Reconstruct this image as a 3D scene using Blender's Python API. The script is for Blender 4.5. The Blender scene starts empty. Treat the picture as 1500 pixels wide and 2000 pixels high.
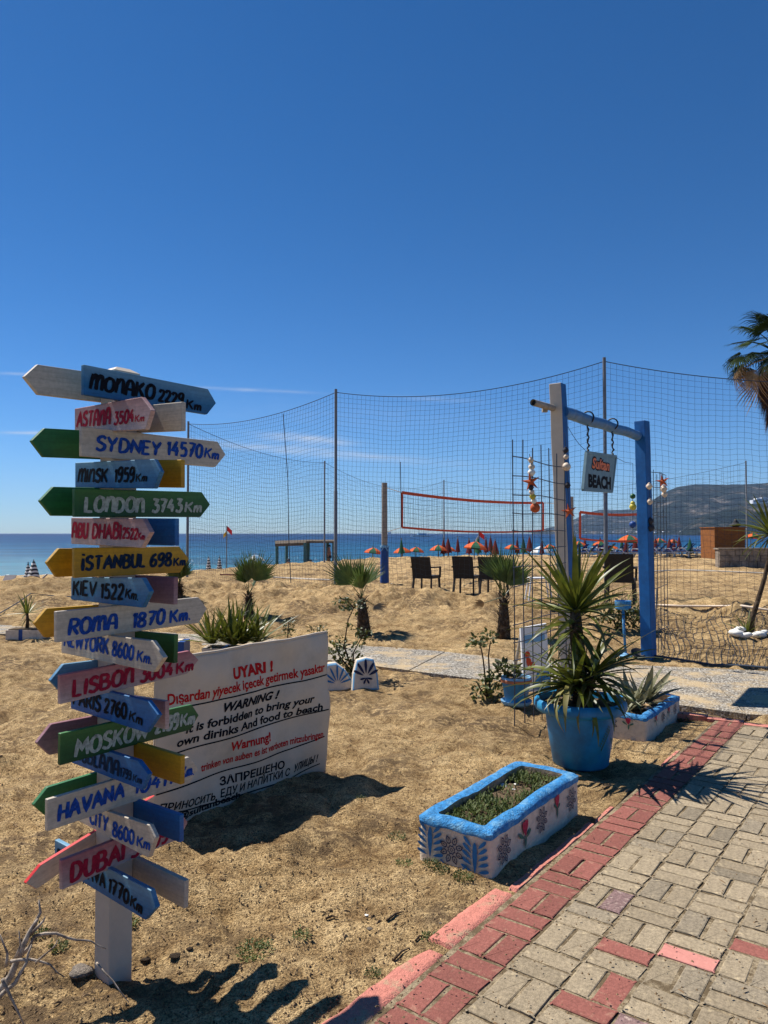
import bpy, math, random, bmesh
import numpy as np
from mathutils import Vector, Matrix, Euler
R = math.radians
random.seed(7)
SC = bpy.context.scene
COL = SC.collection

# ------------------------------------------------------------------ camera
CH, F = 1.65, 1440.0                       # eye height in metres, focal length in pixels of the 1500x2000 photo
PITCH = math.atan(42 / F)
cam_d = bpy.data.cameras.new('camera'); cam = bpy.data.objects.new('camera', cam_d); COL.objects.link(cam)
cam.location = (0, 0, CH); cam.rotation_euler = (R(90) + PITCH, 0, 0)
cam_d.sensor_fit = 'VERTICAL'; cam_d.sensor_height = 24; cam_d.sensor_width = 18; cam_d.lens = F / 2000 * 24
cam_d.clip_start = .05; cam_d.clip_end = 90000
SC.camera = cam
# ------------------------------------------------------------------ light
SUN_AZ, SUN_EL = R(-55.5), R(55.5)         # azimuth measured from +Y towards +X
world = bpy.data.worlds.new("World"); SC.world = world; world.use_nodes = True
wn, wl = world.node_tree.nodes, world.node_tree.links
wn.clear()
sky = wn.new('ShaderNodeTexSky'); sky.sky_type = 'NISHITA'; sky.sun_disc = False
sky.sun_elevation = SUN_EL; sky.sun_rotation = SUN_AZ
sky.altitude = 0; sky.air_density = 1.0; sky.dust_density = 0.1; sky.ozone_density = 4.5
bg = wn.new('ShaderNodeBackground'); bg.inputs[1].default_value = 0.05
wo = wn.new('ShaderNodeOutputWorld'); wl.new(bg.outputs[0], wo.inputs[0])
def wmath(op, a, b=None, c=None):
    n = wn.new('ShaderNodeMath'); n.operation = op
    for i, v in enumerate((a, b, c)):
        if v is None: continue
        if isinstance(v, (int, float)): n.inputs[i].default_value = v
        else: wl.new(v, n.inputs[i])
    return n.outputs[0]
tc = wn.new('ShaderNodeTexCoord'); sp = wn.new('ShaderNodeSeparateXYZ'); wl.new(tc.outputs['Generated'], sp.inputs[0])
yy = wmath('MAXIMUM', sp.outputs[1], .05)
U_, V_ = wmath('DIVIDE', sp.outputs[0], yy), wmath('DIVIDE', sp.outputs[2], yy)
cmb = wn.new('ShaderNodeCombineXYZ'); wl.new(wmath('MULTIPLY', U_, 22), cmb.inputs[0]); wl.new(wmath('MULTIPLY', V_, 150), cmb.inputs[1])
cn = wn.new('ShaderNodeTexNoise'); cn.inputs['Scale'].default_value = 1.0; cn.inputs['Detail'].default_value = 5; wl.new(cmb.outputs[0], cn.inputs['Vector'])
tot = None
# thin cirrus streaks: direction (u, v), slope, half length, half width, strength
for (u, v, sl, hl, hw, st) in [(-.105, .128, -.09, .055, .0065, .55), (-.11, .112, -.085, .16, .006, .42), (-.19, .196, -.045, .075, .0022, .30),
                               (-.47, .137, 0, .09, .0022, .4), (-.50, .218, -.02, .05, .002, .22), (.07, .183, -.05, .05, .003, .14), (-.05, .16, -.02, .2, .02, .05)]:
    du = wmath('SUBTRACT', U_, u)
    dv = wmath('SUBTRACT', wmath('SUBTRACT', V_, v), wmath('MULTIPLY', du, sl))
    q = wmath('ADD', wmath('POWER', wmath('ABSOLUTE', wmath('DIVIDE', du, hl)), 2), wmath('POWER', wmath('ABSOLUTE', wmath('DIVIDE', dv, hw)), 2))
    g = wmath('MULTIPLY', wmath('POWER', 2.718, wmath('MULTIPLY', q, -1)), st * 1.5)
    tot = g if tot is None else wmath('ADD', tot, g)
amt = wmath('MULTIPLY', tot, wmath('MULTIPLY_ADD', cn.outputs[0], 1.7, -.25)); amt = wmath('MULTIPLY', wmath('MAXIMUM', amt, 0), wmath('GREATER_THAN', sp.outputs[1], .06))
mx = wn.new('ShaderNodeMixRGB'); wl.new(amt, mx.inputs[0])
gm = wn.new('ShaderNodeHueSaturation'); gm.inputs['Saturation'].default_value = 1.27; gm.inputs['Value'].default_value = 1.0
wl.new(sky.outputs[0], gm.inputs['Color'])
# sea air keeps the low sky blue rather than yellow
lo = wmath('POWER', wmath('SUBTRACT', 1.0, wmath('MAXIMUM', wmath('MINIMUM', sp.outputs[2], 1.0), 0.0)), 5)
tn = wn.new('ShaderNodeMixRGB'); tn.blend_type = 'MULTIPLY'; wl.new(lo, tn.inputs[0]); hi = wn.new('ShaderNodeMixRGB'); hi.blend_type = 'MULTIPLY'; hi.inputs[0].default_value = 1; hi.inputs[2].default_value = (.64, .97, 1.16, 1); wl.new(gm.outputs[0], hi.inputs[1]); wl.new(hi.outputs[0], tn.inputs[1]); tn.inputs[2].default_value = (1.42, 1.30, 1.62, 1)
wl.new(tn.outputs[0], mx.inputs[1]); mx.inputs[2].default_value = (9.5, 10.2, 11.2, 1)
wl.new(mx.outputs[0], bg.inputs[0])
sun_d = bpy.data.lights.new('sun', 'SUN'); sun_d.energy = 5.0; sun_d.angle = R(.53); sun_d.color = (1, .95, .87)
sun = bpy.data.objects.new('sun', sun_d); COL.objects.link(sun)
sv = Vector((math.sin(SUN_AZ) * math.cos(SUN_EL), math.cos(SUN_AZ) * math.cos(SUN_EL), math.sin(SUN_EL)))
sun.rotation_euler = (-sv).to_track_quat('-Z', 'Y').to_euler(); sun.location = sv * 50
vs = SC.view_settings; SC.display_settings.display_device = 'sRGB'
vs.view_transform = 'Standard'; vs.look = 'None'; vs.exposure = 0.58; vs.gamma = 1; vs.use_curve_mapping = False
SC.cycles.max_bounces = 6; SC.cycles.transparent_max_bounces = 16; SC.cycles.volume_bounces = 0
SC.render.engine = 'CYCLES'

# ------------------------------------------------------------------ geometry of the view
def ray(px, py):
    c, s = math.cos(PITCH), math.sin(PITCH)
    x, u = px - 750, 1000 - py
    return Vector((x, F * c - u * s, F * s + u * c))
def G(px, py, z=0.0):
    d = ray(px, py); k = (z - CH) / d.z
    return Vector((d.x * k, d.y * k, z))
def at(px, py, Y):
    d = ray(px, py); k = Y / d.y
    return Vector((d.x * k, Y, CH + d.z * k))
def onplane(px, py, o, n):
    d = ray(px, py); c = Vector((0, 0, CH)); k = (o - c).dot(n) / d.dot(n)
    return c + d * k

# ------------------------------------------------------------------ noise and terrain
def _hash(ix, iy, s):
    h = (ix.astype(np.int64) * 374761393 + iy.astype(np.int64) * 668265263 + s * 982451653) & 0x7fffffff
    h = ((h ^ (h >> 13)) * 1274126177) & 0x7fffffff
    return ((h ^ (h >> 16)) & 0xffff) / 65535.0
def vnoise(x, y, s=0):
    x = np.asarray(x, float); y = np.asarray(y, float)
    ix, iy = np.floor(x), np.floor(y); fx, fy = x - ix, y - iy
    fx = fx * fx * (3 - 2 * fx); fy = fy * fy * (3 - 2 * fy)
    a, b = _hash(ix, iy, s), _hash(ix + 1, iy, s); c, d = _hash(ix, iy + 1, s), _hash(ix + 1, iy + 1, s)
    return (a * (1 - fx) + b * fx) * (1 - fy) + (c * (1 - fx) + d * fx) * fy - .5
def fbm(x, y, s=0, o=4):
    t = 0; a = 1
    for i in range(o):
        t = t + a * vnoise(x * 2 ** i + 17.3 * i, y * 2 ** i - 9.1 * i, s + i); a *= .5
    return t
def sstep(t):
    t = np.clip(t, 0, 1); return t * t * (3 - 2 * t)
PATH_FAR = [(-14, 14.8), (-7, 13.4), (-3.5, 12.3), (-.38, 11.0), (.72, 10.42), (1.66, 9.6), (3.39, 9.2), (4.6, 8.87), (7, 8.3), (14, 6.8)]
PATH_NEAR = [(-14, 13.4), (-6.4, 12.25), (-3.1, 11.3), (-.32, 9.3), (1.1, 8.4), (2.4, 7.42), (2.95, 6.85), (4.6, 6.45), (7, 5.9), (14, 4.4)]
def lerp_pts(p, x):
    return np.interp(x, [a for a, b in p], [b for a, b in p])
RIDGE = [(-30, 21), (-12, 20.4), (-6.5, 19.6), (-1.2, 18.2), (1.3, 16.4), (4.6, 14.9), (9, 13.2), (20, 11)]
CREST = [(-30, 14), (-12, 18), (-8.5, 28), (-4, 37), (0, 46), (6, 50), (60, 62), (300, 90)]
# paving: origin and axes (the red band's outer edge runs along EA)
AZ_A = R(36.6); EA = Vector((math.sin(AZ_A), math.cos(AZ_A), 0)); EB = Vector((math.cos(AZ_A), -math.sin(AZ_A), 0))
BAND_R = G(1176.5, 1706.7); BAND_L0 = BAND_R - EB * .212
PAVE_END = (G(1408, 1414) - BAND_L0).dot(EA)
def pave_uv(x, y):
    dx, dy = x - BAND_L0.x, y - BAND_L0.y
    return dx * EA.x + dy * EA.y, dx * EB.x + dy * EB.y
def T(x, y):
    x = np.asarray(x, float); y = np.asarray(y, float)
    yf, yn, yr, yc = lerp_pts(PATH_FAR, x), lerp_pts(PATH_NEAR, x), lerp_pts(RIDGE, x), lerp_pts(CREST, x)
    lump = fbm(x * 1.1, y * 1.1, 3, 3) * .085 + fbm(x * 4.6, y * 5.4, 11, 3) * .042 - np.clip(.22 - np.abs(vnoise(x * 2.6 + .7 * y, y * 2.2, 77)) * 2, 0, 1) * .15
    foot = np.clip(vnoise(x * 3.1, y * 3.1, 40) - .08, 0, 1) * .15
    fine = fbm(x * 17, y * 19, 21, 3) * .022 * (.35 + 1.3 * np.clip(vnoise(x * 1.4, y * 1.4, 61) + .5, 0, 1))
    calm = sstep((y - 2.2) / 2.0) * .55 + .45
    z = .012 + (lump - foot) * calm + fine * .9
    z = z - .01
    beyond = sstep((y - yf) / np.maximum(yr - yf, .5))
    z = z + .30 * beyond + beyond * (1 - sstep((y - yr) / .5)) * (fbm(x * 2.3, y * 2.6, 31, 4) * .26)
    z = z + beyond * (1 - sstep((y - yr) / 1.5)) * fbm(x * .7, y * .9, 37, 2) * .2
    z = z - .12 * sstep((y - yr) / .45)
    z = z + sstep((y - yr) / 2) * (fbm(x * 1.6, y * .9, 91, 3) * .10)
    z = z + .10 * np.exp(-((x + 8) ** 2 / 14 + (y - 20) ** 2 / 9))
    d = np.maximum(y - yc, 0)
    z = z - np.minimum(d, 21) * .07 - np.clip(d - 21, 0, 500) * .02
    # path trench and its sandy edges
    e = .30 * vnoise(x * 1.7, y * 1.7, 5) + .1 * vnoise(x * 6., y * 6., 6)
    inp = sstep((y - yn + e) / .14) * sstep((yf - y + e) / .14)
    z = z * (1 - inp) + (-.045) * inp
    u, v = pave_uv(x, y)
    inv = sstep((v + .03) / .05) * (1 - sstep((u - PAVE_END - .12) / .06))
    z = z * (1 - inv) + (-.06) * inv
    near = sstep((v + .5) / .5) * (1 - inv) * (1 - sstep((u - PAVE_END) / .3))
    z = z * (1 - near * .75) + near * .75 * .012
    return z
def Ts(x, y): return float(T(x, y))
def hit(px, py):
    d = ray(px, py); d = d / d.y; Y = 1.5
    while Y < 140:
        if CH + d.z * Y <= Ts(d.x * Y, Y): break
        Y *= 1.006
    return Vector((d.x * Y, Y, Ts(d.x * Y, Y)))

# ------------------------------------------------------------------ mesh builder
class MB:
    def __init__(s): s.v = []; s.f = []; s.m = []; s.uv = None
    def add(s, vs, fs, mi=0):
        b = len(s.v); s.v += [tuple(v) for v in vs]; s.f += [tuple(i + b for i in f) for f in fs]; s.m += [mi] * len(fs)
    def box(s, c, d, rot=None, mi=0):
        vs = [Vector((x * d[0] / 2, y * d[1] / 2, z * d[2] / 2)) for x in (-1, 1) for y in (-1, 1) for z in (-1, 1)]
        if rot is not None: vs = [rot @ v for v in vs]
        s.add([v + Vector(c) for v in vs], [(0, 1, 3, 2), (4, 6, 7, 5), (0, 4, 5, 1), (2, 3, 7, 6), (0, 2, 6, 4), (1, 5, 7, 3)], mi)
    def bar(s, a, b, w, h, mi=0, up=(0, 0, 1)):
        a, b = Vector(a), Vector(b); t = (b - a); L = t.length; t = t.normalized()
        n = Vector(up).cross(t)
        if n.length < 1e-3: n = Vector((1, 0, 0)).cross(t)
        n = n.normalized(); u = t.cross(n)
        vs = [p + n * x * w / 2 + u * z * h / 2 for p in (a, b) for x in (-1, 1) for z in (-1, 1)]
        s.add(vs, [(0, 1, 3, 2), (4, 6, 7, 5), (0, 4, 5, 1), (2, 3, 7, 6), (0, 2, 6, 4), (1, 5, 7, 3)], mi)
    def tube(s, pts, r, n=8, mi=0, cap=True, rot0=0):
        pts = [Vector(p) for p in pts]
        rs = r if isinstance(r, (list, tuple)) else [r] * len(pts)
        b = len(s.v); pn = None
        for i, p in enumerate(pts):
            t = (pts[min(i + 1, len(pts) - 1)] - pts[max(i - 1, 0)]).normalized()
            if pn is None:
                pn = Vector((0, 0, 1)).cross(t)
                if pn.length < 1e-3: pn = Vector((1, 0, 0))
                pn.normalize()
            nn = (pn - t * pn.dot(t)).normalized(); pn = nn; bb = t.cross(nn)
            for k in range(n):
                a = rot0 + 2 * math.pi * k / n
                s.v.append(tuple(p + (nn * math.cos(a) + bb * math.sin(a)) * rs[i]))
        for i in range(len(pts) - 1):
            for k in range(n):
                s.f.append((b + i * n + k, b + i * n + (k + 1) % n, b + (i + 1) * n + (k + 1) % n, b + (i + 1) * n + k)); s.m.append(mi)
        if cap:
            s.f.append(tuple(b + k for k in range(n))[::-1]); s.m.append(mi)
            s.f.append(tuple(b + (len(pts) - 1) * n + k for k in range(n))); s.m.append(mi)
    def lathe(s, prof, c=(0, 0, 0), n=32, mi=0, jit=0):
        b = len(s.v); c = Vector(c)
        for (r, z) in prof:
            for k in range(n):
                a = 2 * math.pi * k / n; rr = r * (1 + jit * math.sin(3 * a + 1) + jit * .6 * math.sin(5 * a + z * 9))
                s.v.append((c.x + rr * math.cos(a), c.y + rr * math.sin(a), c.z + z))
        for i in range(len(prof) - 1):
            for k in range(n):
                s.f.append((b + i * n + k, b + i * n + (k + 1) % n, b + (i + 1) * n + (k + 1) % n, b + (i + 1) * n + k)); s.m.append(mi)
    def prism(s, poly, o, eu, ev, en, th, mi=0, ch=0):
        """polygon poly [(u,v)] in the frame o, eu, ev, extruded from en*0 to en*-th"""
        n = len(poly)
        P = lambda u, v, w: o + eu * u + ev * v + en * w
        s.add([P(u, v, 0) for u, v in poly] + [P(u, v, -th) for u, v in poly],
              [tuple(range(n)), tuple(range(n, 2 * n))[::-1]] + [(i, i + n, (i + 1) % n + n, (i + 1) % n) for i in range(n)], mi)
    def mesh(s, name, mats, smooth=False):
        me = bpy.data.meshes.new(name); me.from_pydata(s.v, [], s.f)
        for m in (mats if isinstance(mats, (list, tuple)) else [mats]): me.materials.append(m)
        if any(s.m): me.polygons.foreach_set('material_index', s.m)
        if smooth: me.polygons.foreach_set('use_smooth', [True] * len(s.f))
        me.update(); return me
    def build(s, name, mats, parent=None, smooth=False, recalc=True, auto=None):
        me = s.mesh(name, mats, smooth)
        if recalc:
            bm = bmesh.new(); bm.from_mesh(me); bmesh.ops.recalc_face_normals(bm, faces=bm.faces); bm.to_mesh(me); bm.free()
        if auto is not None: me.set_sharp_from_angle(angle=R(auto))
        return link(name, me, parent)
def link(name, me, parent=None, M=None):
    o = bpy.data.objects.new(name, me); COL.objects.link(o)
    if parent is not None: o.parent = parent
    if M is not None: o.matrix_basis = M
    return o
def tag(o, label=None, cat=None, group=None, kind=None):
    if label: o['label'] = label
    if cat: o['category'] = cat
    if group: o['group'] = group
    if kind: o['kind'] = kind
    return o
def thing(name, label, cat, loc=(0, 0, 0), rz=0, group=None):
    o = bpy.data.objects.new(name, None); COL.objects.link(o); o.empty_display_size = .1
    o.location = loc; o.rotation_euler = (0, 0, rz)
    return tag(o, label, cat, group)
def copy_tree(o, parent=None, loc=None, rz=None, label=None):
    c = o.copy(); COL.objects.link(c); c.parent = parent
    if loc is not None: c.location = loc
    if rz is not None: c.rotation_euler = (0, 0, rz)
    if label: c['label'] = label
    for ch in [x for x in bpy.data.objects if x.parent == o]: copy_tree(ch, c)
    return c

# ------------------------------------------------------------------ materials
MATS = {}
def nodes(name, rough=.7, spec=.3):
    m = bpy.data.materials.new(name); m.use_nodes = True; MATS[name] = m
    nt = m.node_tree; b = nt.nodes['Principled BSDF']; b.inputs['Roughness'].default_value = rough; b.inputs['Specular IOR Level'].default_value = spec
    return m, nt, b
def N(nt, t, **kw):
    n = nt.nodes.new(t)
    for k, v in kw.items():
        if k.startswith('i_'):
            key = k[2:].replace('_', ' ')
            n.inputs[key].default_value = v
        else: setattr(n, k, v)
    return n
def ramp(nt, fac, stops):
    r = nt.nodes.new('ShaderNodeValToRGB'); e = r.color_ramp.elements
    while len(e) < len(stops): e.new(.5)
    for i, (p, c) in enumerate(stops): e[i].position = p; e[i].color = (*c, 1) if len(c) == 3 else c
    nt.links.new(fac, r.inputs[0]); return r.outputs[0]
def mixc(nt, f, a, b, blend='MIX'):
    m = nt.nodes.new('ShaderNodeMixRGB'); m.blend_type = blend
    for i, v in enumerate((f, a, b)):
        if isinstance(v, (int, float)): m.inputs[i].default_value = v
        elif isinstance(v, tuple): m.inputs[i].default_value = (*v, 1) if len(v) == 3 else v
        else: nt.links.new(v, m.inputs[i])
    return m.outputs[0]
def noise(nt, vec, scale, det=4, rough=.55, dist=0):
    n = N(nt, 'ShaderNodeTexNoise'); n.inputs['Scale'].default_value = scale; n.inputs['Detail'].default_value = det
    n.inputs['Roughness'].default_value = rough; n.inputs['Distortion'].default_value = dist
    if vec is not None: nt.links.new(vec, n.inputs['Vector'])
    return n.outputs[0]
def bump(nt, b, h, strength=.4, dist=.01):
    n = N(nt, 'ShaderNodeBump'); n.inputs['Strength'].default_value = strength; n.inputs['Distance'].default_value = dist
    nt.links.new(h, n.inputs['Height']); nt.links.new(n.outputs[0], b.inputs['Normal'])
def ocoord(nt, kind='Object'):
    return N(nt, 'ShaderNodeTexCoord').outputs[kind]
def worn(name, col, rough=.6, var=.25, scale=30, bs=.25, bd=.003, dirt=None, spec=.3, dsc=6, damt=(.52, .72), worldc=False, rnd=0, metal=0):
    """painted or natural surface: base colour with mottling, optional dirt patches and fine relief"""
    m, nt, b = nodes(name, rough, spec); b.inputs['Metallic'].default_value = metal
    if worldc: v = N(nt, 'ShaderNodeNewGeometry').outputs['Position']
    else: v = ocoord(nt)
    n1 = noise(nt, v, scale, 5, .65)
    lo, hi = tuple(c * (1 - var) for c in col), tuple(min(c * (1 + var), 1) for c in col)
    c = ramp(nt, n1, [(.3, lo), (.7, hi)])
    if dirt:
        d = ramp(nt, noise(nt, v, dsc, 6, .7), [(damt[0], (0, 0, 0)), (damt[1], (1, 1, 1))])
        c = mixc(nt, d, c, dirt)
    if rnd:
        oi = N(nt, 'ShaderNodeObjectInfo'); mp = N(nt, 'ShaderNodeMapRange'); mp.inputs['To Min'].default_value = 1 - rnd; mp.inputs['To Max'].default_value = 1 + rnd
        nt.links.new(oi.outputs['Random'], mp.inputs['Value'])
        c = mixc(nt, 1.0, c, N(nt, 'ShaderNodeRGB').outputs[0], 'MULTIPLY') if False else c
        vm = N(nt, 'ShaderNodeVectorMath', operation='SCALE'); nt.links.new(c, vm.inputs[0]); nt.links.new(mp.outputs[0], vm.inputs['Scale']); c = vm.outputs[0]
    nt.links.new(c, b.inputs['Base Color'])
    if bs: bump(nt, b, noise(nt, v, scale * 2.5, 4, .6), bs, bd)
    return m
def mat_sand():
    m, nt, b = nodes('sand', .95, .1)
    v = N(nt, 'ShaderNodeNewGeometry').outputs['Position']
    big = noise(nt, v, .9, 5, .6); mid = noise(nt, v, 6, 6, .7); fin = noise(nt, v, 120, 3, .7); mot = noise(nt, v, 38, 4, .75)
    c = ramp(nt, mid, [(.36, (.38, .245, .115)), (.5, (.67, .47, .235)), (.66, (.86, .63, .335))])
    c2 = ramp(nt, fin, [(.34, (.22, .19, .17)), (.46, (.80, .78, .76)), (.62, (1.3, 1.3, 1.27))])
    c = mixc(nt, 1.0, c, c2, 'MULTIPLY')
    cs = mixc(nt, .75, (1, 1, 1), ramp(nt, mot, [(.38, (.40, .36, .33)), (.50, (1, 1, 1))]), 'MULTIPLY')
    c = mixc(nt, 1.0, c, cs, 'MULTIPLY')
    dk = ramp(nt, big, [(.48, (0, 0, 0)), (.60, (1, 1, 1))])
    dk2 = ramp(nt, noise(nt, v, 14, 5, .7), [(.44, (0, 0, 0)), (.55, (1, 1, 1))])
    dm = mixc(nt, 1.0, dk, dk2, 'MULTIPLY')
    c = mixc(nt, dm, c, (.20, .135, .075))
    gp_ = ramp(nt, noise(nt, v, .55, 4, .6), [(.40, (.78, .76, .74)), (.6, (1.05, 1.05, 1.05))]); c = mixc(nt, 1.0, c, gp_, 'MULTIPLY')
    nt.links.new(c, b.inputs['Base Color'])
    h = N(nt, 'ShaderNodeMath', operation='ADD'); nt.links.new(fin, h.inputs[0]); nt.links.new(mot, h.inputs[1])
    bump(nt, b, h.outputs[0], 1.0, .03)
    return m
def mat_board(name, top, mid, bot, zr=.085, rough=.5):
    """airbrushed board: colour runs from the top edge to the bottom edge of the board itself"""
    m, nt, b = nodes(name, rough, .4)
    oc = ocoord(nt); s = N(nt, 'ShaderNodeSeparateXYZ'); nt.links.new(oc, s.inputs[0])
    mp = N(nt, 'ShaderNodeMapRange'); mp.inputs['From Min'].default_value = -zr; mp.inputs['From Max'].default_value = zr
    ad = N(nt, 'ShaderNodeMath', operation='MULTIPLY_ADD'); ad.inputs[1].default_value = .03; nt.links.new(noise(nt, oc, 9, 4), ad.inputs[0]); nt.links.new(s.outputs[2], ad.inputs[2])
    nt.links.new(ad.outputs[0], mp.inputs['Value'])
    c = ramp(nt, mp.outputs[0], [(.08, bot), (.5, mid), (.95, top)])
    br = N(nt, 'ShaderNodeMapping'); br.inputs['Scale'].default_value = (2.2, 2, 42); nt.links.new(oc, br.inputs[0])
    c = mixc(nt, 1.0, c, ramp(nt, noise(nt, br.outputs[0], 2, 5, .7), [(.38, (.84, .84, .84)), (.62, (1.10, 1.10, 1.10))]), 'MULTIPLY')
    mo = ramp(nt, noise(nt, oc, 60, 5, .7), [(.3, (.8, .8, .8)), (.7, (1.1, 1.1, 1.1))])
    c = mixc(nt, 1.0, c, mo, 'MULTIPLY')
    sc = ramp(nt, noise(nt, oc, 26, 7, .8), [(.66, (0, 0, 0)), (.72, (1, 1, 1))])
    c = mixc(nt, sc, c, tuple(x * .5 + .14 for x in mid))
    nt.links.new(c, b.inputs['Base Color'])
    ws = N(nt, 'ShaderNodeMapping'); ws.inputs['Scale'].default_value = (3, 3, 60); nt.links.new(oc, ws.inputs[0])
    bump(nt, b, noise(nt, ws.outputs[0], 4, 4), .22, .002)
    return m
BLUE, DBLUE = (.03, .2, .50), (.012, .075, .25)
mat_sand()
worn('paver_tan', (.285, .228, .152), .9, .34, 70, .9, .004, (.50, .40, .25), .15, 26, (.55, .7), rnd=.14)
worn('paver_grey', (.225, .185, .13), .9, .38, 70, .9, .004, (.42, .34, .22), .15, 26, (.55, .7), rnd=.15)
worn('paver_red', (.235, .085, .066), .88, .26, 60, .8, .004, (.38, .22, .15), .2, 22, (.56, .72), rnd=.14)
worn('paver_mauve', (.22, .14, .13), .9, .4, 80, .9, .004, (.42, .33, .27), .2, 40, (.54, .66), rnd=.1)
worn('paver_pink', (.52, .22, .18), .85, .12, 50, .4, .003, (.4, .3, .2), .2, 20, (.62, .8), rnd=.05)
worn('bedding_sand', (.28, .22, .14), .95, .5, 90, .9, .006, (.13, .095, .055), .1, 16, (.46, .56), worldc=True)
worn('kerb_pink', (.55, .21, .16), .92, .22, 60, .9, .008, (.42, .30, .19), .15, 9, (.54, .66), worldc=True)
mat_board('board_white', (.50, .43, .34), (.53, .45, .355), (.49, .415, .32))
worn('post_white', (.54, .455, .36), .6, .07, 14, .25, .002, (.40, .36, .31), .3, 5, (.58, .85))
mat_board('board_blue', (.13, .28, .40), (.012, .14, .31), (.003, .065, .22))
mat_board('board_bright_blue', (.02, .15, .36), (.01, .11, .33), (.008, .07, .25))
mat_board('board_green', (.045, .16, .035), (.009, .085, .016), (.002, .032, .006))
mat_board('board_plain_green', (.025, .16, .05), (.012, .12, .03), (.006, .07, .015))
mat_board('board_yellow', (.52, .29, .008), (.46, .235, .005), (.35, .165, .004))
mat_board('board_pink', (.36, .10, .12), (.42, .25, .24), (.47, .41, .37))
mat_board('board_rose', (.36, .19, .19), (.47, .31, .29), (.50, .41, .37))
mat_board('board_mauve', (.25, .10, .12), (.28, .16, .18), (.33, .22, .23))
worn('edge_red', (.50, .012, .012), .5, .2, 30, .2, .002)
worn('letter_blue', (.012, .06, .30), .75, .5, 70, .2, .001, spec=.12)
worn('letter_navy', (.008, .022, .055), .75, .5, 60, .2, .001, spec=.12)
worn('letter_black', (.006, .007, .012), .75, .5, 60, .2, .001, spec=.12)
worn('letter_crimson', (.30, .012, .035), .75, .4, 60, .2, .001, spec=.12)
worn('letter_grey', (.34, .38, .33), .6, .45, 60, .2, .001)
worn('letter_red', (.48, .012, .012), .75, .1, 60, 0, .001, spec=.12)
worn('banner_vinyl', (.60, .49, .375), .6, .08, 4, .3, .01, (.42, .35, .27), .35, 3, (.5, .8))
worn('paint_blue', (.03, .22, .50), .8, .42, 40, 1.0, .014, (.16, .38, .58), .4, 16, (.50, .66))
worn('paint_pot', (.006, .17, .37), .5, .4, 5, .25, .004, (.03, .26, .38), .45, 3, (.5, .8))
worn('paint_post_blue', (.003, .095, .30), .65, .25, 9, .3, .003, (.006, .12, .33), .35, 5, (.55, .75))
worn('paint_beam', (.04, .15, .33), .5, .25, 9, .25, .003, (.22, .27, .32), .35, 5, (.52, .75))
worn('stucco', (.66, .55, .43), .85, .12, 26, .8, .006, (.36, .29, .21), .15, 6, (.56, .74))
worn('plaster_edge', (.40, .29, .19), .9, .35, 30, .9, .01)
worn('soil', (.14, .10, .062), .95, .5, 40, .9, .012, (.05, .035, .02), .1, 12, (.5, .65))
def mat_path():
    m, nt, b = nodes('pebble_path', .85, .25); v = N(nt, 'ShaderNodeNewGeometry').outputs['Position']
    vo = N(nt, 'ShaderNodeTexVoronoi'); vo.inputs['Scale'].default_value = 62; nt.links.new(v, vo.inputs['Vector'])
    sc = N(nt, 'ShaderNodeSeparateColor'); nt.links.new(vo.outputs['Color'], sc.inputs[0])
    c = ramp(nt, sc.outputs[0], [(0, (.11, .095, .08)), (.35, (.24, .215, .175)), (.7, (.35, .315, .26)), (1, (.66, .62, .54))])
    d = ramp(nt, vo.outputs['Distance'], [(.0, (1.1, 1.1, 1.1)), (.55, (.8, .8, .8)), (.8, (.3, .28, .26))])
    c = mixc(nt, 1.0, c, d, 'MULTIPLY')
    s_ = ramp(nt, noise(nt, v, 1.7, 7, .75), [(.47, (0, 0, 0)), (.60, (.85, .85, .85))])
    c = mixc(nt, s_, c, (.46, .34, .19)); nt.links.new(c, b.inputs['Base Color']); bump(nt, b, vo.outputs['Distance'], .8, -.008)
mat_path()
worn('terracotta', (.42, .15, .075), .8, .2, 20, .3, .003)
worn('metal_grey', (.15, .155, .165), .45, .2, 12, .1, .002, spec=.5)
worn('wire_dark', (.035, .045, .065), .5, .3, 20, 0)
worn('net_cord', (.035, .05, .075), .8, .2, 20, 0)
worn('rope_white', (.6, .56, .5), .8, .2, 20, 0)
worn('tape_orange', (.60, .075, .02), .7, .15, 10, 0)
worn('wicker_dark', (.018, .016, .016), .55, .5, 60, .8, .004)
worn('wood_grey', (.28, .245, .21), .85, .3, 15, .5, .004)
worn('wood_brown', (.21, .075, .016), .7, .25, 8, .4, .004)
worn('bark', (.065, .045, .03), .95, .5, 25, .9, .01, (.2, .15, .1), .1, 12, (.5, .7))
worn('twig_dry', (.40, .33, .26), .85, .35, 50, .4, .003, (.13, .10, .08), .2, 20, (.45, .62))
worn('thatch', (.11, .085, .06), .95, .4, 30, .9, .02)
worn('teal_paint', (.03, .12, .15), .6, .2, 8, .2, .004)
worn('stone_wall', (.27, .225, .18), .9, .4, 3, .8, .03, (.14, .12, .1), .15, 2, (.5, .65))
worn('stone_white', (.74, .72, .66), .7, .1, 20, .3, .004)
worn('canopy_orange', (.60, .095, .015), .8, .1, 5, 0)
worn('canopy_green', (.015, .10, .045), .8, .1, 5, 0)
worn('canopy_red', (.13, .012, .01), .8, .3, 5, 0)
worn('canopy_white', (.62, .62, .6), .8, .1, 5, 0)
worn('canopy_black', (.02, .02, .03), .8, .1, 5, 0)
worn('canopy_blue', (.18, .38, .58), .8, .1, 5, 0)
worn('lounger_blue', (.025, .06, .20), .7, .2, 5, 0)
worn('lounger_grey', (.14, .12, .13), .7, .2, 8, .2, .004)
worn('lounger_pink', (.60, .20, .17), .7, .2, 5, 0)
worn('plastic_white', (.72, .72, .72), .4, .08, 5, 0)
worn('skin', (.42, .21, .13), .6, .1, 5, 0)
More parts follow.
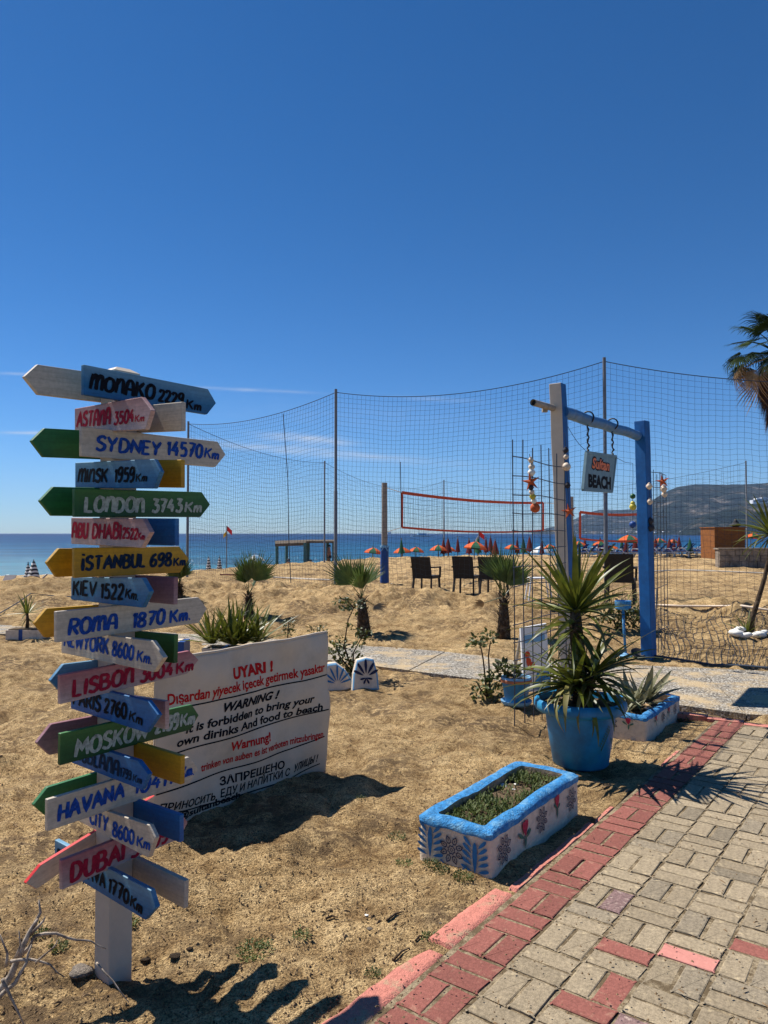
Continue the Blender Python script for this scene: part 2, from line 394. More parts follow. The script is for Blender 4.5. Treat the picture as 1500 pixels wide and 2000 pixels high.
worn('cloth_dark', (.03, .03, .04), .8, .1, 5, 0)
worn('flag_red', (.75, .03, .03), .7, .1, 5, 0)
worn('flag_yellow', (.75, .5, .05), .7, .1, 5, 0)
worn('pad_blue', (.012, .06, .24), .5, .2, 8, .2, .01)
worn('shell', (.62, .5, .38), .5, .25, 40, .3, .003)
worn('starfish_orange', (.50, .10, .03), .8, .3, 60, .5, .003)
worn('float_green', (.02, .09, .03), .4, .2, 20, 0)
worn('float_yellow', (.50, .42, .05), .4, .2, 20, 0)
worn('motif_blue', (.016, .13, .32), .7, .25, 50, 0)
worn('motif_navy', (.012, .018, .06), .7, .25, 50, 0)
worn('motif_red', (.42, .02, .06), .7, .35, 50, 0)
worn('motif_green', (.05, .14, .10), .7, .3, 50, 0)
worn('sign_face', (.13, .22, .26), .5, .12, 12, .1, .002, (.22, .30, .31), .4, 6, (.5, .8))
worn('letter_orange', (.75, .16, .03), .5, .15, 30, 0)
worn('rubber_and_hole_black', (.02, .02, .022), .5, .2, 20, 0)
def mat_leaf(name, base, tip, rough=.42, tr=.12, scale=7, rnd=.28, spec=.45):
    m, nt, b = nodes(name, rough, spec)
    oc = ocoord(nt); c = ramp(nt, noise(nt, oc, scale, 4, .6), [(.3, base), (.7, tip)])
    oi = N(nt, 'ShaderNodeObjectInfo'); mp = N(nt, 'ShaderNodeMapRange'); mp.inputs['To Min'].default_value = 1 - rnd; mp.inputs['To Max'].default_value = 1 + rnd
    nt.links.new(oi.outputs['Random'], mp.inputs['Value'])
    vm = N(nt, 'ShaderNodeVectorMath', operation='SCALE'); nt.links.new(c, vm.inputs[0]); nt.links.new(mp.outputs[0], vm.inputs['Scale'])
    nt.links.new(vm.outputs[0], b.inputs['Base Color'])
    t = N(nt, 'ShaderNodeBsdfTranslucent'); nt.links.new(vm.outputs[0], t.inputs[0])
    ms = N(nt, 'ShaderNodeMixShader'); ms.inputs[0].default_value = tr
    nt.links.new(b.outputs[0], ms.inputs[1]); nt.links.new(t.outputs[0], ms.inputs[2])
    nt.links.new(ms.outputs[0], nt.nodes['Material Output'].inputs[0])
    return m
mat_leaf('leaf_yucca', (.032, .055, .008), (.16, .17, .02), .42, .25)
mat_leaf('leaf_yucca_old', (.16, .15, .035), (.26, .22, .07), .5, .2)
mat_leaf('leaf_palm', (.03, .07, .015), (.085, .12, .025), .45, .25)
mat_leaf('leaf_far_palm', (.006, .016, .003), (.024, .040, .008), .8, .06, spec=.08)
mat_leaf('leaf_dry', (.22, .13, .06), (.36, .24, .12), .8, .15)
mat_leaf('leaf_shrub', (.035, .06, .015), (.11, .12, .025), .5, .22)
mat_leaf('leaf_agave', (.10, .11, .06), (.24, .22, .11), .5, .12)
mat_leaf('leaf_weed', (.045, .075, .015), (.13, .15, .03), .6, .25)
mat_leaf('leaf_moss', (.03, .06, .01), (.11, .13, .025), .7, .2, 30)
MATS['palm_skirt'] = worn('palm_skirt', (.055, .025, .014), .95, .5, 12, .6, .02)
M = MATS
# ================================================================== SETTING
def sheet(name, X, Y, mat, zf=T, kind='structure', extra=0):
    gx, gy = np.meshgrid(X, Y); z = zf(gx, gy)
    n, m_ = len(X), len(Y)
    me = bpy.data.meshes.new(name); co = np.stack([gx.ravel(), gy.ravel(), np.asarray(z, float).ravel()], 1).astype(np.float32)
    i = (np.arange(m_ - 1)[:, None] * n + np.arange(n - 1)[None, :]).ravel()
    q = np.stack([i, i + 1, i + n + 1, i + n], 1).astype(np.int32)
    me.vertices.add(len(co)); me.vertices.foreach_set('co', co.ravel())
    me.loops.add(q.size); me.loops.foreach_set('vertex_index', q.ravel())
    me.polygons.add(len(q)); me.polygons.foreach_set('loop_start', np.arange(0, q.size, 4, dtype=np.int32)); me.polygons.foreach_set('loop_total', np.full(len(q), 4, np.int32))
    me.polygons.foreach_set('use_smooth', np.ones(len(q), bool)); me.materials.append(mat); me.update(); me.validate()
    return tag(link(name, me), kind=kind)
def spread(lo, hi, d0, grow, start=0.0):
    a = [start]; d = d0
    while a[-1] < hi: a.append(a[-1] + d0 + grow * max(abs(a[-1]) - 4.5, 0))
    b = [start]
    while b[-1] > lo: b.append(b[-1] - d0 - grow * max(abs(b[-1]) - 4.5, 0))
    return np.array(b[:0:-1] + a)
Xs = spread(-300, 400, .021, .028)
Ys = [-6.0]
while Ys[-1] < 1.2: Ys.append(Ys[-1] + .3)
while Ys[-1] < 300: Ys.append(Ys[-1] + max(.011, .0052 * Ys[-1]) if Ys[-1] < 25 else Ys[-1] * 1.02)
sheet('sand', Xs, np.array(Ys), M['sand'])

# sea: deep blue far out, turquoise over the shallow sand near the shore
m, nt, b = nodes('sea_water', .16, .1)
v = N(nt, 'ShaderNodeNewGeometry').outputs['Position']
s = N(nt, 'ShaderNodeSeparateXYZ'); nt.links.new(v, s.inputs[0])
mp = N(nt, 'ShaderNodeMapRange'); mp.inputs['From Min'].default_value = 50; mp.inputs['From Max'].default_value = 1500; nt.links.new(s.outputs[1], mp.inputs['Value'])
c = ramp(nt, mp.outputs[0], [(0, (.018, .15, .22)), (.05, (.007, .085, .18)), (.2, (.004, .05, .14)), (1, (.002, .026, .095))])
mpp = N(nt, 'ShaderNodeMapping'); mpp.inputs['Scale'].default_value = (.035, .12, .1); nt.links.new(v, mpp.inputs[0])
n1 = noise(nt, mpp.outputs[0], 1, 8, .62)
c = mixc(nt, 1.0, c, ramp(nt, n1, [(.40, (.62, .68, .74)), (.60, (1.35, 1.28, 1.2))]), 'MULTIPLY')
nt.links.new(c, b.inputs['Base Color'])
mpq = N(nt, 'ShaderNodeMapping'); mpq.inputs['Scale'].default_value = (.5, 1.0, 1); nt.links.new(v, mpq.inputs[0])
bump(nt, b, noise(nt, mpq.outputs[0], 1.3, 8, .68), .9, .35)
df = N(nt, 'ShaderNodeBsdfDiffuse'); gl = N(nt, 'ShaderNodeBsdfGlossy'); gl.inputs['Roughness'].default_value = .28; xs_ = N(nt, 'ShaderNodeMixShader'); xs_.inputs[0].default_value = .13
nt.links.new(c, df.inputs[0]); bn0 = [n for n in nt.nodes if n.type == 'BUMP'][0]; nt.links.new(bn0.outputs[0], gl.inputs['Normal']); nt.links.new(bn0.outputs[0], df.inputs['Normal'])
nt.links.new(df.outputs[0], xs_.inputs[1]); nt.links.new(gl.outputs[0], xs_.inputs[2]); nt.links.new(xs_.outputs[0], nt.nodes['Material Output'].inputs[0])
Xw = np.array([-40000, -8000, -2000, -500, -200, 0, 200, 500, 2000, 8000, 40000.]); Yw = np.array([30, 60, 120, 300, 1000, 4000, 15000, 60000.])
sheet('sea', Xw, Yw, m, lambda x, y: x * 0 - 1.8)
# thin foam line and shallow swash along the shore
m, nt, b = nodes('foam', .7, .2); b.inputs['Base Color'].default_value = (.7, .74, .74, 1)
mb = MB()
pts = []
for i in range(160):
    t = i / 159; px = -60 + 760 * t; 
    lo, hi = 35.0, 120.0
    for _ in range(40):
        mid = (lo + hi) / 2; X_ = (px - 750) / F * mid
        if Ts(X_, mid) > -1.8: lo = mid
        else: hi = mid
    pts.append(((px - 750) / F * lo, lo))
for i in range(159):
    w0 = .35 + .5 * random.random()
    (x0, y0), (x1, y1) = pts[i], pts[i + 1]
    if i % 13 in (5, 6): continue
    mb.add([(x0, y0 + .5, -1.785), (x1, y1 + .5, -1.785), (x1, y1 + .5 + w0, -1.785), (x0, y0 + .5 + w0, -1.785)], [(0, 1, 2, 3)])
tag(mb.build('surf_line', m), kind='stuff')

# hills over the bay
m, nt, b = nodes('hill_scrub', .95, .05)
v = N(nt, 'ShaderNodeNewGeometry').outputs['Position']
c = ramp(nt, noise(nt, v, .012, 8, .7), [(.44, (.009, .017, .013)), (.50, (.018, .028, .020)), (.56, (.055, .055, .046)), (.64, (.20, .17, .14))])
c2 = ramp(nt, noise(nt, v, .05, 6, .75), [(.43, (.3, .34, .3)), (.54, (1.3, 1.26, 1.22))])
nt.links.new(mixc(nt, 1.0, c, c2, 'MULTIPLY'), b.inputs['Base Color']); bump(nt, b, noise(nt, v, .04, 8, .75), 1, 22)
def hill(name, outline, r0, r1, seed, n=260, mrows=70):
    px = np.linspace(outline[0][0], outline[-1][0], n); py = np.interp(px, [a for a, _ in outline], [c for _, c in outline])
    az = (px - 750) / F; rc = (r0 * .45 + r1 * .55)
    H = (1042 - py) / F * rc + CH
    mb = MB()
    for j in range(mrows):
        t = j / (mrows - 1); r = r0 + (r1 - r0) * t
        prof = math.sin(math.pi * min(t / .55 / 1.0, 1) / 2) ** .8 if t < .55 else math.cos(math.pi / 2 * (t - .55) / .45)
        x, y = az * r, np.full(n, r)
        nz = (1 - abs(fbm(x / 420, y / 300, seed, 5)) * 1.15) * .9
        nz2 = fbm(x / 90, y / 90, seed + 9, 4)
        z = -6 + (H + 6) * prof * (1 - (1 - nz) * (1 - prof ** 3) * .9) + nz2 * 26 * prof * np.clip(H / 120, 0, 1) * (1 - .75 * prof ** 6)
        mb.v += [(float(a), float(bb), float(cc)) for a, bb, cc in zip(x, y, z)]
    for j in range(mrows - 1):
        for i in range(n - 1):
            k = j * n + i; mb.f.append((k, k + 1, k + n + 1, k + n)); mb.m.append(0)
    return tag(mb.build(name, m, smooth=False, recalc=False), kind='structure')
hill('hill', [(1040, 1041), (1070, 1031), (1085, 1028), (1100, 1023), (1125, 1013), (1150, 1002), (1172, 996), (1200, 997), (1240, 996), (1290, 1003), (1340, 1020), (1400, 1041)], 3300, 4600, 51, 150, 45)
hill('headland', [(1232, 1041), (1245, 1008), (1262, 988), (1280, 974), (1300, 961), (1325, 952), (1360, 948), (1400, 949), (1440, 947), (1500, 945), (1700, 930), (1950, 900), (2400, 880), (2900, 930)], 1900, 3300, 61, 330, 80)
hill('hill_spur', [(1325, 1041), (1345, 1025), (1370, 1008), (1405, 1000), (1440, 990), (1470, 984), (1520, 976), (1700, 960), (2200, 960)], 1500, 1850, 71, 200, 40)

# haze: even thin air over the whole bay
hm = bpy.data.materials.new('haze'); hm.use_nodes = True; hn = hm.node_tree; hn.nodes.clear()
vo = hn.nodes.new('ShaderNodeVolumePrincipled'); ho = hn.nodes.new('ShaderNodeOutputMaterial'); hn.links.new(vo.outputs[0], ho.inputs['Volume'])
vo.inputs['Color'].default_value = (.45, .66, 1, 1); vo.inputs['Density'].default_value = .00008
mb = MB(); mb.box((0, 2740, 178), (14000, 5520, 364)); tag(mb.build('haze', hm), kind='stuff')
# ------------------------------------------------------------------ pebble concrete path
def poly_sheet(name, pts, z, mat, thick=.05, parent=None):
    mb = MB(); mb.prism([(p[0], p[1]) for p in pts], Vector((0, 0, z)), Vector((1, 0, 0)), Vector((0, 1, 0)), Vector((0, 0, 1)), thick)
    return mb.build(name, mat, parent)
path = tag(bpy.data.objects.new('path', None), kind='structure'); COL.objects.link(path)
xs = [-14, -10.6, -8.0, -5.6, -3.4, -1.5, .3, 1.9, 3.3, 4.6, 6, 8, 11, 14]
for i in range(len(xs) - 1):
    a, c_ = xs[i] + .006, xs[i + 1] - .006
    # slab joints are slightly skewed across the path
    sk = .55
    P = lambda x, far: (x + (sk if far else 0), lerp_pts(PATH_FAR if far else PATH_NEAR, x + (sk if far else 0)))
    poly_sheet('slab', [P(a, 0), P(c_, 0), P(c_, 1), P(a, 1)], .006 + .003 * (i % 2), M['pebble_path'], .06, path)
# ------------------------------------------------------------------ block paving
paving = tag(bpy.data.objects.new('paving', None), kind='structure'); COL.objects.link(paving)
BL = .212
mb = MB()
o = BAND_L0 + Vector((0, 0, 0))
def PU(u, v, z=0): return o + EA * u + EB * v + Vector((0, 0, z))
mb.add([PU(-7, -.02, .0195), PU(PAVE_END + .1, -.02, .0195), PU(PAVE_END + .1, 7, .0195), PU(-7, 7, .0195)], [(0, 1, 2, 3)])
mb.build('bedding', M['bedding_sand'], paving, recalc=False)
# bedding is a sheet with its own fill in the joints: sand crumbs over it
def paver_mesh(name, mat, seed):
    rr = random.Random(seed); L, W = BL / 2 - .0014, BL / 4 - .0012; h = .034; c_ = .003
    def ring(dx, dy, z, cut):
        p = []
        for sx, sy in ((-1, -1), (1, -1), (1, 1), (-1, 1)):
            cx = cut * (2.4 if rr.random() < .12 else 1)
            p += [(sx * (dx - (cx if (sx * sy > 0) else 0)), sy * (dy - (0 if (sx * sy > 0) else cx)), z), (sx * (dx - (0 if (sx * sy > 0) else cx)), sy * (dy - (cx if (sx * sy > 0) else 0)), z)]
        return p
    st = rr.getstate(); r0 = ring(L, W, -.03, .006); rr.setstate(st); r1 = ring(L, W, h - c_ * .7, .006); rr.setstate(st); r2 = ring(L - c_, W - c_, h, .007)
    j = lambda p: [(x + rr.uniform(-.0012, .0012), y + rr.uniform(-.0012, .0012), z + rr.uniform(-.0008, .0008)) for x, y, z in p]
    r1, r2 = j(r1), j(r2)
    fs = [tuple(range(16, 24))]
    for i in range(8):
        k = (i + 1) % 8; fs += [(i, k, k + 8, i + 8), (i + 8, k + 8, k + 16, i + 16)]
    b_ = MB(); b_.add(r0 + r1 + r2, fs); me = b_.mesh(name, mat)
    bm = bmesh.new(); bm.from_mesh(me); bmesh.ops.recalc_face_normals(bm, faces=bm.faces); bm.to_mesh(me); bm.free()
    return me
PV = {k: [paver_mesh('paver_' + k, M['paver_' + k], 10 + i) for i in range(4)] for k in ('tan', 'grey', 'red', 'mauve', 'pink')}
# odd stones laid among the tan ones, by their place in the photograph's ground plane
odd = {}
for (px, py, k) in [(1155, 1772, 'red0'), (1207, 1787, 'mauve'), (1150, 1770, 'grey0'), (1222, 1848, 'red'), (1198, 1912, 'red'), (1146, 1955, 'red'), (1210, 1975, 'mauve'),
                    (1366, 1880, 'pink'), (1358, 1912, 'grey'), (1484, 1857, 'red'), (1482, 1886, 'grey'), (1448, 1925, 'grey'), (1352, 1805, 'grey'), (1165, 1767, 'mauve')]:
    g = G(px, py, .034); u, v_ = (g - o).dot(EA), (g - o).dot(EB); odd[(u, v_)] = k.rstrip('0')
plist = []
for iu in range(-26, 60):
    u0 = iu * BL + .05
    if u0 > PAVE_END - .1: break
    for iv in range(0, 32):
        v0 = iv * BL + (0 if iv == 0 else .004)
        lying = (iu + iv) % 2 == 0
        for k in (0, 1):
            if lying: cu, cv, al = u0 + BL * (.25 + .5 * k), v0 + BL / 2, 'v'
            else: cu, cv, al = u0 + BL / 2, v0 + BL * (.25 + .5 * k), 'u'
            plist.append((cu, cv, al, iv == 0))
info = []
for (cu, cv, al, band) in plist:
    p = PU(cu, cv, .034)
    if p.y < -4: continue
    kind = 'red' if band else 'tan'
    if not band:
        for (a, c_), k in odd.items():
            if abs(a - cu) < (BL / 4 if al == 'v' else BL / 2) and abs(c_ - cv) < (BL / 2 if al == 'v' else BL / 4): kind = k
        if kind == 'tan' and random.random() < .07: kind = 'grey'
    d = p - Vector((0, 0, CH)); vis = False; size = 0
    if p.y > .5:
        c_, s_ = math.cos(PITCH), math.sin(PITCH); yc = d.y * c_ + d.z * s_; zc = d.z * c_ - d.y * s_
        if yc > 0:
            sx, sy = 750 + F * d.x / yc, 1000 - F * zc / yc; vis = -80 < sx < 1580 and sy < 2080; size = 1 / p.y ** 2 * abs(d.z) / p.y
    info.append((size if vis else size * .001, p, al, kind))
info.sort(key=lambda t: -t[0])
rest = MB(); rest_m = ['tan', 'grey', 'red', 'mauve', 'pink']
for n_, (sz, p, al, kind) in enumerate(info):
    me = PV[kind][random.randrange(4)]
    rz = math.atan2(EA.y, EA.x) + (math.pi / 2 if al == 'v' else 0) + random.gauss(0, .012) + (math.pi if random.random() < .5 else 0)
    tl = Euler((random.gauss(0, .006), random.gauss(0, .006), rz)).to_matrix().to_4x4()
    Mx = Matrix.Translation((p.x + random.gauss(0, .0012), p.y + random.gauss(0, .0012), random.gauss(0, .0015) - .010)) @ tl
    if n_ < 299: link('paver', me, paving, Mx)
    else: rest.add([Mx @ v.co for v in me.vertices], [tuple(f.vertices) for f in me.polygons], rest_m.index(kind))
tag(rest.build('outer_pavers', [M['paver_' + k] for k in rest_m], paving, recalc=False), kind='stuff')
# pink border row across the far end of the block paving
for i in range(24):
    cv = -.25 + i * .3
    b_ = MB(); b_.box((0, 0, .0), (.285, .1, .07)); me = b_.mesh('border', M['kerb_pink'])
    ang = math.atan2(EB.y, EB.x) + .11
    link('border_block', me, paving, Matrix.Translation(PU(PAVE_END + .10 - i * .03, cv, -.006)) @ Matrix.Rotation(ang, 4, 'Z'))
# pink painted kerb, broken near the bottom and narrow past the planter
kerb = tag(bpy.data.objects.new('kerb', None), kind='structure'); COL.objects.link(kerb)
def kerb_piece(u0, u1, wf, h=.026, seed=0, n=40, top=None):
    mb = MB(); m_ = 7
    for i in range(n + 1):
        t = i / n; u = u0 + (u1 - u0) * t; w = wf(t); 
        for j in range(m_ + 1):
            q = j / m_; v_ = -.018 - w * q
            ex = .012 * (vnoise([u * 14.], [seed + 3.1])[0] if j == m_ else 0) + (.006 * vnoise([u * 30.], [seed + .5])[0] if j == 0 else 0)
            edge = min(q, 1 - q) * m_; z = h - (.012 if edge < .5 else 0) + .010 * fbm(np.array([u * 9.]), np.array([v_ * 9. + seed]))[0]
            if i in (0, n): z -= .02
            mb.v.append(tuple(PU(u + .01 * vnoise([v_ * 30.], [seed + i * 9.])[0] * (i in (0, n)), v_ - ex * 2, z)))
    W_ = m_ + 1
    for i in range(n):
        for j in range(m_): k = i * W_ + j; mb.f.append((k, k + 1, k + W_ + 1, k + W_)); mb.m.append(0)
    # sides
    rim = [j for j in range(W_)] + [i * W_ + m_ for i in range(1, n + 1)] + [n * W_ + j for j in range(m_ - 1, -1, -1)] + [i * W_ for i in range(n - 1, 0, -1)]
    b0 = len(mb.v); mb.v += [(mb.v[k][0], mb.v[k][1], -.06) for k in rim]
    for a in range(len(rim)): mb.f.append((rim[a], rim[(a + 1) % len(rim)], b0 + (a + 1) % len(rim), b0 + a)); mb.m.append(0)
    return mb.build('kerb_length', M['kerb_pink'], kerb, smooth=True, auto=45)
def uof(px, py): return (G(px, py, .03) - o).dot(EA)
kerb_piece(-3.2, uof(880, 1859), lambda t: .115 - (.05 * max(0, t - .9) * 10) , seed=1, n=70)
kerb_piece(uof(900, 1857), uof(1015, 1745), lambda t: .125 - .02 * t, seed=2)
kerb_piece(uof(1018, 1742), uof(1155, 1602), lambda t: .055 - .012 * t, .024, seed=4)
kerb_piece(uof(1160, 1598), uof(1190, 1570), lambda t: .03, .024, seed=5, n=12)
kerb_piece(uof(1290, 1490), uof(1330, 1462), lambda t: .03, .022, seed=6, n=12)
# ================================================================== LETTERING
def cr(pts, n=6):
    out = []; P = [pts[0]] + list(pts) + [pts[-1]]
    for i in range(1, len(P) - 2):
        for k in range(n):
            t = k / n; a = []
            for d in (0, 1):
                p0, p1, p2, p3 = P[i - 1][d], P[i][d], P[i + 1][d], P[i + 2][d]
                a.append(.5 * (2 * p1 + (p2 - p0) * t + (2 * p0 - 5 * p1 + 4 * p2 - p3) * t * t + (3 * p1 - p0 - 3 * p2 + p3) * t ** 3))
            out.append(tuple(a))
    out.append(pts[-1]); return out
S = 's'
GL = {
 'A': (.72, [[(0, 0), (.36, 1), (.72, 0)], [(.13, .36), (.6, .36)]]),
 'B': (.6, [[(.02, 0), (.02, 1)], [S, (0, 1), (.38, .97), (.5, .78), (.36, .57), (.04, .54)], [S, (.04, .54), (.46, .5), (.6, .27), (.44, .03), (0, 0)]]),
 'C': (.6, [[S, (.58, .84), (.38, 1), (.12, .86), (0, .5), (.12, .13), (.38, 0), (.58, .16)]]),
 'D': (.62, [[(.02, 0), (.02, 1)], [S, (0, 1), (.42, .92), (.62, .5), (.42, .08), (0, 0)]]),
 'E': (.52, [[(.52, 1), (.02, 1), (.02, 0), (.52, 0)], [(.02, .52), (.42, .52)]]),
 'H': (.62, [[(.02, 0), (.02, 1)], [(.6, 0), (.6, 1)], [(.02, .5), (.6, .5)]]),
 'I': (.08, [[(.04, 0), (.04, 1)]]),
 'İ': (.1, [[(.04, 0), (.04, .86)], [(.04, 1.12), (.05, 1.2)]]),
 'K': (.6, [[(.02, 0), (.02, 1)], [(.58, 1), (.06, .46)], [(.2, .58), (.6, 0)]]),
 'L': (.5, [[(.02, 1), (.02, 0), (.5, 0)]]),
 'M': (.8, [[(0, 0), (.1, 1), (.4, .3), (.7, 1), (.8, 0)]]),
 'N': (.64, [[(.02, 0), (.02, 1), (.62, 0), (.62, 1)]]),
 'n': (.58, [[(.02, 0), (.06, 1)], [S, (.06, .62), (.28, .96), (.5, .9), (.54, .5), (.56, 0)]]),
 'm': (.86, [[(0, 0), (.06, 1)], [S, (.06, .62), (.24, .97), (.4, .9), (.42, .5), (.42, 0)], [S, (.44, .62), (.62, .97), (.8, .9), (.83, .5), (.84, 0)]]),
 'μ': (.62, [[(0, 0), (.03, .6)], [S, (.03, .36), (.16, .58), (.29, .52), (.3, 0)], [S, (.31, .36), (.45, .58), (.59, .5), (.6, 0)]]),
 'a': (.66, [[S, (.0, 0), (.06, .6), (.22, 1), (.5, .96), (.6, .5), (.62, 0)], [(.08, .42), (.6, .42)]]),
 'O': (.66, [[S, (.33, 1), (.08, .84), (0, .5), (.08, .14), (.33, 0), (.58, .14), (.66, .5), (.58, .86), (.33, 1), (.2, .96)]]),
 'R': (.6, [[(.02, 0), (.02, 1)], [S, (0, 1), (.42, .96), (.56, .76), (.4, .52), (.06, .48)], [(.22, .48), (.6, 0)]]),
 'P': (.56, [[(.02, 0), (.02, 1)], [S, (0, 1), (.42, .96), (.56, .74), (.4, .5), (.04, .46)]]),
 'S': (.56, [[S, (.54, .86), (.34, 1), (.1, .88), (.08, .66), (.3, .52), (.52, .38), (.52, .14), (.28, 0), (0, .12)]]),
 'T': (.62, [[(0, 1), (.62, 1)], [(.31, 1), (.31, 0)]]),
 'U': (.6, [[S, (.02, 1), (.02, .4), (.14, .05), (.34, 0), (.54, .12), (.58, .5), (.58, 1)]]),
 'V': (.66, [[(0, 1), (.32, 0), (.66, 1)]]),
 'W': (.9, [[(0, 1), (.2, 0), (.45, .8), (.68, 0), (.9, 1)]]),
 'X': (.6, [[(0, 1), (.6, 0)], [(.6, 1), (0, 0)]]),
 'Y': (.62, [[(0, 1), (.3, .48), (.62, 1)], [(.3, .48), (.24, 0)]]),
 '0': (.5, [[S, (.25, 1), (.05, .82), (0, .5), (.05, .16), (.25, 0), (.45, .16), (.5, .5), (.45, .84), (.25, 1), (.16, .96)]]),
 '1': (.2, [[(0, .8), (.16, 1), (.16, 0)]]),
 '2': (.5, [[S, (.02, .8), (.14, .98), (.38, .96), (.46, .74), (.34, .46), (.02, .02)], [(.0, .0), (.52, .04)]]),
 '3': (.5, [[(.04, 1), (.46, .98), (.2, .58)], [S, (.2, .58), (.46, .5), (.5, .22), (.3, 0), (0, .1)]]),
 '4': (.54, [[(.34, 1), (0, .34), (.54, .34)], [(.38, .6), (.38, 0)]]),
 '5': (.5, [[(.48, 1), (.1, 1), (.06, .58)], [S, (.06, .56), (.34, .62), (.5, .36), (.38, .06), (.02, .04)]]),
 '6': (.5, [[S, (.42, 1), (.14, .8), (0, .42), (.08, .08), (.3, 0), (.48, .18), (.44, .46), (.22, .54), (.04, .34)]]),
 '7': (.5, [[(0, 1), (.5, 1), (.18, 0)], [(.12, .5), (.44, .5)]]),
 '8': (.5, [[S, (.25, .55), (.06, .7), (.1, .95), (.28, 1), (.44, .88), (.4, .68), (.25, .55), (.04, .34), (.04, .1), (.25, 0), (.46, .1), (.46, .36), (.25, .55)]]),
 '9': (.5, [[S, (.44, .7), (.28, .5), (.06, .56), (.02, .82), (.2, 1), (.42, .94), (.46, .6), (.4, .2), (.2, 0), (.04, .04)]]),
 '.': (.08, [[(.02, .02), (.07, .06)]]), ' ': (.3, []),
}
def stroke_text(mb, txt, o, eu, ev, en, length, h, wt=.15, slant=.08, seed=0, mi=0, lift=.0016):
    rr = random.Random(seed + len(txt)); gap = .2
    tw = sum(GL[c][0] + gap for c in txt) - gap; kx = length / tw
    x = 0; layer = 0
    for c in txt:
        w, sts = GL[c]; jy, js, jr = rr.uniform(-.03, .03), rr.uniform(.95, 1.05), rr.uniform(-.03, .05)
        for st in sts:
            p = cr(st[1:]) if st[0] == S else [st[0]] + [q for a, b_ in zip(st, st[1:]) for q in ((a[0] * .67 + b_[0] * .33, a[1] * .67 + b_[1] * .33), (a[0] * .33 + b_[0] * .67, a[1] * .33 + b_[1] * .67), b_)]
            q = [((x + a + b_ * (slant + jr)) * kx, (b_ * js + jy) * h) for a, b_ in p]
            layer += 1; n = len(q); L, Rr = [], []
            for i in range(n):
                a, b_ = q[max(i - 1, 0)], q[min(i + 1, n - 1)]
                tx, ty = b_[0] - a[0], b_[1] - a[1]; l = math.hypot(tx, ty) or 1; tx /= l; ty /= l
                # flat-brush weight: verticals heavier than horizontals
                ww = wt * h * (.38 + .17 * abs(ty)) * (1 + rr.uniform(-.1, .1)) * (1.0 if 0 < i < n - 1 else .7)
                ex = (-.35 * ww if i == 0 else .35 * ww if i == n - 1 else 0)
                cx, cy = q[i][0] + tx * ex, q[i][1] + ty * ex
                L.append((cx - ty * ww, cy + tx * ww)); Rr.append((cx + ty * ww, cy - tx * ww))
            lf = lift + layer * .00006
            vs = [o + eu * a + ev * b_ + en * lf for a, b_ in L + Rr]
            mb.add(vs, [(n + i, n + i + 1, i + 1, i) for i in range(n - 1)], mi)
        x += w + gap
_fc = {}; CAPH = 1.0
def font_pts(txt, offset=.012, shear=0.0, res=3):
    k = (txt, offset, shear)
    if k in _fc: return _fc[k]
    cu = bpy.data.curves.new('t', 'FONT'); cu.body = txt; cu.offset = offset; cu.resolution_u = res; cu.shear = shear; cu.size = 1; cap = .73
    ob = bpy.data.objects.new('t', cu); COL.objects.link(ob)
    bpy.context.view_layer.update(); dg = bpy.context.evaluated_depsgraph_get(); me = bpy.data.meshes.new_from_object(ob.evaluated_get(dg))
    vs = [(v.co.x, v.co.y) for v in me.vertices]; fs = [tuple(p.vertices) for p in me.polygons]
    bpy.data.objects.remove(ob); bpy.data.curves.remove(cu); bpy.data.meshes.remove(me)
    x0, x1 = min(a for a, b_ in vs), max(a for a, b_ in vs)
    r = ([((a - x0) / (x1 - x0), b_ / CAPH) for a, b_ in vs], fs); _fc[k] = r; return r

CAPH = max(b_ for a, b_ in font_pts('H', 0)[0]); _fc.clear()

# ================================================================== SIGNPOST
def zdir(az): return Vector((math.sin(az), math.cos(az), 0))
AA, AB = R(37.5), R(-51.5)
dA, dB = zdir(AA), zdir(AB)                      # dA: along the right-hand face, dB: along the left-hand face (away from camera)
Fc = G(212, 1905); S_ = .1
nA = Vector((dA.y, -dA.x, 0)); nB = Vector((-dB.y * -1, dB.x * -1, 0)); nB = -Vector((dB.y, -dB.x, 0))
if nA.dot(Fc) > 0: nA = -nA
if nB.dot(Fc) > 0: nB = -nB
post = thing('signpost', 'white square post stacked with painted wooden city distance boards', 'signpost', (Fc.x, Fc.y, 0))
PO = Vector((Fc.x, Fc.y, 0)); UP = Vector((0, 0, 1)); TH = .019
def local(v): return v - PO
cen = Fc + dA * S_ / 2 + dB * S_ / 2
mb = MB()
rot = Matrix((dA, dB, UP)).transposed()
mb.box(local(cen) + Vector((0, 0, 1.095)), (S_, S_, 2.34), rot)
pm = mb.build('post', M['post_white'], post)
bv = pm.modifiers.new('bevel', 'BEVEL'); bv.width = .004; bv.segments = 2
mb = MB(); c0 = local(cen) + Vector((0, 0, 2.265))
h_ = S_ / 2 + .006
vs = [c0 + dA * x * h_ + dB * y * h_ + UP * z for z in (0, .012) for x, y in ((-1, -1), (1, -1), (1, 1), (-1, 1))] + [c0 + dA * x * h_ * .5 + dB * y * h_ * .5 + UP * .03 for x, y in ((-1, -1), (1, -1), (1, 1), (-1, 1))]
mb.add(vs, [(0, 3, 2, 1), (0, 1, 5, 4), (1, 2, 6, 5), (2, 3, 7, 6), (3, 0, 4, 7), (4, 5, 9, 8), (5, 6, 10, 9), (6, 7, 11, 10), (7, 4, 8, 11), (8, 9, 10, 11)])
mb.build('cap', M['post_white'], post)
BK = 0
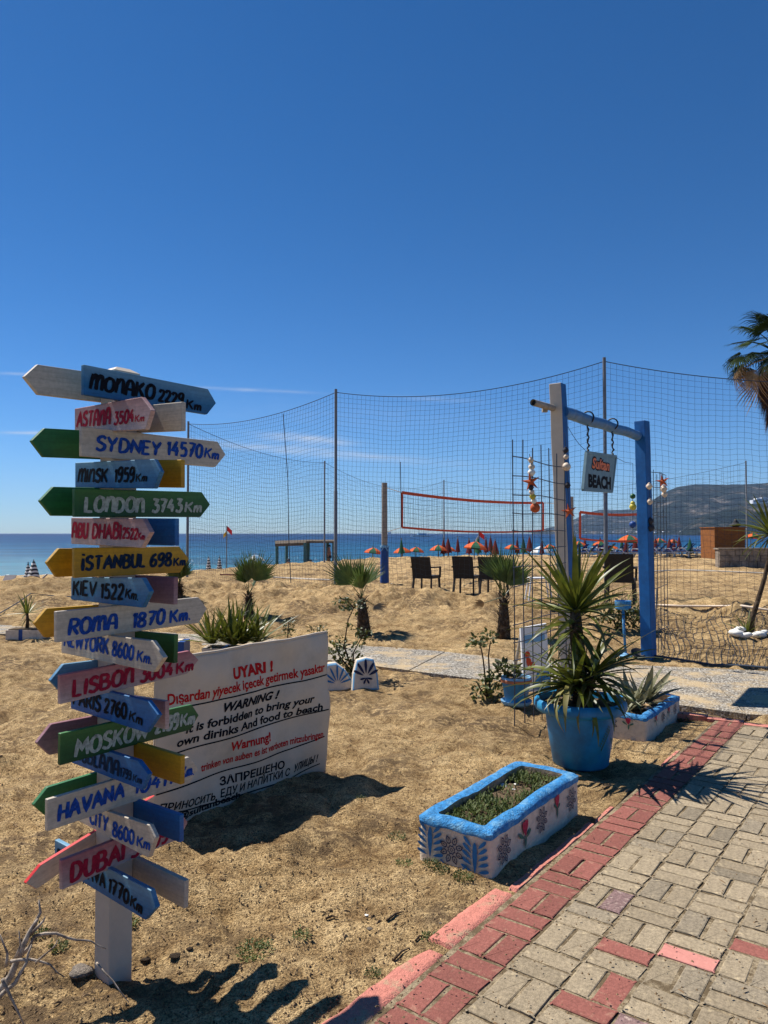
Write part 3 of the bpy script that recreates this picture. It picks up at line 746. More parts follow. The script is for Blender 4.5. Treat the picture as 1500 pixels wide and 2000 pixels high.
def board(side, poly, mat, texts=(), letter='letter_black', label=None, edge=None, wt=.265, slant=.1):
    """poly: corners of the board's outline; side A/B front faces, C/D the faces behind (C parallel to A, D parallel to B)"""
    global BK; BK += 1
    if side == 'A': d, n, p0, out = dA, nA, Fc + nA * (TH + .001), nA
    if side == 'B': d, n, p0, out = -dB, nB, Fc + nB * (TH + .001), nB
    if side == 'C': d, n, p0, out = dA, nA, Fc + dB * S_ + dB * .001, -nA
    if side == 'D': d, n, p0, out = -dB, nB, Fc + dA * S_ + dA * .001, -nB
    pts = [onplane(x, y, p0, n) for x, y in poly]
    c = sum(pts, Vector()) / len(pts); c2 = c
    # board axes: along and across
    uv = [((p - c).dot(d), (p - c).z) for p in pts]
    # tilt of the board from its top edge
    i0, i1 = 0, 1
    sl = math.atan2(uv[1][1] - uv[0][1], uv[1][0] - uv[0][0]) if abs(uv[1][0] - uv[0][0]) > .05 else 0
    rx = d * math.cos(sl) + UP * math.sin(sl); rz_ = -d * math.sin(sl) + UP * math.cos(sl)
    L2 = [((p - c).dot(rx), (p - c).dot(rz_)) for p in pts]
    mb = MB(); X, Y, Z = Vector((1, 0, 0)), Vector((0, 1, 0)), Vector((0, 0, 1))
    # in board space: x along, z across, y = depth (front face at y=0 for A/B, body behind)
    mats = [M[mat], M[edge or mat]]
    nseg = L2
    mb.add([(a, 0, b_) for a, b_ in nseg] + [(a, TH, b_) for a, b_ in nseg], [tuple(range(len(nseg))), tuple(range(len(nseg), 2 * len(nseg)))[::-1]], 0)
    k = len(nseg); b0 = 0
    for i in range(k):
        mb.f.append((i, i + k, (i + 1) % k + k, (i + 1) % k)); mb.m.append(1 if edge else 0)
    o_ = mb.build('sign_board', mats if edge else mats[0], post)
    bv = o_.modifiers.new('bevel', 'BEVEL'); bv.width = .0028; bv.segments = 2
    fr = Matrix((rx, -n, rz_)).transposed().to_4x4()     # local y points away from the viewer side
    o_.matrix_basis = Matrix.Translation(local(c)) @ fr
    if label: o_['label'] = label
    inv = (Matrix.Translation(c) @ fr).inverted()
    if texts:
        mt = MB()
        for (s, st, en_, hpx) in texts:
            a = inv @ onplane(*st, p0, n); b_ = inv @ onplane(*en_, p0, n); t_ = inv @ onplane(st[0], st[1] - hpx, p0, n)
            eu = (b_ - a); Ln = eu.length; eu = eu / Ln; ev = Vector((-eu.z, 0, eu.x))
            stroke_text(mt, s, a, eu, ev, Vector((0, -1, 0)), Ln, (t_ - a).length, wt=wt, slant=slant, seed=BK * 7)
        mt.build('lettering', M[letter], o_, recalc=False)
    return o_
A_, B_, C_, D_ = 'A', 'B', 'C', 'D'
board(A_, [(163.5, 711.6), (406.5, 759.6), (422.4, 787.5), (405, 809.4), (163.5, 771)], 'board_blue', [('mOnaKO', (176, 758), (299, 780), 28), ('2229', (309, 783), (356, 791), 22), ('Kμ', (364, 797), (391, 802), 17)], 'letter_black', 'blue shaded board reading MONAKO 2229 Km')
board(B_, [(145.5, 798), (276, 775), (295.5, 801), (283.5, 839), (145.5, 846)], 'board_rose', [('ASTana', (150.6, 834), (215, 828), 27), ('3504', (223, 829), (261, 823), 23), ('Kμ', (264, 824), (281, 823), 13)], 'letter_crimson', 'pale pink board reading ASTANA 3504 Km')
board(A_, [(159.6, 832.5), (425.4, 862.5), (441, 888), (421.5, 912), (159.6, 891)], 'board_white', [('SYDNEY', (187, 879), (312, 889), 27), ('14570', (326, 888.5), (393, 894), 26), ('Kμ', (399, 893.5), (425, 897.5), 18)], 'letter_blue', 'white board reading SYDNEY 14570 Km')
board(B_, [(146.4, 903.6), (300, 896.4), (312.6, 921), (300, 954), (146.4, 952.5)], 'board_blue', [('mInSK', (153, 941), (209, 941), 24), ('1959', (224, 941), (262, 940), 25), ('Kμ', (266, 940.5), (286, 940.5), 15)], 'letter_black', 'blue board reading MINSK 1959 Km')
board(A_, [(146, 954), (394.5, 961), (411, 985.5), (392, 1010), (146, 1009.5)], 'board_green', [('LOnDOn', (166, 999), (279, 999.5), 28), ('3743', (297, 999.5), (353, 999.5), 25), ('Kμ', (361, 999.6), (391, 1000), 19)], 'letter_grey', 'dark green board reading LONDON 3743 Km')
board(B_, [(138.6, 1011), (279, 1012.5), (293.4, 1039.5), (276, 1070), (138.6, 1062)], 'board_rose', [('aBU', (141.4, 1049), (171, 1050), 27), ('DHABI', (181, 1050.5), (236, 1052), 27), ('2522', (239.5, 1051.5), (268, 1053), 20), ('Kμ', (270, 1053), (282, 1054), 13)], 'letter_crimson', 'pale pink board reading ABU DHABI 2522 Km')
board(A_, [(145.5, 1070), (351, 1067.6), (369, 1091), (352.5, 1118), (145.5, 1129)], 'board_yellow', [('İSTANBUL', (160, 1113.5), (282.5, 1106), 26), ('698', (293.5, 1106.6), (333, 1103.8), 24), ('Kμ', (339, 1105), (360, 1103.8), 15)], 'letter_navy', 'yellow board reading ISTANBUL 698 Km')
board(B_, [(138.6, 1127), (277.5, 1128.5), (292.5, 1155.5), (277.5, 1187), (138.6, 1171.4)], 'board_blue', [('KIEV', (143.5, 1161.5), (187, 1163), 26), ('1522', (197, 1167), (240, 1171), 27), ('Kμ.', (245, 1167), (270, 1172.5), 17)], 'letter_black', 'blue board reading KIEV 1522 Km')
board(A_, [(110.4, 1194.5), (388.5, 1166.6), (404.4, 1188.5), (388.5, 1217), (110.4, 1255.4)], 'board_white', [('ROma', (134, 1239.5), (227, 1227.5), 29), ('1870', (258, 1225.5), (319, 1217), 27), ('Kμ.', (332, 1215.5), (370, 1210), 23)], 'letter_blue', 'white board reading ROMA 1870 Km')
board(B_, [(120, 1229), (297, 1251.5), (319.5, 1284.5), (300, 1313), (119.4, 1275)], 'board_white', [('NEWYORK', (126, 1261), (211.5, 1276.5), 27), ('8600', (220, 1280), (259.5, 1288), 26), ('Kμ.', (268, 1289.5), (296, 1297.5), 20)], 'letter_blue', 'white board reading NEW YORK 8600 Km')
board(A_, [(117.6, 1318.4), (370.5, 1271), (388.5, 1289), (366, 1316), (117.6, 1376)], 'board_pink', [('LISBOn', (143, 1360), (258.5, 1333), 30), ('3004', (274, 1332.5), (336, 1317.5), 26), ('Kμ', (344.5, 1315.5), (375, 1308.5), 20)], 'letter_crimson', 'pink board reading LISBON 3004 Km')
board(B_, [(138, 1332), (288, 1368.5), (309, 1397), (285, 1431.5), (138, 1384)], 'board_bright_blue', [('PARIS', (143.5, 1374), (195, 1388.5), 27), ('2760', (203.5, 1390), (246, 1403), 27), ('Kμ', (252.5, 1406), (277, 1416), 19)], 'letter_black', 'bright blue board reading PARIS 2760 Km')
board(A_, [(118.5, 1433), (375, 1376), (388.5, 1397), (372, 1425.5), (117.6, 1495.4)], 'board_green', [('MOSKOW', (147, 1477), (287, 1440), 31), ('2139', (302.5, 1433.5), (347, 1420.5), 28), ('Kμ', (352.5, 1419), (378, 1412.5), 22)], 'letter_grey', 'green board reading MOSKOW 2139 Km', wt=.24)
board(B_, [(139.5, 1444), (269, 1485.5), (289.5, 1512.5), (276, 1543), (139.5, 1490)], 'board_bright_blue', [('LJUBLana'.replace('J', 'I'), (146, 1480), (231.5, 1514.5), 26), ('1799', (235, 1515.5), (256.5, 1523), 17), ('Kμ', (260, 1525), (276, 1531), 14)], 'letter_navy', 'bright blue board reading LJUBLJANA 1799 Km')
board(A_, [(93, 1562), (370, 1478.6), (387, 1499), (372, 1529), (92.4, 1624.4)], 'board_white', [('HAVANA', (114, 1604), (240.5, 1557), 31), ('10417', (262, 1551), (342, 1528), 27), ('Kμ.', (353, 1520), (377, 1512), 19)], 'letter_blue', 'white board reading HAVANA 10417 Km')
board(B_, [(140, 1561), (291, 1611.5), (303, 1637), (289.5, 1676), (140, 1597)], 'board_white', [('CITY', (176, 1607), (210, 1623), 26), ('8600', (220.5, 1632), (261, 1648), 26), ('Kμ', (268, 1651.5), (292, 1660.5), 20)], 'letter_blue', 'white board reading CITY 8600 Km')
board(A_, [(120, 1680.5), (355.5, 1590.5), (366.9, 1606), (352, 1638), (120.6, 1739)], 'board_pink', [('DUBAI', (139, 1723), (240.5, 1678), 34), ('3009', (256, 1675), (328, 1642), 26)], 'letter_crimson', 'pink board reading DUBAI with its kilometres')
board(B_, [(106.5, 1640), (294, 1739), (304.5, 1773.5), (283.5, 1797.5), (106.5, 1690)], 'board_blue', [('BRATISLAVA', (112, 1683), (205.5, 1733), 25), ('1770', (212, 1741), (250, 1764.5), 27), ('Kμ', (255, 1769), (276, 1785), 22)], 'letter_black', 'blue board reading 1770 Km, lowest on the post')
# backs of the boards nailed to the two far faces
L_ = 'plain back of a '
board(C_, [(73.5, 711.6), (262, 739), (262, 793), (75, 770.4), (47, 735.6)], 'board_white', label='plain white back of the topmost board, pointing to the sea')
board(C_, [(87, 836), (250, 845), (250, 899), (85.5, 892.5), (61.5, 861)], 'board_plain_green', label='plain green back of a board behind SYDNEY')
board(C_, [(104.4, 950.4), (250, 954.5), (250, 1009), (102, 1007.4), (78, 978)], 'board_plain_green', label='plain green back of a board behind LONDON')
board(C_, [(115.5, 1071), (250, 1071), (250, 1122), (111, 1127), (91.5, 1098.5)], 'board_yellow', label='plain yellow back of a board behind ISTANBUL')
board(C_, [(91.5, 1188.5), (250, 1177), (250, 1229), (90, 1245.5), (67.5, 1217)], 'board_yellow', label='plain yellow back of a board behind ROMA')
board(C_, [(124.5, 1297.4), (250, 1282), (250, 1327), (117, 1349), (98.4, 1329.5)], 'board_blue', label='pale blue back of a board behind LISBON')
board(C_, [(100.5, 1414.4), (250, 1386), (250, 1441), (97.5, 1475), (72, 1451)], 'board_mauve', label='dull mauve back of a board behind MOSKOW')
board(C_, [(93, 1538), (250, 1490), (250, 1548), (90, 1593.5), (65.4, 1572.5)], 'board_plain_green', label='plain green back of a board behind HAVANA')
board(C_, [(79.5, 1690), (187.5, 1623.5), (303, 1553.6), (290, 1590), (185, 1658), (72, 1737), (50.4, 1725.5)], 'board_white', edge='edge_red', label='white board with red painted edges tilted down to the left')
board(D_, [(200, 800), (355, 784.5), (355, 841), (200, 848)], 'board_white', label='plain white board end to the right of ASTANA')
board(D_, [(200, 899), (353.4, 897.6), (353.4, 952.5), (200, 950)], 'board_yellow', label='yellow board end to the right of MINSK')
board(D_, [(200, 1011), (342, 1012.5), (342, 1065.6), (200, 1062)], 'board_bright_blue', label='blue board end to the right of ABU DHABI')
board(D_, [(200, 1120), (340, 1127), (339, 1181), (200, 1168)], 'board_mauve', label='mauve board end to the right of KIEV')
board(D_, [(200, 1227), (340.5, 1239.5), (339, 1295.6), (200, 1275)], 'board_green', label='dark green board end to the right of NEW YORK')
board(D_, [(200, 1350), (322.5, 1369.4), (322.5, 1425), (200, 1395)], 'board_rose', label='pink board end behind MOSKOW')
board(D_, [(200, 1430), (353.4, 1476.5), (352.5, 1533), (200, 1483)], 'board_yellow', label='mustard board end over the Km of HAVANA')
board(D_, [(200, 1539), (351, 1592), (351, 1646), (200, 1590)], 'board_bright_blue', label='blue board end above the Km of DUBAI')
board(D_, [(200, 1644), (361, 1720.4), (359.4, 1775.6), (200, 1689)], 'board_white', label='plain white board end low on the right')

# ================================================================== WARNING BANNER
ban = thing('warning_banner', 'white vinyl banner with red and black warnings standing in the sand', 'banner')
b0_, b1_ = G(340, 1607), G(628, 1500)
bd = (b1_ - b0_); bd.z = 0; bd.normalize(); bn = Vector((bd.y, -bd.x, 0))
if bn.dot(b0_) > 0: bn = -bn
bor = b1_.copy(); BW, BH = 1.42, .945
ban.location = bor
def bsurf(u, z):      # u metres to the left of the right-hand end (negative), z up
    w = .018 * math.sin(u * 4.3 + .6) + .012 * math.sin(u * 9 + z * 5) + .02 * math.sin(z * 3.0 + .4) + .006 * math.sin(z * 17 + u * 6)
    sag = -.012 * math.sin(-u / BW * math.pi) * (z / BH)
    w += .007 * math.sin(u * 31 + z * 14) * max(0, z / BH - .45) + .006 * math.sin((u - z) * 13)
    return bd * (u + .04 * max(z, 0)) + UP * (z + sag) + bn * w
mb = MB(); nu, nz = 90, 44
for j in range(nz + 1):
    for i in range(nu + 1):
        u = -BW + (BW + .018) * i / nu; z = -.06 + (BH + .06) * j / nz
        p = bsurf(u, z)
        if j == nz: p = p + UP * .004 * vnoise([u * 40.], [3.])[0]
        mb.v.append(tuple(p))
for j in range(nz):
    for i in range(nu): k = j * (nu + 1) + i; mb.f.append((k, k + 1, k + nu + 2, k + nu + 1)); mb.m.append(0)
vin = mb.build('vinyl_sheet', M['banner_vinyl'], ban, smooth=True, recalc=False)
so = vin.modifiers.new('solid', 'SOLIDIFY'); so.thickness = .002; so.offset = 0
mb = MB(); mb.tube([bsurf(-BW + (BW + .018) * i / 40, BH + .002) - bn * .004 for i in range(41)], .009, 8)
mb.build('top_hem', M['banner_vinyl'], ban, smooth=True)
for u in (-BW + .03, -.035):
    mb = MB(); mb.tube([bsurf(u, 0) - bn * .03 - UP * .25, bsurf(u, BH - .03) - bn * .022], .011, 8); mb.build('stake', M['wood_grey'], ban, smooth=True)
def uz(px, py):
    p = onplane(px, py, bor + bn * .01, bn) - bor
    return p.dot(bd) - .04 * max(p.z, 0) - .018, p.z
def ban_text(txt, st, en, hpx, mat, off=.02, shear=0, bend=None):
    (u0, z0), (u1, z1), (u2, z2) = uz(*st), uz(*en), uz(st[0], st[1] - hpx)
    vs, fs = font_pts(txt, off, shear); h = z2 - z0
    mb = MB(); o = []
    for a, b_ in vs:
        z = z0 + (z1 - z0) * a + b_ * h + (bend * a ** 4 if bend else 0); u = u0 + (u1 - u0) * a
        o.append(bsurf(u, z) + bn * .0032)
    mb.add(o, fs); return mb.build('lettering', M[mat], ban, recalc=False)
def ban_line(*pp, th=.0085):
    q = [uz(*p_) for p_ in pp]; mb = MB(); n = 60; q.sort()
    for i in range(n + 1):
        u = q[0][0] + (q[-1][0] - q[0][0]) * i / n; z = float(np.interp(u, [a[0] for a in q], [a[1] for a in q])) - .014
        mb.v += [tuple(bsurf(u, z) + bn * .003), tuple(bsurf(u, z + th) + bn * .003)]
    for i in range(n): mb.f.append((2 * i, 2 * i + 2, 2 * i + 3, 2 * i + 1)); mb.m.append(0)
    mb.build('ruled_line', M['letter_black'], ban, recalc=False)
ban_text('UYARI !', (458.7, 1322.7), (541, 1307.5), 20, 'letter_red', .05)
ban_text('Dışardan yiyecek içecek getirmek yasaktır', (332, 1375.5), (636, 1309), 20, 'letter_red', .026)
ban_line((306, 1387), (641, 1314))
ban_text('WARNING !', (439.5, 1386.7), (553, 1361), 16, 'letter_black', .04, .35)
ban_text('It is forbidden to bring your', (362, 1429), (613, 1368), 16, 'letter_black', .03, .15)
ban_text('own dirinks And food to beach', (344, 1456), (626.7, 1384), 16, 'letter_black', .03, .1)
ban_line((303, 1476), (637, 1380))
ban_text('Warnung!', (450.7, 1464), (532, 1444), 17, 'letter_red', .03)
ban_text('trinken von auben es ist verboten mitzubringen', (394, 1504), (629, 1437), 14.5, 'letter_red', .022)
ban_text('Essen', (322, 1524), (366, 1512), 14.5, 'letter_red', .022)
ban_line((303, 1545), (376, 1521), (509, 1481), (573, 1459), (632, 1433))
ban_text('ЗАПРЕЩЕНО', (434.7, 1533), (562.7, 1499), 15, 'letter_black', .03)
ban_text('ПРИНОСИТЬ', (309, 1582), (425, 1560), 14, 'letter_black', .022, .2)
ban_text('ЕДУ И НАПИТКИ С', (435, 1556), (573, 1513), 14.5, 'letter_black', .022, .12)
ban_text('УЛИЦЫ !', (581, 1508), (622, 1485), 14, 'letter_black', .03, .1)
ban_line((306, 1586), (349, 1577), (440, 1559), (573, 1519), (627, 1487))
ban_text('@sultanbeach', (344, 1598), (474, 1556), 13, 'letter_black', .03)
# ================================================================== GATE
GL_, GR_ = Vector((1.86, 7.4, 0)), Vector((3.54, 9.9, 0))
gd = (GR_ - GL_).normalized(); gn = Vector((gd.y, -gd.x, 0))
gate = thing('gate', 'timber beach gate with white and blue posts and a round blue beam', 'gate', GL_)
TL_, TR_ = Vector((1.757, 7.42, 3.16)), Vector((3.485, 9.92, 3.165))
def square_post(a, b_, w, parent_o, name, mats, colr, az):
    # left faces one colour, right faces the other
    mb = MB(); e1, e2 = zdir(az), zdir(az + R(90)); h = w / 2
    ring = [e1 * h + e2 * h, -e1 * h + e2 * h, -e1 * h - e2 * h, e1 * h - e2 * h]
    n = 14
    for i in range(n + 1):
        p = a.lerp(b_, i / n)
        for r_ in ring: mb.v.append(tuple(p - parent_o + r_ * (1 + .008 * math.sin(i * 1.7)) + Vector((.002 * math.sin(i * 2.1), 0, 0))))
    for i in range(n):
        for k in range(4): mb.f.append((i * 4 + k, i * 4 + (k + 1) % 4, i * 4 + 4 + (k + 1) % 4, i * 4 + 4 + k)); mb.m.append(colr[k])
    mb.f.append((n * 4, n * 4 + 1, n * 4 + 2, n * 4 + 3)); mb.m.append(colr[4])
    o_ = mb.build(name, mats, gate); bv = o_.modifiers.new('bevel', 'BEVEL'); bv.width = .006; bv.segments = 2; bv.angle_limit = R(40); return o_
gz = Vector((0, 0, -.12))
post_az = R(62)
square_post(GL_ + gz, TL_, .13, GL_, 'gate_post', [M['post_white'], M['paint_post_blue']], [1, 0, 0, 1, 0], R(37))
gate.children[0]['label'] = 'nearer gate post, white in front and blue on the inner side'
pr = square_post(GR_ + gz, TR_, .15, GL_, 'gate_post', [M['paint_post_blue'], M['paint_beam']], [0, 0, 0, 1, 0], R(46)); pr['label'] = 'farther gate post painted deep blue'
bmL = at(1103, 806, 7.46); bmR = at(1247, 851, 9.93); bdir = (bmR - bmL).normalized()
mb = MB(); pts = [bmL.lerp(bmR, i / 20) + UP * (.006 * math.sin(i * .9)) for i in range(21)]
mb.tube([p - GL_ for p in [bmL - bdir * .06] + pts], [.062] * 22, 20); be = mb.build('beam', M['paint_beam'], gate, smooth=True, auto=50)
mb = MB(); st0 = at(1041, 786, 7.02); st1 = at(1080, 797, 7.36)
mb.tube([st0 - GL_, st1 - GL_], .032, 16, cap=False); mb.tube([st0 - GL_, st1 - GL_], .026, 16, cap=False)
mb.build('pipe_stub', M['wood_grey'], gate, smooth=True)
mb = MB(); mb.tube([st0 - GL_ + (st1 - st0).normalized() * .03, st1 - GL_], .0255, 12); mb.build('pipe_hole_shade', M['rubber_and_hole_black'], gate)  # black plug put in as the shade inside the hollow pipe end
mb = MB(); mb.box(at(1064, 800, 7.3) - GL_, (.05, .05, .05)); mb.build('bracket', M['wood_grey'], gate)
mb = MB(); mb.tube([TR_ + gn * .0 + gd * .05 + Vector((0, 0, -.2)) - GL_, TR_ + gd * .16 + Vector((0, 0, -.2)) - GL_], .014, 8); mb.build('bolt', M['metal_grey'], gate)

# hanging sign below the beam
sq = [(1145, 884), (1202, 892), (1194, 960), (1138, 956)]
sp_ = [onplane(x, y, bmL, gn) for x, y in sq]; scn = sum(sp_, Vector()) / 4
hs = thing('hanging_sign', 'square board lettered sultan BEACH hanging by ropes below the gate beam', 'sign', scn)
mb = MB(); sx = Matrix((gd, -gn, UP)).transposed()
li = [(p - scn) for p in sp_]; poly = [(p.dot(gd), p.z) for p in li]
wpx = (poly[1][0] - poly[0][0])
mb.prism(poly[::-1], Vector((0, 0, 0)) + gn * .011, gd, UP, gn, .022); sb = mb.build('sign_panel', M['sign_face'], hs)
mb = MB(); mb.v = []
for a, b_ in ((0, 1), (1, 2), (2, 3), (3, 0)):
    pa, pb = li[a], li[b_]; mb.bar(pa * 1.0 + gn * .002, pb + gn * .002, .034, .03, up=gn)
mb.build('frame', M['sign_face'], hs)
def sign_text(txt, st, en, hpx, mat, off, shear, lift):
    a, b_, t_ = [onplane(*q, bmL, gn) - scn for q in (st, en, (st[0], st[1] - hpx))]
    eu = (b_ - a); ev = t_ - a; vs, fs = font_pts(txt, off, shear); m2 = MB(); m2.add([a + eu * x + ev * y + gn * lift for x, y in vs], fs)
    m2.build('lettering', M[mat], sb, recalc=False)
sb.matrix_basis = Matrix.Identity(4)
sign_text('BEACH', (1147, 950), (1191, 955), 23, 'letter_black', .05, 0, .0135)
sign_text('Sultan', (1153, 914), (1189, 920), 21, 'letter_black', .085, .2, .0135)
sign_text('Sultan', (1154, 913.5), (1188, 919.5), 19, 'letter_orange', .035, .2, .0150)
for (xa, ya), (xb, yb) in (((1148, 812), (1149, 886)), ((1196, 825), (1197, 893))):
    a = onplane(xa, ya, bmL, gn); b_ = onplane(xb, yb, bmL, gn); mb = MB()
    ringp = [a + gn * .066 * math.cos(t) + UP * (.066 * math.sin(t) - .02) for t in [k * math.pi / 8 for k in range(17)]]
    mb.tube([p - scn for p in ringp], .009, 6, cap=False)
    ln = [a.lerp(b_, t / 14) + gd * .008 * math.sin(t * 1.9) + gn * .01 * math.cos(t * 2.3) for t in range(15)]
    ln[0] = a - UP * .05
    mb.tube([p - scn for p in ln], [.008 + .006 * (i % 2) for i in range(15)], 6)
    for s_ in (-1, 1, .4): mb.tube([b_ - scn, b_ - scn + gd * .03 * s_ + UP * -.04, b_ - scn + gd * .015 * s_ + UP * .05], .006, 5)
    mb.build('rope', M['rubber_and_hole_black'], hs, smooth=True)
def strand(name, label, cat, pts, beads, cord='net_cord', group=None):
    """cord with shells, starfish or floats: pts are world points of the cord, beads = (t, kind, size, material)"""
    o0 = Vector(pts[0]); th = thing(name, label, cat, o0, group=group); mb = MB(); pts = [Vector(p) for p in pts]
    mb.tube([p - o0 for p in pts], .003, 5); mb.build('cord', M[cord], th)
    for t, kind, sz, mt in beads:
        k = t * (len(pts) - 1); i = min(int(k), len(pts) - 2); p = pts[i].lerp(pts[i + 1], k - i) - o0
        mb = MB()
        if kind == 'ball': mb.lathe([(sz * math.sin(a), -sz * math.cos(a)) for a in [math.pi * j / 10 + .001 for j in range(11)]], p, 14); mb.build('float', M[mt], th, smooth=True)
        elif kind == 'shell':
            mb.lathe([(sz * f * .9, -sz + 2 * sz * q) for f, q in ((.02, 0), (.5, .12), (.95, .45), (.8, .65), (.45, .8), (.5, .84), (.2, .95), (.01, 1))], p, 12, jit=.1); mb.build('shell', M[mt], th, smooth=True)
        elif kind == 'star':
            pl = []; 
            for j in range(10):
                a = math.pi / 2 + j * math.pi / 5 + .2; rr = sz if j % 2 == 0 else sz * .3; pl.append((rr * math.cos(a), rr * math.sin(a)))
            ang = Vector((1, 0, 0)); nn = Vector((0, -1, 0)); b0 = len(mb.v)
            vs = [p + ang * a + UP * b_ for a, b_ in pl]; mb.add(vs + [p + nn * sz * .22, p - nn * sz * .12], [(j, (j + 1) % 10, 10) for j in range(10)] + [((j + 1) % 10, j, 11) for j in range(10)])
            mb.build('starfish', M[mt], th)
    return th
# cords between gate, sign and trellis
a = onplane(1106, 828, bmL, gn); b_ = onplane(1144, 880, bmL, gn)
strand('cord', 'thin twisted cord from the white gate post to the hanging sign', 'cord', [a.lerp(b_, t / 6) - UP * .03 * math.sin(t / 6 * 3.14) for t in range(7)], [])
a = onplane(1204, 894, bmL, gn); b_ = onplane(1236, 905, bmL, gn); c_ = onplane(1236, 1028, bmL, gn)
strand('float_string', 'string of green and yellow floats hanging beside the blue gate post', 'hanging ornament', [a, a.lerp(b_, .5) - UP * .02, b_] + [b_.lerp(c_, t / 5) + gd * .01 * math.sin(t * 2) for t in range(1, 6)],
       [(.66, 'ball', .035, 'float_green'), (.78, 'ball', .045, 'float_yellow'), (.74, 'ball', .03, 'float_yellow'), (.98, 'ball', .045, 'pad_blue'), (.99, 'shell', .04, 'cloth_dark')])
a = at(1103, 846, 7.28); c_ = at(1112, 1010, 7.3)
strand('shell_string', 'string of shells and a starfish hanging down the inner side of the white gate post', 'hanging ornament', [a.lerp(c_, t / 8) for t in range(9)],
       [(.2, 'shell', .035, 'cloth_dark'), (.28, 'shell', .03, 'shell'), (.4, 'ball', .042, 'shell'), (.62, 'shell', .035, 'cloth_dark'), (.93, 'star', .085, 'starfish_orange')])
# ------------------------------------------------------------------ wire trellises
def trellis(o, d, L, H, nv, hz_, label, z0=.0):
    th = thing('wire_trellis', label, 'trellis', o, group=None)
    for i in range(nv):
        u = L * i / (nv - 1) if nv > 1 else 0; mb = MB(); top = H + .03 * math.sin(i * 2.3)
        p = [d * (u + .012 * math.sin(z * 2.1 + i * 1.3)) + UP * z for z in [k * top / 8 - .05 for k in range(9)]]
        mb.tube(p, .0052, 5); mb.build('upright_wire', M['wire_dark'], th)
    for j, z in enumerate(hz_):
        mb = MB(); mb.tube([d * (u_ - .02) + UP * (z + .01 * math.sin(u_ * 5 + j)) for u_ in [k * (L + .03) / 6 for k in range(7)]], .0048, 5); mb.build('cross_wire', M['wire_dark'], th)
    return th
tl0 = GL_ - gd * 1.36
trellis(tl0, gd, 1.24, 2.5, 7, [.25 + .158 * k for k in range(14)], 'rusty wire mesh trellis standing to the left of the white gate post')
trellis(GR_ + gd * .14, gd, .92, 2.56, 6, [.3 + .2 * k for k in range(12)], 'wire mesh trellis standing to the right of the blue gate post')
p = tl0 + gd * .68
tx = lambda px, py, off=.02: onplane(px, py, GL_ + gn * off, gn)
a, c_ = tx(1034, 887), tx(1043, 995)
strand('shell_string', 'string of shells with an orange starfish hanging on the left wire trellis', 'hanging ornament', [a.lerp(c_, t / 8) + gd * .03 * math.sin(t) for t in range(9)],
       [(.1, 'shell', .03, 'shell'), (.22, 'shell', .035, 'shell'), (.32, 'shell', .04, 'stone_white'), (.5, 'star', .09, 'starfish_orange'), (.6, 'shell', .03, 'cloth_dark'), (.68, 'shell', .03, 'shell'), (.76, 'shell', .035, 'float_yellow'), (.84, 'shell', .03, 'stone_white'), (.97, 'ball', .045, 'starfish_orange')])
a, c_ = tx(1291, 922), tx(1298, 965)
strand('shell_string', 'short string with one orange starfish on the right wire trellis', 'hanging ornament', [a.lerp(c_, t / 4) for t in range(5)], [(.42, 'star', .11, 'starfish_orange'), (.75, 'shell', .06, 'shell'), (1, 'shell', .05, 'shell')])
a, c_ = tx(1268, 945, .05), tx(1271, 1030, .05)
strand('shell_string', 'dark string of shells down the right edge of the blue gate post', 'hanging ornament', [a.lerp(c_, t / 4) for t in range(5)], [(.05, 'shell', .05, 'shell'), (.4, 'shell', .05, 'shell'), (.85, 'shell', .05, 'cloth_dark'), (1, 'shell', .06, 'cloth_dark')])

# ================================================================== PLANTERS
def teardrop(mb, o, eu, ev, en, c, L, W, ang, lift=.002, n=9):
    pl = []
    for i in range(n * 2):
        t = i / (n * 2) * 2 * math.pi; x = L / 2 * (1 - math.cos(t)); y = W / 2 * math.sin(t) * math.sin(min(t, 2 * math.pi - t) / 2) ** .8
        pl.append((c[0] + x * math.cos(ang) - y * math.sin(ang), c[1] + x * math.sin(ang) + y * math.cos(ang)))
    mb.add([o + eu * a + ev * b_ + en * lift for a, b_ in pl], [tuple(range(len(pl)))])
def m_star(parent, o, eu, ev, en, c, r, asp=1.0, name='painted_flower'):
    mb = MB()
    q = lambda a, rr: (c[0] + rr * math.cos(a) * asp, c[1] + rr * math.sin(a))
    def outline(pts, w, lift):
        n = len(pts); cx = sum(p[0] for p in pts) / n; cy = sum(p[1] for p in pts) / n
        inn = [(cx + (x - cx) * (1 - w), cy + (y - cy) * (1 - w)) for x, y in pts]
        mb.add([o + eu * x + ev * y + en * lift for x, y in pts + inn], [(i, (i + 1) % n, n + (i + 1) % n, n + i) for i in range(n)])
    for k in range(8):
        a = k * math.pi / 4 + math.pi / 8
        outline([q(a - .36, r * .5), q(a - .24, r * .78), q(a, r * 1.0), q(a + .24, r * .78), q(a + .36, r * .5), q(a, r * .38)], .36, .0020)
        teardrop(mb, o, eu, ev, en, q(a, r * .55), r * .22, r * .10, a, .0024)
    outline([q(k * math.pi / 8, r * (.36 if k % 2 else .26)) for k in range(16)], .3, .0028)
    outline([q(k * math.pi / 5, r * .12) for k in range(10)], .45, .0028)
    mb.build(name, M['motif_navy'], parent, recalc=False)
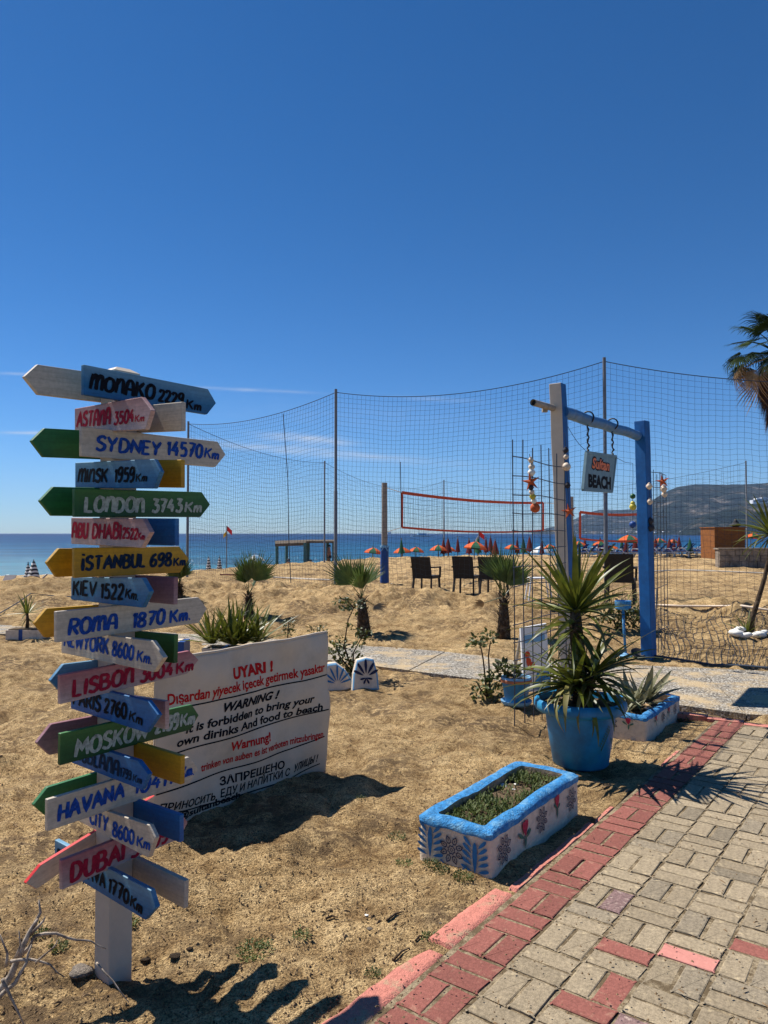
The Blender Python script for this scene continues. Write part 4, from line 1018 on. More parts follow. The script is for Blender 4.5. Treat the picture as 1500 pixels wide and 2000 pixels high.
def m_fern(parent, o, eu, ev, en, c, h, w):
    mb = MB(); x, y = c
    teardrop(mb, o, eu, ev, en, (x, y), h * .92, w * .26, math.pi / 2, .002)
    for k in range(5):
        yy_ = y + h * (.08 + .17 * k)
        for s_ in (-1, 1):
            ang = math.pi / 2 - s_ * (1.28 - .12 * k); teardrop(mb, o, eu, ev, en, (x + s_ * w * .13, yy_), w * .48, h * .13, ang - s_ * -.0, .002)
    mb.build('painted_fern', M['motif_blue'], parent, recalc=False)
def m_tulip(parent, o, eu, ev, en, c, r, flip=1):
    mb = MB()
    for a in (math.pi / 2 - .3, math.pi / 2, math.pi / 2 + .35): teardrop(mb, o, eu, ev, en, c, r * 1.1, r * .45, a, .002 + .0003 * a)
    mb.build('painted_tulip', M['motif_red'], parent, recalc=False); mb = MB()
    for (dx, dy, a, L) in ((-.2, -.1, 2.6, .9), (.15, -.15, .5, .8), (.0, -.9, 1.5, .9)): teardrop(mb, o, eu, ev, en, (c[0] + dx * r * flip, c[1] + dy * r), r * L, r * .35, a, .0021)
    mb.build('painted_leaf', M['motif_green'], parent, recalc=False)
def planter(name, label, near, L, W, H, wall, az=AZ_A, fill=.05, stripes=False, waves=1.0):
    """near = bottom corner closest to the camera; long side runs along az, short side to the left"""
    d, l = zdir(az), zdir(az - R(90)); th = thing(name, label, 'planter', near, 0)
    def rect(i0, i1, j0, j1, nseg, rc):
        out = []
        cs = [(j0 + rc, i0 + rc, math.pi, 1.5 * math.pi), (j1 - rc, i0 + rc, 1.5 * math.pi, 2 * math.pi), (j1 - rc, i1 - rc, 0, .5 * math.pi), (j0 + rc, i1 - rc, .5 * math.pi, math.pi)]
        for ci, (cx, cy, a0, a1) in enumerate(cs):
            for k in range(5): a = a0 + (a1 - a0) * k / 4; out.append((cx + rc * math.cos(a), cy + rc * math.sin(a)))
            nx = cs[(ci + 1) % 4]; ex, ey = out[-1]; sx_, sy_ = nx[0] + rc * math.cos(nx[2]), nx[1] + rc * math.sin(nx[2])
            ns = nseg
            for k in range(1, ns): out.append((ex + (sx_ - ex) * k / ns, ey + (sy_ - ey) * k / ns))
        return out
    P3 = lambda p, z: l * p[0] + d * p[1] + UP * z
    wob = lambda p, s, a: a * waves * fbm(np.array([p[0] * 7 + s]), np.array([p[1] * 7 - s]), 5, 3)[0]
    ring0 = rect(0, L, 0, W, 16, .03)
    rings = []
    for (ins, z, amp) in ((0.002, -.06, .006), (0, .02, .008), (0, H * .5, .006), (0, H - .028, .004)):
        rings.append([P3((p[0] + (ins if p[0] < W / 2 else -ins) + wob(p, z * 9, amp), p[1] + wob(p, 3 + z * 9, amp)), z) for p in ring0])
    def stack(rings, nm, mat, cap=False):
        mb = MB(); n = len(rings[0])
        for r_ in rings: mb.v += [tuple(v) for v in r_]
        for j in range(len(rings) - 1):
            for i in range(n): mb.f.append((j * n + i, j * n + (i + 1) % n, (j + 1) * n + (i + 1) % n, (j + 1) * n + i)); mb.m.append(0)
        if cap: mb.f.append(tuple((len(rings) - 1) * n + i for i in range(n))); mb.m.append(0)
        return mb.build(nm, mat, th, smooth=True, auto=60)
    # drip edge of the blue paint runs unevenly below the top
    drip = [H - .028 - .012 + .016 * vnoise([p[0] * 13. + 3], [p[1] * 13.])[0] for p in ring0]
    body = stack(rings, 'planter_body', M['stucco'])
    sc = lambda p, k: (p[0] + (k if p[0] < W / 2 else -k) * (1 if abs(p[0] - W / 2) > W / 2 - wall - .02 else 0), p[1])
    inner = rect(wall, L - wall, wall, W - wall, 16, .02)
    def top(z, amp): return lambda p: P3((p[0] + wob(p, 1, .008), p[1] + wob(p, 7, .008)), z + wob(p, 5, amp))
    rr = [[P3((p[0] + (-.004 if p[0] < W / 2 else .004), p[1] + (-.004 if p[1] < L / 2 else .004)), drip[i]) for i, p in enumerate(ring0)],
          [P3((p[0] + (-.006 if p[0] < W / 2 else .006), p[1] + (-.006 if p[1] < L / 2 else .006)), H - .014 + wob(p, 2, .006)) for p in ring0],
          [P3(((p[0] - W / 2) * (1 - .022 / W * 1) + W / 2, (p[1] - L / 2) * (1 - .02 / L) + L / 2), H + wob(p, 4, .016)) for p in ring0],
          [top(H + .004, .02)(((q[0] + p[0]) / 2, (q[1] + p[1]) / 2)) for p, q in zip(ring0, inner)],
          [top(H - .004, .016)(q) for q in inner]]
    stack(rr, 'blue_rim', M['paint_blue'])
    i2 = [[top(H - .004, .016)(q) for q in inner], [P3((q[0] + wob(q, 9, .012), q[1] + wob(q, 12, .012)), H - fill - .03) for q in inner]]
    stack(i2, 'inner_wall', M['plaster_edge'])
    nn = 26; mb = MB()
    for j in range(nn + 1):
        for i in range(nn + 1):
            x, y = wall - .01 + (W - 2 * wall + .02) * i / nn, wall - .01 + (L - 2 * wall + .02) * j / nn
            mb.v.append(tuple(P3((x, y), H - fill + .018 * fbm(np.array([x * 14]), np.array([y * 14]), 8, 4)[0])))
    for j in range(nn):
        for i in range(nn): k = j * (nn + 1) + i; mb.f.append((k, k + 1, k + nn + 2, k + nn + 1)); mb.m.append(0)
    mb.build('soil', M['soil'], th, smooth=True)
    return th, d, l, body
near1 = G(958, 1725, 0)
pl1, pd, pll, body1 = planter('planter', 'rectangular white planter with thick blue rim and painted blue flowers, moss growing in it', near1, 1.09, .41, .235, .07)
sO = Vector((0, 0, 0))
# side facing the paving: u along pd
se, sn = pd, -pll
for u, z, r_ in ((.13, .115, .074), (.56, .125, .072), (.96, .12, .070)): m_star(pl1, sO + sn * .006, se, UP, sn, (u, z), r_)
m_tulip(pl1, sO + sn * .006, se, UP, sn, (.36, .105), .075, 1); m_tulip(pl1, sO + sn * .006, se, UP, sn, (.76, .13), .065, -1)
fe, fn = -pll, -pd; fO = pll * .41
m_fern(pl1, fO + fn * .006, fe, UP, fn, (.075, .035), .165, .13); m_fern(pl1, fO + fn * .006, fe, UP, fn, (.33, .02), .165, .13)
m_star(pl1, fO + fn * .006, fe, UP, fn, (.20, .105), .072)
mb = MB()
for cx in (.125, .265): 
    q = [(cx + .03 * t, .03 + .012 * math.sin(t * 3)) for t in (-1, -.6, -.2, .2, .6, 1)]
    for a, b_ in zip(q, q[1:]): teardrop(mb, fO + fn * .0065, fe, UP, fn, a, .018, .010, math.atan2(b_[1] - a[1], b_[0] - a[0]))
mb.build('painted_tendril', M['motif_blue'], pl1, recalc=False)

near2 = G(1262, 1443, 0)
pl2, pd2, pl2l, body2 = planter('planter', 'smaller white planter with wet blue rim behind the big blue pot, holding agave', near2, 1.0, .46, .175, .06)
m_star(pl2, -pd2 * .006 + pl2l * .46, -pl2l, UP, -pd2, (.17, .085), .062)
m_tulip(pl2, -pd2 * .006 + pl2l * .46, -pl2l, UP, -pd2, (.32, .095), .05)
for u in (.25, .62): m_tulip(pl2, -pl2l * .006, pd2, UP, -pl2l, (u, .09), .045, 1)
m_star(pl2, -pl2l * .006, pd2, UP, -pl2l, (.45, .085), .05); m_star(pl2, -pl2l * .006, pd2, UP, -pl2l, (.82, .085), .05)
# white splashes of worn paint on the second rim
# left planter box behind the signpost, white and navy
g0 = hit(50, 1247)
pb = thing('planter', 'low white planter box with a navy stripe at the far left holding a small yucca', 'planter', g0)
mb = MB(); mb.box((-.14, 0, .07), (.2, .3, .15)); mb.box((.155, 0, .07), (.27, .3, .15)); mb.build('planter_body', M['stucco'], pb)
mb = MB(); mb.box((-.008, 0, .073), (.06, .304, .155)); mb.build('stripe', M['pad_blue'], pb)
mb = MB(); mb.box((.02, 0, .152), (.46, .26, .012)); mb.build('soil', M['soil'], pb)
g1 = hit(455, 1290)
pb2 = thing('planter', 'low white and blue planter box under the bushy yucca behind the banner', 'planter', g1)
mb = MB(); mb.box((-.22, -.1, .09), (.26, .3, .2)); mb.box((.1, -.1, .085), (.36, .3, .19)); mb.build('planter_body', M['stucco'], pb2)
mb = MB(); mb.box((-.07, -.1, .095), (.05, .31, .206)); mb.build('stripe', M['pad_blue'], pb2)
mb = MB(); mb.box((.0, -.1, .186), (.6, .26, .02)); mb.build('soil', M['soil'], pb2)
g2 = hit(352, 1283)
pb3 = thing('planter', 'little white planter with a blue corner just behind the LISBON board', 'planter', g2)
mb = MB(); mb.box((-.05, 0, .1), (.12, .3, .22)); mb.build('planter_body', M['stucco'], pb3)
mb = MB(); mb.box((.05, 0, .1), (.08, .305, .215)); mb.build('stripe', M['pad_blue'], pb3)

# ------------------------------------------------------------------ pots
pc = Vector((1.41, 5.34, 0))
pot = thing('plant_pot', 'big blue painted pot holding the tall yucca', 'flower pot', pc)
prof = [(.0, .005), (.18, 0), (.195, .015), (.210, .12), (.214, .125), (.245, .355), (.250, .375), (.285, .378), (.312, .388), (.326, .415), (.322, .452), (.305, .468), (.288, .462), (.280, .44), (.275, .40)]
mb = MB(); mb.lathe(prof, n=64); mb.build('pot_body', M['paint_pot'], pot, smooth=True, auto=50)
mb = MB(); mb.lathe([(.282, .418), (.22, .424), (.1, .43), (.001, .432)], n=40, jit=.02); mb.build('soil', M['soil'], pot, smooth=True)
mb = MB()
def potpt(a, z, rr): return Vector((rr * math.cos(a), rr * math.sin(a), z))
for k in range(9):
    a = -.88 - .035 * k; z = .30 - .016 * k
    for s_ in (0, 1):
        c_ = potpt(a, z - .03 * s_, .233 + (z - .03 * s_ - .25) * .14 + .004); e_ = Vector((-math.sin(a), math.cos(a), 0))
        teardrop(mb, c_, e_, UP, potpt(a, 0, 1).normalized(), (0, 0), .026, .010, 2.2 - s_ * .9, .0)
for k in range(4):
    a = -.60 + .03 * k; c_ = potpt(a, .17 + .02 * k, .226); e_ = Vector((-math.sin(a), math.cos(a), 0)); teardrop(mb, c_, e_, UP, potpt(a, 0, 1).normalized(), (0, 0), .09, .022, 1.9 - .25 * k, .0)
mb.build('painted_wheat', M['motif_green'], pot, recalc=False)
pc2 = G(1012, 1381); pc2 = Vector((pc2.x, pc2.y + .1, 0))
pot2 = thing('plant_pot', 'small terracotta rimmed blue pot standing on a saucer left of the big pot', 'flower pot', pc2)
mb = MB(); mb.lathe([(.0, .02), (.10, .02), (.105, .03), (.135, .215), (.138, .22)], n=36); mb.build('pot_body', M['paint_pot'], pot2, smooth=True, auto=50)
mb = MB(); mb.lathe([(.138, .218), (.150, .222), (.152, .245), (.146, .25)], n=36); mb.build('lower_rim', M['terracotta'], pot2, smooth=True, auto=50)
mb = MB(); mb.lathe([(.146, .249), (.148, .262), (.142, .272), (.132, .27), (.128, .24)], n=36); mb.build('upper_rim', M['canopy_blue'], pot2, smooth=True, auto=50)
mb = MB(); mb.lathe([(.131, .245), (.001, .25)], n=24); mb.build('soil', M['soil'], pot2)
mb = MB(); mb.lathe([(.0, .0), (.12, .0), (.145, .025), (.15, .045), (.143, .045), (.12, .022), (0, .02)], n=36); mb.build('saucer', M['canopy_blue'], pot2, smooth=True, auto=50)
# ash stand and black dish
g = hit(1222, 1283); ash = thing('ash_stand', 'blue metal ash stand with a drum head beside the blue gate post', 'ashtray stand', g)
mb = MB(); mb.lathe([(0, .0), (.085, 0), (.09, .015), (.05, .035), (.02, .05), (.001, .05)], n=24); mb.build('base', M['canopy_blue'], ash, smooth=True, auto=40)
mb = MB(); mb.tube([(0.0, 0, .03), (-.018, 0, .35), (-.03, 0, .64)], .018, 12); mb.build('pole', M['paint_blue'], ash, smooth=True)
mb = MB(); mb.lathe([(0, 0), (.07, .0), (.08, .02), (.104, .022), (.108, .12), (.098, .12), (.094, .05), (0, .05)], (-.03, 0, .63), n=28); mb.build('head', M['paint_blue'], ash, smooth=True, auto=40)
g = hit(1244, 1286); dish = MB(); dish.lathe([(0, .02), (.06, .015), (.085, .04), (.092, .06), (.085, .058), (.06, .035), (0, .03)], n=24)
dd = dish.build('dish', M['rubber_and_hole_black'], None, smooth=True); dd.location = g + Vector((0, 0, .02)); dd.rotation_euler = (R(35), 0, 0); tag(dd, 'black round dish lying tipped by the foot of the blue gate post', 'dish')
# small sandwich board behind the pots
sbp = at(1046, 1330, 7.75); sbp.z = 0
swb = thing('menu_board', 'white standing board with orange and blue print behind the small pot', 'sign', sbp)
sd = zdir(R(76)); sn_ = Vector((sd.y, -sd.x, 0)); lean = (UP - sn_ * .12).normalized()
o_s = -sd * .13
mb = MB(); mb.prism([(0, 0), (.30, 0), (.30, .70), (0, .66)], o_s, sd, lean, sn_, .03); pnl = mb.build('panel', M['plastic_white'], swb)
mb = MB(); mb.prism([(.03, .5), (.27, .52), (.27, .6), (.03, .58)], o_s + sn_ * .003, sd, lean, sn_, .002); mb.build('print_band', M['canopy_blue'], swb)
mb = MB()
for c_ in ((.06, .26), (.05, .33), (.1, .22)): teardrop(mb, o_s + sn_ * .004, sd, lean, sn_, c_, .09, .07, 1.4)
mb.build('print_orange', M['tape_orange'], swb, recalc=False)
mb = MB(); mb.prism([(.1, .02), (.3, .02), (.3, .2), (.16, .2)], o_s + sn_ * .003, sd, lean, sn_, .002); mb.build('print_blue', M['paint_blue'], swb)
mb = MB(); mb.bar(o_s + sd * .02 - sn_ * .35, o_s + sd * .02 + lean * .6 - sn_ * .04, .025, .02); mb.bar(o_s + sd * .28 - sn_ * .35, o_s + sd * .28 + lean * .6 - sn_ * .04, .025, .02); mb.build('prop', M['wood_grey'], swb)
# ------------------------------------------------------------------ painted slabs of stone
def stone_slab(label, px0, px1, pyb, pyt, seed, leaf):
    g = hit((px0 + px1) / 2, pyb); rr = random.Random(seed); w = (px1 - px0) / F * g.y; h = (pyb - pyt) / F * g.y
    th = thing('painted_stone', label, 'painted stone', g); d = zdir(R(78)); n_ = Vector((d.y, -d.x, 0)); up = (UP - n_ * .22).normalized()
    pl = [(-w * .5, -.03), (w * .5, -.03), (w * .47, h * .45), (w * .33, h * .98), (w * .05, h * 1.03), (-w * .3, h * .95), (-w * .44, h * .5)]
    if seed == 2: pl = [(-w * .6, -.03), (w * .55, -.03), (w * .5, h * .3), (w * .25, h * .7), (-w * .1, h * .98), (-w * .45, h * .95), (-w * .6, h * .5)]
    mb = MB(); N_ = len(pl); c = (sum(p[0] for p in pl) / N_, sum(p[1] for p in pl) / N_)
    for k, (sc_, dep) in enumerate(((.86, .0), (1, -.02), (1.02, -.08), (.9, -.11))):
        for p in pl: q = (c[0] + (p[0] - c[0]) * sc_, c[1] + (p[1] - c[1]) * sc_); mb.v.append(tuple(d * q[0] + up * q[1] + n_ * (dep + .006 * rr.random())))
    for k in range(3):
        for i in range(N_): mb.f.append((k * N_ + i, k * N_ + (i + 1) % N_, (k + 1) * N_ + (i + 1) % N_, (k + 1) * N_ + i)); mb.m.append(1 if k == 0 else 0)
    mb.f.append(tuple(range(N_))[::-1]); mb.m.append(0); mb.f.append(tuple(3 * N_ + i for i in range(N_))); mb.m.append(0)
    b_ = mb.build('stone', [M['stucco'], M['canopy_blue']], th); bv = b_.modifiers.new('bevel', 'BEVEL'); bv.width = .012; bv.segments = 3
    mb = MB(); o = n_ * .008
    if leaf:
        for k in range(7):
            a = math.pi / 2 + (k - 3) * .42; teardrop(mb, o, d, up, n_, (c[0] + .03 * math.cos(a), h * .22 + .03 * math.sin(a)), h * (.58 - .05 * abs(k - 3)), w * .09, a, .003)
    else:
        for k in range(5):
            a = math.pi / 2 + (k - 2) * .55; L_ = h * (.5 - .06 * abs(k - 2)); teardrop(mb, o, d, up, n_, (c[0] + .03 * math.cos(a), h * .40 + .03 * math.sin(a)), L_, w * .13, a, .003)
        for k in range(4):
            a = -math.pi / 2 + (k - 1.5) * .9; teardrop(mb, o, d, up, n_, (c[0], h * .36), h * .22, w * .09, a, .003)
    mb.build('painted_flower', M['motif_navy' if not leaf else 'motif_blue'], th, recalc=False)
stone_slab('white painted stone with a navy flower and blue edges, right one of the pair', 688, 742, 1345, 1288, 1, False)
stone_slab('white painted stone with blue fern strokes, half behind the banner edge', 636, 690, 1349, 1296, 2, True)
# ================================================================== PLANTS
def blade_mesh(name, L, W, mat, droop=.3, fold=.25, n=7, twist=0, base=.55, curl=1.6):
    """a leaf growing along +X from the origin, arching down; V-folded"""
    mb = MB(); x, z, a = 0, 0, 0
    for i in range(n + 1):
        t = i / n; w = W * (base + (1 - base) * min(1, t * 4)) * (1 - t ** 2.2) ** .9 / 2 + .0006
        a = -droop * t ** curl
        if i: x += L / n * math.cos(a); z += L / n * math.sin(a)
        tw = twist * t; c, s = math.cos(tw), math.sin(tw)
        for y, zz in ((-w, fold * w), (0, 0), (w, fold * w)): mb.v.append((x, y * c - zz * s, z + y * s + zz * c))
    for i in range(n):
        for k in (0, 1): mb.f.append((i * 3 + k, i * 3 + k + 1, i * 3 + k + 4, i * 3 + k + 3)); mb.m.append(0)
    return mb.mesh(name, mat, smooth=True)
def leaf_mat(az, el, roll=0):
    return Matrix.Rotation(az, 4, 'Z') @ Matrix.Rotation(-el, 4, 'Y') @ Matrix.Rotation(roll, 4, 'X')
def rosette(th, o, meshes, n, el0, el1, sc=(.8, 1.1), name='leaf', r0=.02, seed=0, par=None, dz=0):
    rr = random.Random(seed)
    for i in range(n):
        t = i / max(n - 1, 1); az = i * 2.39996 + rr.uniform(-.25, .25); el = el0 + (el1 - el0) * t + rr.gauss(0, .09)
        s = rr.uniform(*sc)
        Mx = Matrix.Translation(Vector(o) + Vector((r0 * math.cos(az), r0 * math.sin(az), dz * t))) @ leaf_mat(az, el, rr.gauss(0, .3)) @ Matrix.Scale(s, 4)
        link(name, meshes[rr.randrange(len(meshes))], par or th, Mx)
# --- the big yucca
Y1 = [blade_mesh('yucca_leaf', .52, .042, M['leaf_yucca'], d, .35, 8, tw) for d, tw in ((.15, .1), (.3, -.2), (.5, .3), (.2, 0))]
Y2 = [blade_mesh('yucca_leaf_droop', .5, .043, M['leaf_yucca'], d, .3, 9, tw) for d, tw in ((1.3, .3), (1.7, -.3), (1.0, .5))]
Y3 = [blade_mesh('yucca_leaf_old', .46, .042, M['leaf_yucca_old'], d, .3, 9, tw) for d, tw in ((1.6, .5), (1.9, -.5))]
yu = thing('yucca', 'tall spiky yucca with drooping lower leaves growing in the big blue pot', 'plant', pc + Vector((0, 0, .42)))
mb = MB(); mb.tube([(0, 0, 0), (.0, .0, .25), (-.02, .01, .5), (-.03, .0, .72)], [.055, .05, .05, .035], 12); mb.build('stem', M['bark'], yu, smooth=True)
rosette(yu, (-.03, 0, .70), Y1, 52, 1.4, .1, (.72, 1.16), seed=1, r0=.02, dz=-.05)
rosette(yu, (-.03, 0, .62), Y1 + Y2 + Y3[:1], 34, .5, -.5, (.65, 1.0), seed=2, r0=.03, dz=-.12)
rosette(yu, (-.02, 0, .44), Y3 + Y2, 14, -.3, -1.1, (.5, .8), seed=3, r0=.03, dz=-.12)
sp2 = (.07, -.05, .2); mb = MB(); mb.tube([(.03, 0, 0), sp2, (.09, -.07, .27)], [.04, .035, .03], 10); mb.build('stem', M['bark'], yu, smooth=True)
rosette(yu, (.08, -.06, .26), Y1 + Y2 + Y3[:1], 44, 1.1, -.2, (.7, 1.1), seed=4, r0=.02, dz=-.06)
rosette(yu, (-.05, -.05, .16), Y1 + Y2 + Y3, 46, .8, -.3, (.8, 1.25), seed=5, r0=.03, dz=-.02)
rosette(yu, (0, -.02, .10), Y2 + Y3, 26, .8, .2, (.6, .9), seed=15, r0=.05)
rosette(yu, (-.02, 0, .50), Y3, 16, -1.2, -1.45, (.45, .65), seed=6, r0=.05, dz=-.2)
# --- agave in the second planter
AG = [blade_mesh('agave_leaf', .34, .075, M['leaf_agave'], d, .45, 7, tw, .7) for d, tw in ((.3, .1), (.6, -.2), (-.2, .2))]
ag0 = near2 + pd2 * .36 + pl2l * .23 + Vector((0, 0, .12))
agv = thing('agave', 'clump of grey green agave leaves standing in the second blue rimmed planter', 'plant', ag0)
rosette(agv, (0, 0, 0), AG, 14, 1.35, .55, (.7, 1.15), seed=8, r0=.03)
rosette(agv, tuple(pd2 * .32), AG, 14, 1.3, .5, (.8, 1.2), seed=9, r0=.03)
rosette(agv, tuple(pl2l * .02 - pd2 * .2), AG, 8, 1.2, .4, (.5, .8), seed=10, r0=.03)
rosette(agv, tuple(pd2 * .1), [blade_mesh('agave_dry_leaf', .3, .05, M['leaf_dry'], 1.2, .4, 7, .6)], 6, .9, .3, (.6, 1), seed=11, r0=.04)
# --- yuccas farther off
YS = [blade_mesh('small_yucca_leaf', .40, .032, M['leaf_yucca'], d, .35, 5, tw) for d, tw in ((.1, .1), (.3, -.2), (.6, .2))]
th = thing('yucca', 'small pale yucca with few stiff leaves in the white box at the far left', 'plant', g0 + Vector((0.02, 0, .15)))
mb = MB(); mb.tube([(0, 0, 0), (0.01, 0, .12), (0.0, 0, .24)], [.03, .025, .02], 8); mb.build('stem', M['bark'], th, smooth=True)
rosette(th, (0, 0, .24), YS, 26, 1.4, -.1, (.7, 1.0), seed=12); rosette(th, (0, 0, .16), YS, 7, -.5, -.9, (.4, .6), seed=13)
th = thing('yucca', 'dense dark green yucca bush standing behind the left end of the banner', 'plant', g1 + Vector((0, -.1, .18)))
for k, (x, y) in enumerate([(-.25, 0), (-.05, .05), (.15, -.02), (.33, .03), (.05, -.1)]):
    rosette(th, (x, y, .05), [blade_mesh('yucca_bush_leaf', .62, .046, M['leaf_yucca'], d_, .35, 5, .2) for d_ in (.15, .45)], 34, 1.45, .35, (.65, 1.1), seed=20 + k, r0=.03)
# right-hand dracaena with curved trunk
g = hit(1466, 1238); dr = thing('dragon_tree', 'spiky dracaena on a thin curved leaning trunk at the right edge', 'tree', g)
top_ = at(1505, 1038, g.y) - g
tp = [(0, 0, -.05), (.02, 0, .2), tuple(at(1478, 1180, g.y) - g), tuple(at(1493, 1130, g.y) - g), tuple(at(1503, 1085, g.y) - g), tuple(top_)]
mb = MB(); mb.tube(tp, [.055, .042, .036, .032, .028, .026], 10); mb.build('trunk', M['bark'], dr, smooth=True)
DL = [blade_mesh('dracaena_leaf', .68, .07, M['leaf_yucca'], d, .3, 7, tw) for d, tw in ((.15, .1), (.4, -.2), (.8, .2))]
rosette(dr, tuple(top_), DL, 44, 1.35, -.45, (.7, 1.1), seed=31, dz=-.06)
rosette(dr, tuple(top_ - Vector((0, 0, .1))), DL, 12, -.4, -1.2, (.4, .7), seed=32)
rosette(dr, (-.05, 0, .02), [blade_mesh('sprout_leaf', .42, .035, M['leaf_yucca'], .3, .35, 6)], 16, 1.35, .2, (.5, 1.0), seed=33)
for k, (px, py, s) in enumerate([(1440, 1246, .11), (1447, 1238, .08), (1482, 1247, .10), (1458, 1249, .08), (1489, 1243, .085), (1437, 1238, .06)]):
    gg = hit(px, py); mb = MB(); mb.lathe([(.001, -.5), (.6, -.42), (1, -.05), (.9, .3), (.5, .56), (.001, .62)], n=14, jit=.12)
    o_ = mb.build('stone', M['stone_white'], None, smooth=True); o_.location = gg + Vector((0, 0, s * .3)); o_.scale = (s * 1.1, s * .9, s * .9); o_.rotation_euler = (.1 * k, .2, k)
    tag(o_, ['largest white stone left of the dracaena trunk', 'white stone stacked behind the largest one', 'white stone just right of the dracaena trunk', 'low white stone in front of the dracaena trunk', 'outermost white stone on the right of the dracaena', 'small white stone at the left end of the row'][k], 'stone', 'white stones round the dracaena')
# --- young fan palms
def fan_mesh(name, Rr, n, mat, spread_=2.2, w=.024):
    mb = MB(); rr = random.Random(5)
    for i in range(n):
        a = -spread_ / 2 + spread_ * i / (n - 1); L = Rr * (.72 + .28 * math.cos(a * .9)) * rr.uniform(.8, 1.08); dn = .16 * L * abs(a) - rr.uniform(-.05, .16) * L
        d = Vector((math.cos(a), math.sin(a), 0)); s = Vector((-math.sin(a), math.cos(a), 0)); fold = Vector((0, 0, .006))
        p0, p1, p2 = d * .01, d * L * .5 + Vector((0, 0, .02)), d * L + Vector((0, 0, dn))
        b = len(mb.v); mb.v += [tuple(v) for v in (p0, p1 - s * w / 2, p1 + fold, p1 + s * w / 2, p2)]
        mb.f += [(b, b + 1, b + 2), (b, b + 2, b + 3), (b + 1, b + 4, b + 2), (b + 2, b + 4, b + 3)]; mb.m += [0] * 4
    return mb.mesh(name, mat)
FAN = fan_mesh('palm_fan', .66, 26, M['leaf_palm'], w=.042)
FANDRY = fan_mesh('palm_fan_dry', .42, 18, M['leaf_dry'], w=.03)
def fan_palm(label, g, hz_, nf, seed, rt=.07, s=1.0, fan=None, skirt=True, lean=(0, 0)):
    rr = random.Random(seed); th = thing('fan_palm', label, 'palm', g); mb = MB()
    H = hz_; mb.tube([(lean[0] * t, lean[1] * t, H * t - .04) for t in (0, .3, .6, .85, 1)], [rt * 1.35, rt * 1.2, rt, rt * .8, rt * .5], 12); mb.build('trunk', M['bark'], th, smooth=True)
    mb = MB()
    for k in range(110):
        z = H * (k / 110) * .97; a = k * 2.4; r0 = rt * (1.3 - .5 * z / H); p = Vector((r0 * math.cos(a) * .7 + lean[0] * z / H, r0 * math.sin(a) * .7 + lean[1] * z / H, z)); q = p + Vector((math.cos(a) * rr.uniform(.05, .11), math.sin(a) * rr.uniform(.05, .11), .04 + rr.uniform(-.03, .05))); e = Vector((-math.sin(a), math.cos(a), 0)) * .020
        mb.add([p - e, p + e, q + e * .5, q - e * .5], [(0, 1, 2, 3)])
    mb.build('leaf_bases', M['bark'], th)
    for i in range(nf):
        t = i / nf; az = i * 2.4 + rr.uniform(-.2, .2); el = 1.5 - .95 * t ** 1.1 + rr.gauss(0, .12) - (1.1 if i == nf - 1 else 0); pl_ = rr.uniform(.16, .34) * s * (.7 + .5 * t)
        base = Vector((lean[0], lean[1], H - .02)); dirv = Vector((math.cos(az) * math.cos(el), math.sin(az) * math.cos(el), math.sin(el)))
        mb = MB(); mb.tube([base, base + dirv * pl_], [.008, .005], 5)
        fr = mb.build('frond', M['leaf_palm'], th)
        Mx = Matrix.Translation(base + dirv * pl_) @ leaf_mat(az, el + .1, rr.gauss(0, .8)) @ Matrix.Diagonal((1, rr.uniform(.45, .95), 1, 1)) @ Matrix.Scale(s * rr.uniform(.65, 1.1), 4)
        link('fan', FANDRY if i >= nf - 1 else (fan or FAN), fr, Mx)
    return th
g = hit(712, 1243); fan_palm('young fan palm with thick shaggy trunk casting a star shadow, above the painted stones', g, (1243 - 1165) / F * g.y, 6, 3, .09, 1.0, lean=(-.05, 0))
g = hit(486, 1208); fan_palm('young fan palm standing upright behind the yucca bush', g, (1208 - 1160) / F * g.y, 7, 4, .075, .95)
g = hit(984, 1248); fan_palm('young fan palm with dense upright fronds left of the gate trellis', g, (1248 - 1165) / F * g.y, 10, 6, .08, .85)
g = hit(350, 1168); fan_palm('small fan palm half hidden behind the ISTANBUL and KIEV boards', g, .3, 9, 7, .07, 1.0)
# --- leafy shrubs built of small leaves
def small_leaf(name, L, W, mat):
    mb = MB(); mb.add([(0, 0, 0), (L * .35, W / 2, .1 * L), (L * .7, W * .4, .08 * L), (L, 0, 0), (L * .7, -W * .4, .08 * L), (L * .35, -W / 2, .1 * L)], [(0, 1, 2, 3, 4, 5)]); return mb
LF = small_leaf('', 1, .5, None)
def leaf_cloud(mb, c, r, n, sz, seed, up=.35, squash=1.0):
    rr = random.Random(seed)
    for _ in range(n):
        d = Vector((rr.gauss(0, 1), rr.gauss(0, 1), rr.gauss(0, 1) * squash)).normalized(); p = Vector(c) + d * r * rr.random() ** .45
        Mx = Matrix.Translation(p) @ leaf_mat(math.atan2(d.y, d.x) + rr.gauss(0, .6), rr.gauss(up, .5), rr.gauss(0, .6)) @ Matrix.Scale(sz * rr.uniform(.6, 1.3), 4)
        mb.add([Mx @ Vector(v) for v in LF.v], LF.f)
def shrub(name, label, cat, g, stems, clouds, leafmat='leaf_shrub', seed=0, stemr=.012):
    th = thing(name, label, cat, g)
    for i, s in enumerate(stems):
        mb = MB(); mb.tube(s, [stemr * (1 - .5 * k / (len(s) - 1)) for k in range(len(s))], 6); mb.build('stem', M['bark'], th, smooth=True)
    for i, (c, r, n, sz) in enumerate(clouds):
        mb = MB(); leaf_cloud(mb, c, r, n, sz, seed + i); tag(mb.build('foliage', M[leafmat], th, recalc=False), kind='stuff')
    return th
g = hit(690, 1318); k = g.y / F; q = lambda px, py: tuple(at(px, py, g.y) - g)
